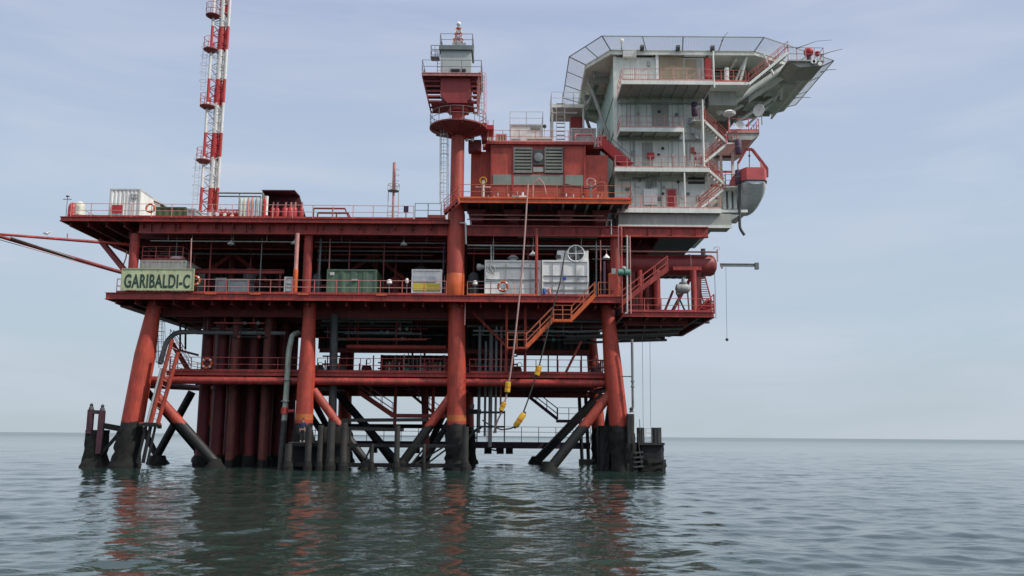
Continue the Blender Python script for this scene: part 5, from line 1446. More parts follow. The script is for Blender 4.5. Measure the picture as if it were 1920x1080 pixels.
pipe([(pt(359, 500, 71).x, 71, ZC), (pt(359, 447, 71).x, 71, pt(359, 447, 71).z)], .045, 'railpink', 'thin pale upright pipe at the right edge of the name sign', bends=False)
rt, xa, xb, z_ = container(613, 706, 505, 71.6, 3.5, ZC, 'green', 'green container on the middle deck beyond the half orange pipe', 'green', pitch=.8)
MB().box(xa+2.0, xa+2.5, 71.5, 71.57, z_-.95, z_-.8).build('lock_handle', 'grey', rt)
for q in (1.25, 2.75): MB().tube((xa+q, 71.55, ZC+.2), (xa+q, 71.55, z_-.15), .025, n=6).build('lock_bar', 'green', rt)
MB().box(xa+.25, xa+.6, 71.54, 71.58, z_-.5, z_-.25).build('number_plate', 'railwhite', rt)
rt, xa, xb, z_ = container(772, 829, 505, 71.6, 3.0, ZC, 'white', 'white container with a broad yellow stripe beside the crane pedestal', 'white', ribs=False)
MB().box(xa+.13, xb-.13, 71.55, 71.58, ZC+.62, ZC+1.18).build('stripe', 'stripe', rt)
MB().box(xa+.13, xb-.5, 71.55, 71.58, ZC+1.3, ZC+1.75).build('door_panel', paint('pale_blue_panel', (.50, .55, .58), .5, .1, .1), rt)
# white workshop cabin in two parts with a round fan
ZCB = ZC+.03
rt, xa, xb, z_ = container(909, 1014, 488, 71.3, 5, ZCB, 'white', 'large white cabin behind the orange life ring on the middle deck', 'white', 'cabin', 'workshop_cabin', ribs=False)
for px in (948, 978, 994): 
    x = pt(px, 520, 71.3).x; MB().box(x-.03, x+.03, 71.2, 71.35, ZCB+.2, z_-.3).build('wall_seam', 'grey', rt)
MB().box(xa+.13, xb-.13, 71.25, 71.35, ZCB+1.45, ZCB+1.5).build('wall_seam', 'grey', rt); MB().box(xa+.13, xb-.13, 71.25, 71.35, z_-.62, z_-.57).build('wall_seam', 'grey', rt)
c = pt(900, 500, 71.4); MB().lathe((c.x-.3, 71.6, c.z), [(.05, 0), (.28, .08), (.28, .3), (.18, .45), (.18, .6)], 14, 'X').build('exhaust_cowl', 'grey', rt, True)
pp = [pt(921, 460, 71.1), pt(921, 492, 71.1), pt(918, 500, 71.1), pt(926, 515, 71.1)]
MB().path(pp, .06, 8).build('hose_loop', 'grey', rt, True)
c = pt(921, 505, 71.1); MB().torus(c, .3, .05, 18, 6, 'Y').build('hose_coil', 'grey', rt, True)
c = pt(962, 484, 72); MB().lathe((c.x, 72.5, z_), [(.35, 0), (.35, .35), (.5, .4), (.2, .65)], 14).build('roof_vent', 'grey', rt, True)
rt, xa, xb, z_ = container(1016, 1104, 488, 70.9, 5.2, ZCB-.0, 'white', 'white panelled cabin carrying the big round fan', 'white', 'cabin', 'fan_cabin', ribs=False)
MB().box(xa+1.25, xb, 71.2, 73.2, z_, pt(1080, 469, 71).z).build('fan_box', 'white', rt)
fz = pt(1080, 475, 70.8); 
fn = MB().lathe((fz.x, 71.15, fz.z), [(.62, 0), (.62, -.25)], 30, 'Y').build('fan_duct', 'dgrey', rt, True)
MB().torus((fz.x, 70.9, fz.z), .66, .06, 30, 8, 'Y').build('fan_rim', 'white', fn, True)
mb = MB(); mb.bar((fz.x-.64, 70.85, fz.z), (fz.x+.64, 70.85, fz.z), .05, .06); mb.bar((fz.x, 70.85, fz.z-.64), (fz.x, 70.85, fz.z+.64), .05, .06, (0, 1, 0)); mb.build('fan_guard', 'white', fn)
mb = MB()
for j in range(4):
    a = j*math.pi/2+.4; mb.bar((fz.x, 70.88, fz.z), (fz.x+.55*math.cos(a), 70.88, fz.z+.55*math.sin(a)), .3, .02, (.3, 1, .3))
mb.build('fan_blade', 'mgrey', fn)
for q in (.55, 1.15, 1.72): MB().box(xa+.13, xb-.13, 70.86, 70.95, ZCB+q, ZCB+q+.035).build('panel_seam', 'mgrey', rt)
for px in (1036, 1056, 1080): 
    x = pt(px, 520, 71).x; MB().box(x-.02, x+.02, 70.87, 70.95, ZCB+.15, z_-.15).build('panel_seam', 'grey', rt)
c = pt(1058, 522, 70.8); MB().lathe((c.x, 70.86, c.z), [(.16, 0), (.16, -.02)], 10, 'Y').build('blue_emblem', 'blue', rt)
c = pt(1084, 522, 70.8); MB().lathe((c.x, 70.86, c.z), [(.09, 0), (.09, -.02)], 10, 'Y').build('round_mark', 'mgrey', rt)
MB().box(pt(1068, 462, 71).x-1.1, pt(1068, 462, 71).x-.7, 71.0, 71.2, z_+.2, z_+.45).build('fan_motor', 'dgrey', rt)
# upright gas cylinders and blue drum left of the cabin
for i, (px, m_, lab) in enumerate(((1020, 'blue', 'small blue canister at the foot of the white fan cabin'), (1030, 'railpink', 'small pinkish canister at the foot of the white fan cabin'))):
    x = pt(px, 545, 70.5).x; gasbottle((x, 70.5, ZC), .75, .13, m_, lab, 'canisters by the fan cabin', 'white', 'canister')
rt, xa, xb, z_ = container(533, 549, 519, 71.0, .6, ZC, 'white', 'narrow white locker left of the half orange pipe', 'railwhite', 'locker', 'locker', ribs=False)
for q in (.35, .7, .95): MB().box(xa+.15, xb-.15, 70.96, 71.05, ZC+q, ZC+q+.04).build('louvre', 'grey', rt)
rt, xa, xb, z_ = container(428, 466, 523, 73, 1.6, ZC+.35, 'grey', 'pale long box behind the middle deck railing right of the name sign', 'grey', 'equipment box', 'equipment_box', ribs=False)
rt, xa, xb, z_ = container(404, 424, 521, 73.4, 1.6, ZC+.35, 'grey', 'pale box just right of the name sign', 'grey', 'equipment box', 'equipment_box', ribs=False)
tb = thing('overhead_beam', (pt(360, 508, 74).x, 74, ZC+1.6), 'red hoist beam above the railing between the name sign and the half orange pipe', 'beam')
x0, x1 = pt(362, 508, 74).x, pt(533, 508, 74).x; zz_ = pt(450, 509, 74).z
MB().ibeam((x0, 74, zz_), (x1, 74, zz_), .36, .3).build('beam', 'red', tb)
for x in (x0+.3, x1-.3): MB().bar((x, 74, ZC), (x, 74, zz_-.18), .16, .16, (0, 1, 0)).build('post', 'dred', tb)
# half orange, half grey pipe next to the column
x = pt(556, 480, 70.9).x
o = tag(MB().tube((x, 70.9, ZC+2.1), (x, 70.9, ZM-1.25), .16, n=14).build('upright_pipe', 'railpink', None, True), 'upright pipe grey above and orange below on the middle deck', 'pipe')
MB().tube((x, 70.9, ZC), (x, 70.9, ZC+2.1), .19, n=14).build('orange_sleeve', 'orange', o, True)
# small white things between containers
for i, (px, py, r_, lab) in enumerate(((730, 529, .22, 'tilted small white lamp between the green and the striped containers'), (763, 527, .14, 'upright small white lantern left of the striped container'), (891, 531, .2, 'small white lamp right of the crane pedestal'))):
    p = pt(px, py, 70.6); o = thing('work_lamp', (p.x, 70.6, ZC), lab, 'lamp', 'small work lamps on the middle deck')
    MB().lathe((p.x, 70.6, p.z-.18), [(r_*.6, 0), (r_, .1), (r_*.8, .35), (r_*.3, .4)], 12).build('lamp_head', 'lamp', o, True); MB().tube((p.x, 70.6, ZC), (p.x, 70.6, p.z-.15), .03, n=6).build('post', 'raildark', o)
lifebuoy(pt(943, 537, 69.95), .36, 'orange life ring hung before the large white cabin')
lifebuoy(pt(282, 390, 70.95), .33, 'red and white life ring hung on the upper deck railing')
lifebuoy(pt(366, 526, 69.9), .33, 'life ring half hidden at the right end of the name sign')
lifebuoy(pt(388, 681, 71.9), .36, 'dim red life ring hung on the low walkway railing')
# ================================================================== services under the upper deck
def hline(px0, px1, py, Y_, r, m_, lab, name='pipe', cat='pipe', grp=None, hang=None):
    z = pt((px0+px1)/2, py, Y_).z; x0, x1 = pt(px0, py, Y_).x, pt(px1, py, Y_).x
    o = MB().tube((x0, Y_, z), (x1, Y_, z), r, n=10).build(name, m_, None, True); tag(o, lab, cat, grp)
    if hang:
        for px in hang:
            x = pt(px, py, Y_).x; MB().tube((x, Y_, z), (x, Y_, min(ZM-1.1, z+2.2) if py < 560 else ZC-.9), .03, n=6).build('hanger', m_, o)
    return o
hline(282, 556, 452.5, 72.5, .05, 'railwhite', 'thin pale conduit left of the half orange pipe carrying two lamps', hang=(315, 360, 437, 500))
hline(590, 836, 455, 72.5, .045, 'mgrey', 'thin grey conduit between the half orange pipe and the crane pedestal', hang=(640, 757, 800))
hline(360, 545, 466.5, 74, .06, 'dred', 'dark red pipe above the roof truss left of the half orange pipe')
hline(595, 836, 471, 75, .07, 'mgrey', 'dim pipe above the green container')
hline(595, 836, 489, 76, .13, 'mgrey', 'thick dim grey pipe right above the green container', hang=(610, 700, 790))
hline(600, 812, 478, 74.3, .05, 'dred', 'thin dark red pipe above the striped container')
hline(876, 1180, 461, 72.2, .06, 'railwhite', 'pale long conduit above the large white cabin', hang=(925, 1000, 1090))
hline(876, 1180, 467, 73.2, .05, 'mgrey', 'grey conduit just below the pale one above the white cabin')
hline(970, 1120, 445, 74, .07, 'teal', 'greenish pipe near the ceiling behind the tall hose')
hline(876, 1150, 449, 76, .12, 'dred', 'dark red header pipe under the upper deck behind the tall hose')
hline(876, 1145, 412, 71.3, .05, 'railpink', 'thin pinkish pipe under the support saddles of the orange platform')
hline(880, 1135, 425, 71.0, .07, 'dred', 'dark red pipe along the girder below the support saddles')
for i, (px, py, Y_, lab) in enumerate(((433, 456, 72.5, 'pale pendant lamp above the peaked truss right of the name sign'), (552, 455, 72.3, 'pale pendant lamp at the top of the half orange pipe'), (757, 457, 72.5, 'bluish pendant lamp above the striped container'), (1137, 482, 71.2, 'double pale lamp left of the big red tank'), (999, 476, 71.0, 'tilted bright lamp above the large white cabin'))):
    p = pt(px, py, Y_); o = thing('pendant_lamp', p, lab, 'lamp', 'lamps hanging under the upper deck')
    MB().lathe(p, [(.30, -.10), (.26, 0), (.09, .16), (.05, .25)], 14).build('shade', 'lamp', o, True)
    MB().tube(p+Vector((0, 0, .2)), p+Vector((0, 0, .2+(1.2 if i < 3 else .5))), .025, n=6).build('rod', 'railpink', o)
    MB().sphere(p+Vector((0, 0, -.08)), .12, 10, 6).build('bulb_cover', 'grey', o, True)
pipe([pt(862, 418, 70.8), pt(873, 418, 70.8), pt(874, 458, 70.8)], .07, 'railwhite', 'short white pipe bent down at the right of the crane pedestal')
pipe([pt(1148, 412, 71.4), pt(1146, 412, 71.4), pt(1146, 440, 71.4)], .05, 'railwhite', 'thin white pipe dropping below the quarters corner')
pipe([(pt(1006, 430, 70.6).x, 70.6, pt(1006, 428, 70.6).z), (pt(1006, 430, 70.6).x, 70.6, ZC+.1)], .12, 'red', 'red upright pipe in front of the joint of the white cabins', bends=False)
x = pt(1133, 500, 70.6).x
pipe([(x, 70.6, pt(1138, 490, 70.6).z), (x, 70.6, ZC)], .09, 'purple', 'dark purple post holding the double lamp', bends=False)
for i, (px, y0_, y1_, Y_, r_, m_, lab) in enumerate(((1160, 424, 530, 69.9, .05, 'railpink', 'first thin pipe left of the big tank'), (1166, 424, 587, 69.8, .06, 'railred', 'second thin pipe, running the full height left of the big tank'), (1182, 443, 588, 69.7, .05, 'railpink', 'pale thin pipe in front of the left end of the big tank'), (872, 560, 610, 70.6, .05, 'railpink', 'short thin pipe under the middle deck right of the crane leg'))):
    x = pt(px, (y0_+y1_)/2, Y_).x
    pipe([(x, Y_, pt(px, y0_, Y_).z), (x, Y_, pt(px, y1_, Y_).z)], r_, m_, lab, bends=False)
pipe([pt(1174, 443, 69.7), pt(1176, 443, 69.7), pt(1176, 587, 69.7), pt(1172, 588, 69.7)], .07, 'railwhite', 'pale looped pipe running down in front of the tank end')
gv = thing('green_valve', pt(1168, 515, 69.8), 'greenish valve unit on the thin pipes left of the big red tank', 'valve')
c = pt(1170, 511, 69.8)
MB().lathe(c, [(.1, -.55), (.28, -.45), (.28, -.1), (.14, 0), (.28, .1), (.28, .45), (.1, .55)], 12, 'X').build('body', 'teal', gv, True); MB().sphere(c+Vector((0, 0, .3)), .22, 10, 8).build('actuator', 'grey', gv, True); MB().box(c.x-.95, c.x-.6, 69.9, 70, c.z-.1, c.z+.35).build('sign_plate', 'grey', gv)
ocx = thing('orange_cabinet', (pt(1150, 540, 70.5).x, 70.5, ZC), 'tall orange red cabinet on the deck edge left of the big tank', 'cabinet')
x0, x1, z0, z1 = rect(1142, 512, 1160, 553, 70.5); MB().box(x0, x1, 70.5, 71, ZC, z1).build('case', 'orange', ocx); MB().box(x0+.08, x1-.08, 70.46, 70.5, ZC+.1, z1-.1).build('door', 'red', ocx)

# ================================================================== big horizontal tank and the wing below it
tk = thing('horizontal_tank', (pt(1250, 495, 75).x, 75, pt(1250, 513, 74).z), 'big dark red horizontal tank with a domed right end beneath the quarters', 'tank')
xa, xb = pt(1146, 493, 74.2).x, pt(1342, 493, 74.2).x; zc_ = pt(1250, 494, 74.2).z; rr = (pt(1250, 474, 74.2).z-pt(1250, 514, 74.2).z)/2
MB().lathe((0, 75, zc_), [(.1, xa-.35), (rr*.6, xa-.25), (rr, xa+.1), (rr, xb-.25), (rr*.86, xb), (rr*.5, xb+.18), (.1, xb+.24)], 28, 'X').build('shell', paint('tank_red', (.30, .045, .045), .45, .18, .12), tk, True)
for x in (xa+1.8, xb-1.4):
    MB().prismy([(x-.2, zc_-rr*.7), (x+.2, zc_-rr*.7), (x+.2, ZX), (x-.2, ZX)], 74.4, 75.6).build('saddle', 'dred', tk)
MB().bar((xa+.3, 73.9, zc_+rr+.03), (xb+.1, 73.9, zc_+rr+.03), .3, .08).build('top_walkway', 'railpink', tk)
mb = MB(); x = pt(1295, 494, 74).x; mb.lathe((0, 75, zc_), [(rr+.02, x), (rr+.04, x+.02), (rr+.04, x+.1), (rr+.02, x+.12)], 28, 'X'); mb.build('girth_band', 'railpink', tk, True)
MB().bar((pt(1262, 504, 73.7).x, 73.75, zc_-.5), (pt(1315, 504, 73.7).x, 73.75, zc_-.5), .25, .3).build('side_bracket', 'red', tk)
mb = MB()
x = xb+.12
for q in (0, .35): mb.tube((x+q*.2, 74.2, zc_+rr*.2), (x+q*.2-.0, 74.2, zc_+rr+.35), .025, n=5)
mb.torus((x, 74.2, zc_+rr+.3), .25, .02, 12, 4, 'Y', 0, math.pi); mb.build('end_ladder', 'railred', tk)
mo = thing('hoist_beam', pt(1350, 497, 74.2), 'grey brown hoist beam sticking out to the right of the big red tank', 'beam')
x0, x1 = pt(1350, 497, 74.2).x, pt(1421, 497, 74.2).x; z = pt(1385, 497, 74.2).z
MB().ibeam((x0, 74.2, z), (x1, 74.2, z), .26, .18).build('beam', 'grey', mo)
MB().box(x1-.25, x1+.05, 74.05, 74.35, z-.35, z+.2).build('end_trolley', 'mgrey', mo); MB().box(x0+.1, x0+.22, 74.1, 74.3, z-.3, z-.13).build('stop_bracket', 'railpink', mo)
hk = thing('hoist_wire', pt(1361, 500, 74.2), 'long thin wire with a small ball weight hanging below the hoist beam', 'wire')
a, b = pt(1361, 500, 74.2), pt(1363, 634, 74.2); MB().tube(a, b, .015, n=5).build('wire', 'wire', hk); MB().sphere(b+Vector((0, 0, -.12)), .13, 10, 8).build('ball_weight', 'dgrey', hk, True)
a = pt(1340, 513, 74); pipe([a, (a.x, 74, ZX)], .025, 'raildark', 'thin upright line at the right edge of the lower deck wing', 'wire', name='guy_wire', bends=False)
# wing deck machinery
stair(pt(1252, 503, 70.8), pt(1160, 573, 70.8), .8, 'broad dark red stair rising from the deck wing in front of the big tank', 'red', 'railred', sw=.38)
for i, (px, r_, lab) in enumerate(((1232, .28, 'thick red post under the big tank left of the grey pump'), (1301, .24, 'red post under the right part of the big tank'), (1200, .2, 'slim red post left under the big tank'))):
    x = pt(px, 545, 73.5).x; o = MB().tube((x, 73.5, ZX), (x, 73.5, zc_-rr*.8), r_, n=12).build('tank_post', 'red', None, True); tag(o, lab, 'post', 'posts under the big tank')
    MB().lathe((x, 73.5, ZX), [(r_+.15, 0), (r_+.15, .06), (r_, .1)], 12).build('base_plate', 'red', o)
pm = thing('transfer_pump', (pt(1282, 545, 73).x, 73, ZX), 'grey rounded pump with dark legs below the big red tank', 'pump')
c = pt(1281, 541, 73); MB().lathe(c, [(.1, -.65), (.35, -.55), (.42, -.2), (.42, .25), (.25, .5), (.1, .6)], 16, 'X').build('casing', 'grey', pm, True); MB().lathe(c, [(.25, .3), (.32, .35), (.32, .5), (.15, .55), (.1, .9)], 14).build('top_flange', 'mgrey', pm, True)
for s_ in (-.35, .35): MB().bar((c.x+s_*1.3, 73, ZX), (c.x+s_, 73, c.z-.3), .1, .12, (0, 1, 0)).build('leg', 'dgrey', pm)
for i, (a, b, r_, lab) in enumerate((((1252, 588), (1300, 512), .14, 'sloping dark red pipe left of the grey pump'), ((1240, 586), (1262, 545), .10, 'short sloping pipe at the left of the grey pump'), ((1290, 518), (1268, 548), .08, 'dark sloping pipe meeting the grey pump'), ((1196, 582), (1196, 540), .2, 'fat grey brown upright pipe left of the grey pump'), ((1213, 582), (1213, 536), .16, 'brown upright pipe beside the fat one on the wing'))):
    p, q = pt(*a, 74.6), pt(*b, 74.6); p.z = ZX; pipe([p, q], r_, ['dred', 'dred', 'dgrey', 'mgrey', 'dred'][i], lab, bends=False)
stair(pt(1306, 519, 78.5), pt(1322, 578, 80.5), .75, 'pale open stair seen against the sky under the tank end', 'red', 'red', n=14, wdir=(1, 0, 0), tread='railpink', rails=False)
rb = thing('wing_end_frame', (pt(1330, 575, 71).x, 71, ZX), 'bright red wedge shaped frame with ribs at the right tip of the deck wing', 'frame')
xa, xb = pt(1306, 575, 71).x, pt(1339, 575, 71).x; zt_ = pt(1335, 552, 71).z
mb = MB()
for y in (71, 73):
    mb.bar((xa, y, ZX+.15), (xb, y, zt_), .08, .16, (0, 1, 0)); mb.bar((xb, y, ZX), (xb, y, zt_), .08, .12, (0, 1, 0)); mb.bar((xa+.3, y, ZX+.5), (xb, y, ZX+.2), .08, .12, (0, 1, 0))
mb.build('frame_bar', 'brightred', rb)
for i in range(5): MB().box(xa+.3+i*.12, xb+.02, 71.05, 72.95, ZX+.1+i*.22, ZX+.15+i*.22).build('rib', 'brightred', rb)
# sloped braces under the tank
for (a, b, lab) in (((1166, 578), (1232, 520), 'inclined dark red brace under the left half of the big tank'),):
    p, q = pt(*a, 76), pt(*b, 76); o = MB().bar(p, q, .3, .35).build('inclined_brace', 'dred', None); tag(o, lab, 'brace')

# ================================================================== cantilever boom on the left
bm = thing('side_boom', pt(-14, 438, 66), 'thin two legged boom reaching out of the left side of the picture', 'boom')
tip = pt(-14, 438, 67)
MB().path([tip, pt(246, 459, 73)], [.10, .13], 10).build('upper_tube', 'red', bm, True)
MB().path([tip+Vector((0, 0, -.05)), pt(229, 511, 71)], [.13, .15], 10).build('lower_tube', 'dred', bm, True)
MB().path([tip+Vector((0, .2, -.3)), pt(229, 514, 71.6)], [.03, .03], 6).build('stay_wire', 'railpink', bm, True)
MB().bar(pt(20, 445, 67.2), pt(140, 485, 69), .5, .05).build('catwalk', 'grey', bm)
p = pt(126, 446, 70); MB().tube(p, p+Vector((0, 0, .35)), .04, n=6).build('lug', 'red', bm)
# strut between the deck wing and the middle deck, with small ladder
o = MB().bar(pt(188, 450, 73), pt(233, 506, 72), .34, .36).build('corner_strut', 'dred', None); tag(o, 'dark sloping strut under the left end of the upper deck', 'strut')
o = MB().bar(pt(213, 462, 74), pt(252, 478, 74), .22, .25).build('tie_beam', 'dred', None); tag(o, 'short dark beam joining the sloping strut and the corner column', 'beam')
pipe([pt(246, 476, 73), pt(246, 506, 73)], .09, 'railwhite', 'short pale upright pipe between the sloping strut and the corner column', bends=False)
pipe([pt(238, 470, 73), pt(236, 484, 73), pt(230, 500, 73)], .05, 'railpink', 'thin curved pipe beside the sloping strut', bends=False)
# gull on the boom
gb = thing('gull', pt(88, 441.5, 68.3), 'white gull perched on the upper tube of the left boom', 'bird')
c = pt(88, 438, 68.3); vs = []; n = 10
prof = [(-.30, .012, .0), (-.2, .05, .0), (-.05, .10, .0), (.06, .10, .01), (.13, .06, .06), (.17, .05, .11), (.21, .052, .12), (.25, .03, .11), (.30, .008, .10)]
mb = MB()
for (u, r_, dz) in prof:
    for j in range(n):
        a = 2*math.pi*j/n; vs.append((c.x+u, c.y+r_*math.cos(a), c.z+dz+r_*math.sin(a)))
mb.add(vs, [(i*n+j, i*n+(j+1) % n, (i+1)*n+(j+1) % n, (i+1)*n+j) for i in range(len(prof)-1) for j in range(n)]+[tuple(range(n-1, -1, -1)), tuple((len(prof)-1)*n+j for j in range(n))])
mb.build('body', 'white', gb, True)
for s_ in (-1, 1): MB().add([(c.x+.08, c.y+s_*.1, c.z+.03), (c.x-.1, c.y+s_*.115, c.z+.06), (c.x-.36, c.y+s_*.05, c.z+.02), (c.x-.1, c.y+s_*.11, c.z-.04)], [(0, 1, 2, 3)]).build('wing', 'grey', gb)
for s_ in (-.03, .03): MB().tube((c.x, c.y+s_, c.z-.08), (c.x, c.y+s_, c.z-.2), .008, n=5).build('leg', 'yellow', gb)

# ================================================================== under the middle deck
for i, (px0, px1, py, Y_, r_, m_, lab) in enumerate(((368, 535, 624, 74.5, .17, 'mgrey', 'thick grey pipe crossing above the red well pipes'), (590, 850, 598, 74, .08, 'mgrey', 'dim pipe under the middle deck left of the crane leg'), (600, 850, 611, 76, .12, 'dgrey', 'dark pipe under the middle deck left of the crane leg'), (640, 836, 628, 78, .10, 'dgrey', 'dark pipe bundle edge above the shaded walkway'), (650, 836, 651, 74.5, .2, 'bracered', 'dark red header left of the crane leg above the low walkway'), (876, 1130, 612, 76, .12, 'mgrey', 'grey pipe behind the orange stairs'), (980, 1120, 623, 79, .1, 'dgrey', 'dark pipe behind the foot of the orange stairs'), (1060, 1330, 603, 74, .12, 'mgrey', 'grey pipe under the right deck wing'))):
    hline(px0, px1, py, Y_, r_, m_, lab, hang=[px0+20, (px0+px1)/2])
for i, (x0, x1, y, z) in enumerate(((pt(600, 630, 80).x, pt(1105, 630, 80).x, 80, ZL+2.45),)):
    o = MB().ibeam((x0, y, z), (x1, y, z), .4, .3).build('cross_girder', 'dred', None); tag(o, 'dark red cross girder in the shade above the low walkway', 'girder')
o = MB().box(pt(968, 645, 85).x, pt(1106, 645, 85).x, 85, 87, pt(1040, 655, 85).z, pt(1040, 628, 85).z).build('slop_tank', 'dred', None); tag(o, 'dark red box tank above the see through railing right of the crane leg', 'tank')
MB().bar((pt(968, 662, 86).x, 86, pt(1040, 664, 86).z), (pt(1106, 662, 86).x, 86, pt(1040, 664, 86).z), .3, .28).build('support_beam', 'purple', o)
for i, (px, lab) in enumerate(((1028, 'thin post against the sky, left of the pair, back of the low walkway'), (1045, 'thin post against the sky, right of the pair, back of the low walkway'), (1090, 'dark post near the right back leg of the low walkway'))):
    x = pt(px, 680, 87.5).x; tag(MB().tube((x, 87.5, ZL), (x, 87.5, ZC-.9), .07, n=8).build('deck_post', 'purple', None, True), lab, 'post', 'thin posts behind the low walkway')
# machinery on the low walkway, dim
rnd = random.Random(23)
mlab = ['dim low pump set on the walkway left of the crane leg', 'dim valve block on the walkway next to the grey pipe', 'dim valve block in the middle of the walkway', 'dim pump set nearest the crane leg', 'dim red valve set at the right of the caissons', 'dim valve block left of the pale pipe', 'dim compressor box right of the crane leg']
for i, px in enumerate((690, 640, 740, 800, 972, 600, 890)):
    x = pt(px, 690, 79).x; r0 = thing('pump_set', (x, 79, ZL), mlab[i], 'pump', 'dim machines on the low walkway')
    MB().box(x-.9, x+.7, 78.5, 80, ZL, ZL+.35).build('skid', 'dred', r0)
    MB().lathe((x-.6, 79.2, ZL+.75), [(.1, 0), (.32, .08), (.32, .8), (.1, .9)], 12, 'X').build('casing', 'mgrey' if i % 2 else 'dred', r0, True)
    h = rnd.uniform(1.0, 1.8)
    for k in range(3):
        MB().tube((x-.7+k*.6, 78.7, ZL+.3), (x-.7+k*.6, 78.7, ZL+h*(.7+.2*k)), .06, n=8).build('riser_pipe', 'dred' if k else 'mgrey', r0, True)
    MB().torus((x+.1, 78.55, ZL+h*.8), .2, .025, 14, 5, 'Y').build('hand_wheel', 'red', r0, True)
# gusset braces under the deck
for a, b, lab in (((886, 585), (950, 650), 'slim sloping brace right of the crane leg under the middle deck'), ((1060, 700), (1090, 640), 'slim sloping brace near the right back leg')):
    p, q = pt(*a, 72.6), pt(*b, 72.6); tag(MB().tube(p, q, .10, n=8).build('knee_brace', 'bracered', None, True), lab, 'brace')
o = thing('stair_support_post', pt(955, 600, 72), 'red post pair holding the foot of the orange stairs', 'post')
for px in (950, 985): x = pt(px, 600, 71.8).x; MB().tube((x, 71.8, ZL), (x, 71.8, ZC-.5), .11, n=8).build('post', 'bracered', o, True)
# pale bent riser between the pipes and leg
pg = banded('riser_green', (.34, .40, .34), (.03, .03, .028), pt(535, 790, 71).z, .1)
pipe([pt(560, 624, 72.6), pt(548, 628, 72.0), pt(541, 660, 71.6), pt(538, 720, 71.4), pt(533, 790, 71.3), pt(525, 885, 71.2)], .22, pg, 'pale green bent riser pipe right of the red well pipes', 'riser', n=16, name='riser_pipe', flanges=[(pt(538, 712, 71.4), 'Z'), (pt(535, 752, 71.3), 'Z')])
p = pt(534, 770, 71.3); o = thing('riser_clamp', p, 'dark red clamp tying the pale green riser to the leg', 'clamp')
MB().lathe(p, [(.24, -.25), (.30, -.25), (.30, .25), (.24, .25)], 16).build('collar', 'red', o, True); MB().bar(p+Vector((.2, 0, 0)), pt(552, 770, 71.2), .2, .2).build('arm', 'red', o)
pipe([pt(627, 590, 73.2), pt(626, 640, 73.0), pt(624, 740, 72.8), pt(622, 885, 72.5)], .33, banded('riser_grey', (.085, .092, .09), (.02, .02, .02), 2.2, .2), 'thick dim grey riser pipe right of the second leg', 'riser', n=16, name='riser_pipe')
pipe([pt(300, 682, 72.4), pt(312, 640, 73), pt(330, 623, 74), pt(368, 622, 74.5)], .2, 'mgrey', 'grey pipe arching beside the corner leg above the ladder', n=14)
for i, (px, y0_, y1_, Y_, r_, lab) in enumerate(((900, 612, 812, 75, .13, 'leftmost'), (911, 640, 818, 75.4, .10, 'second from the left'), (921, 622, 838, 74.6, .16, 'middle, thickest'), (931, 612, 812, 75.2, .10, 'fourth from the left'), (940, 612, 760, 75, .08, 'rightmost full height'))):
    p, q = pt(px, y0_, Y_), pt(px, y1_, Y_); pipe([(p.x, Y_, p.z), (p.x, Y_, max(q.z, .6))], r_, ['mgrey', 'grey', 'mgrey', 'grey', 'railpink'][i], lab+' of the upright grey pipes just right of the crane leg', 'pipe', 'upright grey pipes right of the crane leg', bends=False)
pipe([pt(903, 800, 75), pt(890, 808, 75), pt(875, 825, 75)], .12, 'dgrey', 'dark pipe bending off the grey pipes at the waterline', n=10)
o = thing('pipe_guide_frame', pt(920, 800, 74.8), 'small rusty guide frame around the foot of the upright grey pipes', 'frame')
x0, x1 = pt(895, 790, 74.8).x, pt(946, 790, 74.8).x
for py in (773, 800): z = pt(920, py, 74.8).z; MB().bar((x0, 74.4, z), (x1, 74.4, z), .1, .14).build('bar', 'dgrey', o); MB().bar((x0, 76, z), (x1, 76, z), .1, .14).build('bar', 'dgrey', o)
for x in (x0, x1): MB().bar((x, 74.4, pt(920, 828, 74.8).z), (x, 74.4, pt(920, 770, 74.8).z), .1, .1, (0, 1, 0)).build('bar', 'dgrey', o)
o = thing('walkway_lamp_box', pt(886, 755, 80), 'small dark plank with a pale lamp right of the crane leg', 'plank')
MB().bar(pt(878, 772, 80), pt(902, 772, 80), .6, .4).build('plank', 'dgrey', o); MB().box(pt(881, 766, 79.9).x, pt(889, 766, 79.9).x, 79.9, 80.2, pt(885, 766, 80).z, pt(885, 758, 80).z).build('lamp_box', 'railwhite', o)

# ================================================================== orange stairs under the middle deck
g2 = 'orange stairs below the middle deck'
a0 = pt(1116, 560, 69.2); b0 = pt(1072, 598, 69.2); a0.z = ZC
stair(a0, b0, .8, 'upper flight of the bright orange stairs', 'orange', 'orange2', group=g2, sw=.3)
c0 = pt(1038, 602, 69.2); c0.z = b0.z; d0 = pt(987, 650, 69.2)
o = MB().box(c0.x-.05, b0.x+.05, 69.15, 70.05, b0.z-.22, b0.z-.02).build('stair_landing', 'orange', None); tag(o, 'middle landing of the bright orange stairs', 'landing')
railing([(c0.x, 69.2, b0.z), (b0.x, 69.2, b0.z)], 'boxy orange railing on the middle landing of the orange stairs', 1.05, .7, 'orange2', 'orange2', rails=(1, .66, .33))
stair(c0, d0, .8, 'lower flight of the bright orange stairs', 'orange', 'orange2', group=g2, sw=.3)
e0 = pt(950, 652, 69.2); e0.z = d0.z
o = MB().box(e0.x, d0.x+.1, 69.15, 71.9, d0.z-.16, d0.z-.02).build('stair_landing', 'bracered', None); tag(o, 'bottom landing of the bright orange stairs', 'landing')
railing([(e0.x+.05, 71.4, d0.z), (e0.x+.05, 69.2, d0.z), (d0.x, 69.2, d0.z)], 'orange red railing on the bottom landing of the orange stairs', 1.05, .8, 'orange2', 'orange2')
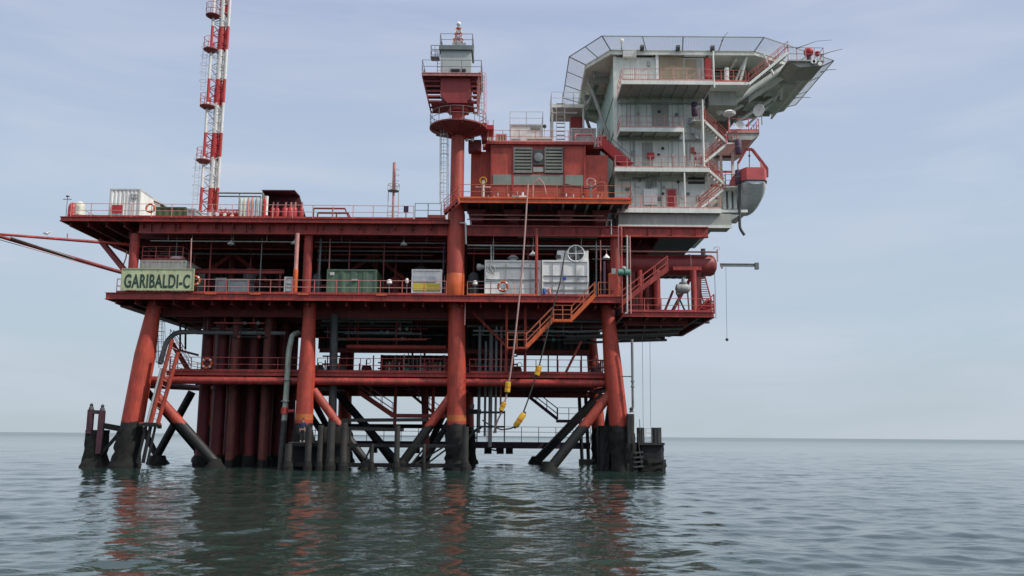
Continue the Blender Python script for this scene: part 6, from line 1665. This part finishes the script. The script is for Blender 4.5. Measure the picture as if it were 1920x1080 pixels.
# ================================================================== low stairs below the walkway
stair(pt(985, 738, 86), pt(1046, 786, 86), .8, 'dark stair below the low walkway right of the yellow floats', 'purple', 'purple', sw=.26)
x0, x1 = pt(1044, 786, 86).x, pt(1088, 786, 86).x; z = pt(1060, 787, 86).z
o = MB().box(x0, x1, 85.5, 87.5, z-.25, z).build('stair_landing', 'purple', None); tag(o, 'dark landing at the foot of the stair behind the paired braces', 'landing')
railing([(x0, 85.6, z), (x1, 85.6, z)], 'thin dark railing on the landing behind the paired braces', 1.1, .9, 'purple', 'raildark')
stair(pt(672, 735, 76), pt(735, 778, 76), .8, 'dim red stair below the walkway left of the crane leg', 'bracered', 'railpink', sw=.36)
x0, x1 = pt(733, 778, 76).x, pt(850, 778, 76).x; z = pt(780, 776, 76).z
o = MB().box(x0, x1, 75.8, 77.4, z-.3, z).build('stair_landing', 'bracered', None); tag(o, 'dim red landing left of the crane leg above the boat fenders', 'landing')
stair(pt(765, 735, 79), pt(822, 782, 79), .8, 'second dim stair with pale rails behind the dim red landing', 'dred', 'railpink', sw=.2)
for px in (741, 812): x = pt(px, 760, 76.4).x; tag(MB().tube((x, 76.4, ZL-.4), (x, 76.4, z-1.2), .14, n=10).build('landing_hanger', 'bracered', None, True), 'red hanger post at the %s end of the dim red landing' % ('left' if px < 800 else 'right'), 'post')
# ================================================================== back walkway close to the water
YB = 89.5; zbw = pt(1000, 829, YB).z; x0, x1 = pt(560, 829, YB).x, pt(1106, 829, YB).x
bw = thing('boat_walkway', (x0, YB, zbw), 'long dark walkway just above the water behind the legs', 'walkway')
MB().box(x0, x1, YB-.5, YB+.7, zbw-.62, zbw).build('walkway_beam', 'purple', bw)
for px in (880, 915, 938, 955, 700, 780):
    x = pt(px, 838, YB).x; MB().box(x-.35, x+.35, YB-.4, YB+.5, zbw-1.15, zbw-.63).build('hanger', 'black', bw)
for a, b in (((930, 842), (955, 838)), ((915, 842), (938, 846))):
    MB().bar(pt(*a, YB-.3), pt(*b, YB-.3), .12, .14).build('tie_bar', 'black', bw)
railing([(x0, YB-.45, zbw), (x1, YB-.45, zbw)], 'thin grey railing of the dark walkway just above the water', 1.45, 1.7, 'raildark', 'raildark', rails=(1.0, .66, .33))
for i, px in enumerate((1092, 1104, 1116)):
    p = pt(px, 845, YB-1); tag(MB().tube((p.x, p.y, -.6), (pt(px-6, 745, YB-1).x, p.y, ZL-.9), .17, n=10).build('guide_pile', 'black', None, True), ['leftmost of three thin dark piles beside the right back leg', 'middle of three thin dark piles beside the right back leg', 'rightmost of three thin dark piles beside the right back leg'][i], 'pile', 'thin dark piles')
MBo = MB().box(pt(1086, 862, YB-1).x, pt(1126, 862, YB-1).x, YB-1.6, YB-.4, -.3, .45).build('pile_foot', 'growth', None); tag(MBo, 'low dark sea grown foot of the three thin piles', 'pile foot')

# ================================================================== boat landing with fender posts, front
YL = 68.3
bl = thing('boat_landing', (pt(700, 835, YL).x, YL, 0), 'dark weathered boat landing frame with upright fender posts before the middle legs', 'boat landing')
for i, (px, py, r_) in enumerate(((541, 832, .26), (578, 800, .24), (600, 797, .22), (620, 790, .3), (644, 792, .26), (697, 832, .15), (744, 798, .20), (795, 832, .12), (872, 800, .24))):
    x = pt(px, 850, YL).x; zt_ = pt(px, py, YL).z
    o = MB().path([(x, YL, -1), (x, YL, .3), (x, YL, zt_)], [r_*1.25, r_*1.1, r_], 12).build('fender_post', 'steelgrey', bl, True)
    MB().lathe((x, YL, -.5), [(r_*1.1, 0), (r_*1.55, .3), (r_*1.5, .8), (r_*1.1, 1.15)], 10).build('marine_growth', 'growth', o)
for py, px0, px1, h in ((835, 541, 872, .24), (872, 541, 872, .3)):
    z = pt(700, py, YL+.4).z; MB().bar((pt(px0, py, YL+.4).x, YL+.45, z), (pt(px1, py, YL+.4).x, YL+.45, z), .2, h).build('wale', 'black', bl)
for (a, b) in (((640, 788), (800, 787)), ((652, 803), (757, 806))):
    p, q = pt(*a, YL+1.4), pt(*b, YL+1.4); MB().bar(p, q, .25, .26).build('upper_bar', 'black', bl)
for (a, b) in (((655, 835), (697, 872)), ((697, 835), (680, 872)), ((770, 872), (800, 835)), ((800, 870), (840, 840)), ((835, 836), (772, 874))):
    MB().bar(pt(*a, YL+.7), pt(*b, YL+.7), .1, .13).build('diagonal', 'steelgrey', bl)
xa, xb = pt(541, 829, YL+.5).x, pt(600, 829, YL+.5).x; zg = pt(567, 829, YL+.6).z
MB().box(xa, xb, YL+.5, YL+2.6, zg-.08, zg).build('standing_grate', 'dgrey', bl)
MB().box(pt(605, 829, YL+.5).x, pt(650, 829, YL+.5).x, YL+.6, YL+2.4, .1, pt(620, 800, YL+.5).z).build('bumper_box', 'steelgrey', bl)
MB().box(xa+.1, xb-.1, YL+1.4, YL+2.4, .2, zg-.1).build('bumper_box', 'black', bl)

# ================================================================== left and right mooring dolphins
ld = thing('mooring_dolphin', (pt(170, 878, 71.2).x, 71.2, 0), 'dark mooring pile with two topped posts standing alone left of the platform', 'mooring pile')
rnd = random.Random(3)
x0, x1 = pt(151, 840, 71).x, pt(192, 840, 71).x; zt_ = pt(170, 806, 71).z; xc_ = (x0+x1)/2; n, k = 18, 10; vs = []
for i in range(k+1):
    z = -.8+(zt_+.8)*i/k; fl = 1+.38*math.exp(-((z+.1)/.5)**2)
    for j in range(n):
        a = 2*math.pi*j/n; ca, sa = math.cos(a), math.sin(a); q = (abs(ca)**4+abs(sa)**4)**-.25
        r_ = (x1-x0)/2*q*fl*.92+rnd.uniform(-.05, .07); vs.append((xc_+r_*ca, 71.8+r_*sa*.9, z))
MB().add(vs, [(i*n+j, i*n+(j+1) % n, (i+1)*n+(j+1) % n, (i+1)*n+j) for i in range(k) for j in range(n)]+[tuple(k*n+j for j in range(n))]).build('pile_body', 'growth', ld)
for px, py in ((167, 768), (188, 770)):
    x = pt(px, 790, 71).x; zz_ = pt(px, py, 71).z
    o = MB().box(x-.19, x+.19, 71.0, 71.4, (1.0 if px > 180 else zt_-.3), zz_).build('mooring_post', paint('post_maroon', (.085, .03, .045), .6, .3, .2) if px == 167 else bpy.data.materials['post_maroon'], ld)
    MB().lathe((x, 71.2, zz_), [(.20, 0), (.17, .18), (.11, .26), (.14, .38), (.05, .5)], 12).build('post_head', 'dgrey', o, True)
MB().bar(pt(167, 772, 71.2), pt(188, 773, 71.2), .35, .3).build('cross_bar', 'steelgrey', ld)
MB().bar(pt(188, 797, 71.3), pt(238, 806, 71.3), .35, .42).build('link_beam', 'black', ld)
MB().bar(pt(184, 858, 71.3), pt(222, 814, 71.3), .2, .22).build('link_brace', 'black', ld)
rdp = thing('corner_fender', (pt(1220, 878, 71).x, 71, 0), 'dark fender block with grey upright drums at the right foot of the platform', 'fender')
def blk(px0, py0, px1, py1, Y_, dep, m_, name, par, jit=.05, zb=None):
    x0, x1, z0, z1 = rect(px0, py0, px1, py1, Y_); z0 = zb if zb is not None else z0
    xc_, hw_ = (x0+x1)/2, (x1-x0)/2; n, k = 20, 8; vs = []
    for i in range(k+1):
        z = z0+(z1-z0)*i/k
        for j in range(n):
            a = 2*math.pi*j/n; ca, sa = math.cos(a), math.sin(a); q = (abs(ca)**6+abs(sa)**6)**(-1/6)
            vs.append((xc_+(hw_*q+rnd.uniform(-jit, jit))*ca, Y_+dep/2+(dep/2*q+rnd.uniform(-jit, jit))*sa, z))
    return MB().add(vs, [(i*n+j, i*n+(j+1) % n, (i+1)*n+(j+1) % n, (i+1)*n+j) for i in range(k) for j in range(n)]+[tuple(k*n+j for j in range(n))]).build(name, m_, par)
blk(1196, 834, 1247, 880, 70.6, 2.2, 'black', 'block_body', rdp, .05, -.8)
blk(1196, 862, 1251, 880, 70.5, 2.5, 'growth', 'marine_growth', rdp, .08, -.8)
MB().box(pt(1196, 834, 70.5).x, pt(1246, 834, 70.5).x, 70.4, 73, pt(1220, 834, 70.5).z-.02, pt(1220, 830, 70.5).z).build('top_plate', 'steelgrey', rdp)
for px0, px1 in ((1196, 1209), (1223, 1241)):
    x0, x1, z0, z1 = rect(px0, 802, px1, 832, 70.8); o = MB().lathe(((x0+x1)/2, 71.2, z0), [((x1-x0)/2, 0), ((x1-x0)/2, z1-z0)], 16).build('rubber_drum', 'steelgrey', rdp, True)
    mb = MB()
    for j in range(10):
        a = 2*math.pi*j/10; r_ = (x1-x0)/2; mb.box((x0+x1)/2+r_*math.cos(a)-.03, (x0+x1)/2+r_*math.cos(a)+.03, 71.2+r_*math.sin(a)-.03, 71.2+r_*math.sin(a)+.03, z0, z1+.02)
    mb.build('rib', 'dgrey', o)
mb = MB(); xa, xb = pt(1211, 815, 71).x, pt(1222, 815, 71).x
for py in (804, 812, 820, 828): z = pt(1216, py, 71).z; mb.bar((xa, 71, z), (xb, 71, z), .03, .05)
mb.bar((xa, 71, pt(1216, 832, 71).z), (xa, 71, pt(1216, 803, 71).z), .04, .04, (0, 1, 0)); mb.bar((xb, 71, pt(1216, 832, 71).z), (xb, 71, pt(1216, 803, 71).z), .04, .04, (0, 1, 0)); mb.build('grille', 'railwhite', rdp)
MB().path([pt(1196, 812, 70.3), pt(1198, 840, 70.3), pt(1203, 872, 70.3)], .06, 8).build('hanging_rope', 'steelgrey', rdp, True)
MB().tube(pt(1199, 786, 70.6), pt(1200, 805, 70.6), .03, n=6).build('marker_rod', 'teal', rdp)
rp = thing('fender_pile', (pt(1183, 878, 70.2).x, 70.2, 0), 'brown upright fender pile at the outer side of the right corner leg', 'fender pile')
blk(1176, 776, 1190, 880, 70, .6, 'steelgrey', 'pile', rp, .02, -.8)
blk(1172, 832, 1194, 880, 69.9, 1.0, 'growth', 'marine_growth', rp, .06, -.8)
blk(1122, 798, 1146, 880, 71.6, 1.6, 'black', 'inner_pile', rp, .05, -.8)
blk(1140, 812, 1192, 880, 71.8, 1.6, 'black', 'base_block', rp, .06, -.8)
p = pt(1184, 772, 70.3); MB().lathe((p.x, 70.3, p.z-.05), [(.2, 0), (.14, .1), (.14, .2), (.18, .3), (.05, .4)], 10).build('pile_head', 'dgrey', rp, True)
for i in range(4): z = .35+i*.35; MB().bar((pt(1188, 850, 69.9).x, 69.9, z), (pt(1206, 850, 69.9).x, 69.9, z+.08), .1, .12).build('rubber_strip', 'dgrey', rp)
q = pt(1185, 636, 70.3); pipe([(q.x, 70.3, q.z), (q.x, 70.3, p.z+.3)], .10, 'mgrey', 'long thin grey pipe running down outside the right corner leg', 'pipe', flanges=[((q.x, 70.3, pt(1185, 715, 70.3).z), 'Z'), ((q.x, 70.3, pt(1185, 725, 70.3).z), 'Z')], bends=False)
pipe([pt(1164, 706, 70.6), pt(1184, 706, 70.4)], .04, 'mgrey', 'short pipe stay joining the thin grey pipe to the right corner leg', 'pipe', bends=False)
for i, (px, y1_, lab) in enumerate(((1206, 800, 'left of two thin wires hanging to the grey fender drums'), (1220, 800, 'right of two thin wires hanging to the grey fender drums'))):
    a = pt(px-1.5, 638, 71.5); b = pt(px, y1_, 71.5); tag(MB().tube(a, b, .016, n=5).build('hanging_wire', 'wire', None), lab, 'wire', 'wires to the fender')
pipe([pt(1162, 636, 71.5), pt(1236, 636, 71.5)], .05, 'dgrey', 'thin dark pipe with a small end fitting under the deck wing', 'pipe', bends=False, flanges=[(pt(1236, 636, 71.5), 'X')])

# ================================================================== corner ladder and stairs at the left leg
g3 = thing('sloping_access_ladder', pt(262, 870, 70.3), 'pinkish sloping access ladder frame leaning beside the left corner leg', 'ladder')
def sl(a, b, r_, m_, nm): MB().tube(pt(*a, 70.3), pt(*b, 70.3), r_, n=10).build(nm, m_, g3, True)
sl((303, 690), (274, 800), .11, 'railwhite', 'side_pipe'); sl((274, 800), (257, 868), .11, banded('ladder_foot', (.1, .04, .05), BLK, 4, .1), 'side_pipe')
sl((323, 636), (282, 796), .16, 'bracered', 'side_beam'); sl((334, 660), (296, 794), .16, 'bracered', 'side_beam')
sl((283, 796), (268, 868), .14, 'black', 'side_beam'); sl((292, 796), (276, 870), .10, 'black', 'side_beam')
f0 = None
for i in range(16):
    t = i/15; a = pt(323-41*t, 640+152*t, 70.25); b = pt(335-39*t, 646+146*t, 70.25)
    if f0 is None: f0 = MB().tube(a, b, .03, n=6).build('rung', 'railpink', g3); q0 = a
    else: share(f0, a-q0, g3)
MB().bar(pt(262, 795, 70.3), pt(300, 797, 70.3), .5, .32).build('lower_bracket', 'bracered', g3)
MB().bar(pt(296, 800, 70.8), pt(302, 800, 70.8), .3, .3).build('lower_bracket', 'bracered', g3)
ladder((pt(296, 604, 73).x, 73, pt(296, 604, 73).z), (pt(298, 690, 73).x, 73, pt(298, 690, 73).z), 'thin caged ladder behind the top of the left corner leg', w=.4, col='railwhite')
stair(pt(318, 640, 74.5), pt(352, 696, 74.5), .7, 'dim red stair beside the left corner leg onto the low walkway', 'dred', 'railred')
for px in (338, 348): pipe([(pt(px, 600, 80).x, 80, pt(px, 600, 80).z), (pt(px, 650, 80).x, 80, pt(px, 655, 80).z)], .09, 'dgrey', '%s of two short dark upright pipes near the arching grey pipe' % ('left' if px < 340 else 'right'), bends=False)
tag(MB().bar(pt(330, 655, 84), pt(372, 666, 84), .2, .2).build('side_beam', 'purple', None), 'sloping dark beam against the sky left of the well pipes', 'beam')

# ================================================================== hoses with yellow floats
h1 = pipe([pt(990, 345, 69.5), pt(985, 425, 69.3), pt(980, 500, 69.1), pt(972, 575, 68.9), pt(964, 650, 68.8), pt(957, 700, 68.8), pt(950, 740, 68.9), pt(943, 768, 69), pt(932, 790, 69.4), pt(926, 812, 70)], .065, 'hosepink', 'long faded pink hose hanging from the orange platform past the white cabin', 'hose', name='hose', bends=True, n=8)
h2 = pipe([pt(1060, 470, 70.2), pt(1050, 530, 69.4), pt(1040, 565, 69.2), pt(1025, 630, 69.0), pt(1010, 690, 68.9), pt(990, 750, 68.9), pt(975, 790, 69), pt(960, 803, 69.2), pt(940, 806, 69.5), pt(915, 795, 70), pt(905, 788, 70.5)], .055, 'hose', 'black hose hanging across the fan cabin and looping near the water', 'hose', name='hose', n=8)
def floaty(a, b, Y_, r_, lab):
    p, q = pt(*a, Y_), pt(*b, Y_); d = (q-p)
    o = thing('hose_float', (p+q)/2, lab, 'float', 'yellow floats on the hanging hoses')
    MB().path([p, p+d*.06, p+d*.94, q], [r_*.75, r_, r_, r_*.75], 14).build('shell', 'yellow', o, True)
    MB().path([p+d*.46, p+d*.54], [r_*1.05]*2, 14).build('strap', 'orange', o, True)
    MB().path([p-d*.12, p], [r_*.4, r_*.6], 10).build('end_cap', 'dgrey', o, True); MB().path([q, q+d*.12], [r_*.6, r_*.4], 10).build('end_cap', 'dgrey', o, True)
floaty((953, 716), (951, 736), 68.8, .21, 'yellow float high on the pink hose just below the low walkway')
floaty((946, 754), (939, 770), 69, .19, 'yellow float low on the pink hose')
floaty((1012, 686), (1006, 704), 68.9, .21, 'yellow float on the black hose against the low walkway railing')
floaty((983, 775), (966, 800), 69, .22, 'tilted yellow float lowest on the black hose near the water')

# ================================================================== person on the boat landing
px_, YPp = 567, YL+1.3
zf = zg; pc = pt(px_, 829, YPp).x
pr = thing('person', (pc, YPp, zf), 'person in dark navy clothes standing at the foot of the second leg', 'person')
def skin(name, pts, edges, rad, m_, sub=2, loc=Vector((0, 0, 0)), parent=None):
    me = bpy.data.meshes.new(name); me.from_pydata(pts, edges, []); o = bpy.data.objects.new(name, me); COL.objects.link(o); o.parent = parent or pr; o.location = loc
    md_ = o.modifiers.new('skin', 'SKIN'); md_.use_smooth_shade = True
    for i, r_ in enumerate(rad): me.skin_vertices[0].data[i].radius = (r_, r_) if not isinstance(r_, tuple) else r_
    me.skin_vertices[0].data[0].use_root = True
    s_ = o.modifiers.new('sub', 'SUBSURF'); s_.levels = sub; s_.render_levels = sub
    me.materials.append(M[m_]); return o
B = [(0, 0, .95), (0, -.01, 1.15), (0, 0, 1.38), (0, 0, 1.50), (0, -.01, 1.56), (0, -.02, 1.66), (0, -.015, 1.73),
     (.17, 0, 1.42), (.23, .01, 1.14), (.20, -.12, .93), (.17, -.17, .87), (-.17, 0, 1.42), (-.23, .01, 1.14), (-.21, -.10, .93), (-.18, -.15, .87),
     (.10, 0, .86), (.11, -.02, .48), (.12, .02, .09), (.13, -.13, .045), (-.10, 0, .86), (-.12, -.01, .48), (-.13, .02, .09), (-.15, -.13, .045)]
E = [(0, 1), (1, 2), (2, 3), (3, 4), (4, 5), (5, 6), (2, 7), (7, 8), (8, 9), (9, 10), (2, 11), (11, 12), (12, 13), (13, 14), (0, 15), (15, 16), (16, 17), (17, 18), (0, 19), (19, 20), (20, 21), (21, 22)]
RD = [(.14, .10), (.13, .09), (.15, .10), (.06, .06), (.055, .06), (.078, .095), (.06, .075), .055, .04, .028, (.035, .018), .055, .04, .028, (.035, .018), .085, .055, .035, (.04, .03), .085, .055, .035, (.04, .03)]
skin('body', B, E, RD, 'skin')
skin('jacket', B[:4]+[(.175, 0, 1.42), (.23, .01, 1.14), (.205, -.10, .96), (-.175, 0, 1.42), (-.23, .01, 1.14), (-.212, -.085, .96)], [(0, 1), (1, 2), (2, 3), (2, 4), (4, 5), (5, 6), (2, 7), (7, 8), (8, 9)], [(.165, .125), (.155, .115), (.175, .12), (.07, .07), .075, .058, .045, .075, .058, .045], 'navy')
skin('trousers', [B[0], B[15], B[16], (.12, .015, .12), B[19], B[20], (-.13, .015, .12)], [(0, 1), (1, 2), (2, 3), (0, 4), (4, 5), (5, 6)], [(.15, .115), .10, .075, .065, .10, .075, .065], 'denim')
MB().sphere((pc, YPp+.015, zf+1.71), .105, 14, 8, (.95, 1.05, .9)).build('hair', 'hair', pr, True)
MB().sphere((pc, YPp-.11, zf+1.665), .018, 6, 5, (.8, 1, 1.3)).build('nose', 'skin', pr, True)
for s_ in (-1, 1):
    MB().sphere((pc+s_*.032, YPp-.098, zf+1.69), .010, 6, 5).build('eye', 'hair', pr)
    MB().sphere((pc+s_*.09, YPp-.01, zf+1.665), .024, 6, 5, (.4, .8, 1.2)).build('ear', 'skin', pr, True)
    MB().sphere((pc+s_*.135, YPp-.05, zf+.05), .07, 8, 6, (.7, 1.7, .65)).build('shoe', 'shoe', pr, True)
    h = Vector((s_*.175, -.165, .865))
    for k in range(4):
        a = h+Vector(((k-1.5)*.02, 0, -.01)); l_ = (.075, .085, .08, .062)[k]
        skin('finger', [a, a+Vector((0, -.012, -l_*.5)), a+Vector((0, .004, -l_))], [(0, 1), (1, 2)], [.009, .008, .007], 'skin', 1)
    a = h+Vector((-s_*.03, -.005, .01)); skin('thumb', [a, a+Vector((-s_*.022, -.015, -.02)), a+Vector((-s_*.026, -.02, -.045))], [(0, 1), (1, 2)], [.011, .010, .008], 'skin', 1)
MB().bar((pc-.03, YPp-.1, zf+1.63), (pc+.03, YPp-.1, zf+1.63), .012, .012).build('mouth', plain('lip', (.25, .08, .07), .6), pr)

# ================================================================== more gear filling the shaded levels
rnd = random.Random(77)
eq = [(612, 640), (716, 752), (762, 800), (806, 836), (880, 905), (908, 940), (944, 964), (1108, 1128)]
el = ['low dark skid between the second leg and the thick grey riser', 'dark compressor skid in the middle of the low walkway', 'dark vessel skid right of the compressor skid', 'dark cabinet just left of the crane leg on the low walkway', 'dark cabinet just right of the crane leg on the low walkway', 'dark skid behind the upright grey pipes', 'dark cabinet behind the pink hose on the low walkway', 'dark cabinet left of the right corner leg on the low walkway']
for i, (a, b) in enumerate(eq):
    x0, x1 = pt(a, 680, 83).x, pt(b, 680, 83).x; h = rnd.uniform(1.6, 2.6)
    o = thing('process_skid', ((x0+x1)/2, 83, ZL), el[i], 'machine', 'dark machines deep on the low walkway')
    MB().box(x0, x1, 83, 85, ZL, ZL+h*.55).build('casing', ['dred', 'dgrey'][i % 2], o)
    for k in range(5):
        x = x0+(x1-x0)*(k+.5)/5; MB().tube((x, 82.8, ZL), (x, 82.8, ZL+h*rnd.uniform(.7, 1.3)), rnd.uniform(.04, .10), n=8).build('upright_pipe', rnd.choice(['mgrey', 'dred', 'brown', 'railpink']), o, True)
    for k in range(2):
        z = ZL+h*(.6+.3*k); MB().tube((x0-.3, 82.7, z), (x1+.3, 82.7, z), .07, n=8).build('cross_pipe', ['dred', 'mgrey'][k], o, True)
# vessels and pipes deep on the middle deck
ml = ['shaded green grey vessel behind the peaked truss right of the name sign', 'shaded vessel left of the green container', 'shaded vessel between the green and the striped container', 'shaded vessel behind the striped container', 'shaded vessel left of the large white cabin']
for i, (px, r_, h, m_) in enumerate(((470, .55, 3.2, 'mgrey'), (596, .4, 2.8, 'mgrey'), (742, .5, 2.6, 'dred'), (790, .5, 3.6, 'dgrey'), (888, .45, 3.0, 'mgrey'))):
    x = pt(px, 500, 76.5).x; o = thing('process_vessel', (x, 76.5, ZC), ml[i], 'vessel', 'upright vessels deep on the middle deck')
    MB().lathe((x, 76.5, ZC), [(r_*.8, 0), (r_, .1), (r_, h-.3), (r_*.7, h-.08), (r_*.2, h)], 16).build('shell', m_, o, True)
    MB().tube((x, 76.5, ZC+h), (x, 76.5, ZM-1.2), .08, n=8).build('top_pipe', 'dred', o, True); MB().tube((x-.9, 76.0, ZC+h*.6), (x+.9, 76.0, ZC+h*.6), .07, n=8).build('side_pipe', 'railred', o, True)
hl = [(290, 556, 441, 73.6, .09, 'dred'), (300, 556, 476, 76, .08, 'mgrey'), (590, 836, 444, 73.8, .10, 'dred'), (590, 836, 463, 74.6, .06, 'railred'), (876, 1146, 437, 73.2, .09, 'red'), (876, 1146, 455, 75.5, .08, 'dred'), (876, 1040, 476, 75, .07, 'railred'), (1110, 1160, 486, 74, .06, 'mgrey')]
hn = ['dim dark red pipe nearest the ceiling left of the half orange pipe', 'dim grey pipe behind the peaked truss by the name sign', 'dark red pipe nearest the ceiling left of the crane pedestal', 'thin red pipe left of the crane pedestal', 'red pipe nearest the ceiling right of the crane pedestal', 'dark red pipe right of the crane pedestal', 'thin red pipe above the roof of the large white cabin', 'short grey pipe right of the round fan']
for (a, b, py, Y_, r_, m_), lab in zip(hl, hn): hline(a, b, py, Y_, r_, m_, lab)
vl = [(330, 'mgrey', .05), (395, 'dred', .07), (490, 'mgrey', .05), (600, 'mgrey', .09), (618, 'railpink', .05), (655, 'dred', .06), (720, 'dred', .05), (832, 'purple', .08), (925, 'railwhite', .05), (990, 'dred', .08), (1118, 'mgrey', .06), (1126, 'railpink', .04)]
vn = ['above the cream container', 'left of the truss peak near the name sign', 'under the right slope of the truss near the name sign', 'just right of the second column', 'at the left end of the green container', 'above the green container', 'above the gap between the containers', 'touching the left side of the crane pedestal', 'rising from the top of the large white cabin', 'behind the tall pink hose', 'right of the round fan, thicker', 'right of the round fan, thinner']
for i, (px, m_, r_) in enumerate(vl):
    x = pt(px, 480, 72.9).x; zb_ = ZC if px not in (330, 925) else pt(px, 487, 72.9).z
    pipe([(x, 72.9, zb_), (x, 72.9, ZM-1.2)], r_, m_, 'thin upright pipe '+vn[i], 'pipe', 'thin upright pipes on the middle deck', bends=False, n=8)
# enclosure below the left half of the big tank
en = thing('pipe_enclosure', (pt(1200, 545, 78).x, 78, ZX), 'dark red panelled enclosure behind the broad stair under the big tank', 'enclosure')
x0, x1 = pt(1163, 545, 78).x, pt(1226, 545, 78).x; MB().corrug(x0, x1, 78, ZX, zc_-.6, .5, .1).build('panel', 'dred', en)
for k in range(4):
    x = x0+(x1-x0)*(k+.5)/4; MB().bar((x, 77.9, ZX), (x, 77.9, zc_-.6), .14, .14, (0, 1, 0)).build('post', 'red', en)

# dim members crossing behind the boat landing
for i, (a, b, Y_, r_, m_, lab) in enumerate((((640, 742), (735, 868), 82, .22, 'black', 'dark crossed brace, first from the thick grey riser'), ((842, 790), (795, 868), 74, .24, 'black', 'short dark brace beside the foot of the crane leg'), ((795, 700), (800, 868), 79, .3, 'dred', 'thick dark red stem left of the crane leg'), ((595, 798), (880, 800), 80, .18, 'black', 'long dark horizontal tube behind the fender posts'), ((560, 742), (600, 868), 84, .22, 'black', 'dark brace behind the person'))):
    p, q = pt(*a, Y_), pt(*b, Y_); tag(MB().tube(p, q, r_, n=10).build('rear_brace', m_, None, True), lab, 'brace', 'dark members behind the boat landing')

hline(650, 800, 636, 75.5, .09, 'railred', 'thinner red pipe above the dark red header left of the crane leg')
hline(884, 962, 668, 82, .12, 'dred', 'dark red pipe behind the upright grey pipes')
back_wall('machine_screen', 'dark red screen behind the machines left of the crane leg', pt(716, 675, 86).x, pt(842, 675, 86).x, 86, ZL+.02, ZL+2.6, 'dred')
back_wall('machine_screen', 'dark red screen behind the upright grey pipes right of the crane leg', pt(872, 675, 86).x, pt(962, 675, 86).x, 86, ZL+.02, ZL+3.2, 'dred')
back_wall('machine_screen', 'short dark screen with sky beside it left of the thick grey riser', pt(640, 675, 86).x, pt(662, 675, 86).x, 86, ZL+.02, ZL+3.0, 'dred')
rnd = random.Random(55)
for i, (px0, px1) in enumerate(((726, 742), (750, 776), (784, 800), (806, 826))):
    x0, x1 = pt(px0, 690, 77).x, pt(px1, 690, 77).x
    o = thing('valve_skid', ((x0+x1)/2, 77, ZL), ['small valve skid with a brownish tank, first from the green container side', 'small valve skid with a greenish tank below the striped container', 'small valve skid with a pinkish tank near the dim red landing', 'small valve skid with a brownish tank beside the crane leg'][i], 'machine', 'valve skids left of the crane leg')
    MB().lathe(((x0+x1)/2, 77, ZL), [(.3, 0), (.36, .1), (.36, .9), (.2, 1.1)], 14).build('tank', ['brown', 'teal', 'railpink', 'brown'][i], o, True)
    for k in range(4):
        x = x0+(x1-x0)*k/3; MB().tube((x, 76.5, ZL), (x, 76.5, ZL+rnd.uniform(1.1, 1.9)), .045, n=8).build('upright_pipe', rnd.choice(['railred', 'mgrey', 'cream']), o, True)
    MB().tube((x0-.2, 76.45, ZL+.8), (x1+.2, 76.45, ZL+.8), .06, n=8).build('cross_pipe', 'railred', o, True)

# pipe and cable runs slung under the middle deck
rnd = random.Random(101)
wh = ['between the second leg and the crane leg', 'right of the crane leg', 'left of the second leg']
for k, (px0, px1, cnt) in enumerate(((592, 836, 9), (878, 1120, 7), (372, 560, 4))):
    for i in range(cnt):
        a = px0+rnd.uniform(0, 60); b = px1-rnd.uniform(0, 80); py = 592+i*(52/cnt)+rnd.uniform(-2, 2); Y_ = 73.6+rnd.uniform(0, 3)
        o = hline(a, b, py, Y_, rnd.choice([.04, .05, .07, .09]), rnd.choice(['mgrey', 'grey', 'dred', 'dgrey', 'railred']), 'thin shaded pipe slung under the middle deck %s' % wh[k], grp='thin pipes under the middle deck '+wh[k], hang=[a+20, b-20])
        for j in range(2):
            px = rnd.uniform(a+10, b-10); p = pt(px, py, Y_-.05); MB().lathe((p.x-.12, Y_, pt((a+b)/2, py, Y_).z), [(.1, 0), (.15, .04), (.15, .2), (.1, .24)], 10, 'X').build('valve', rnd.choice(['mgrey', 'railred', 'teal', 'grey']), o, True)
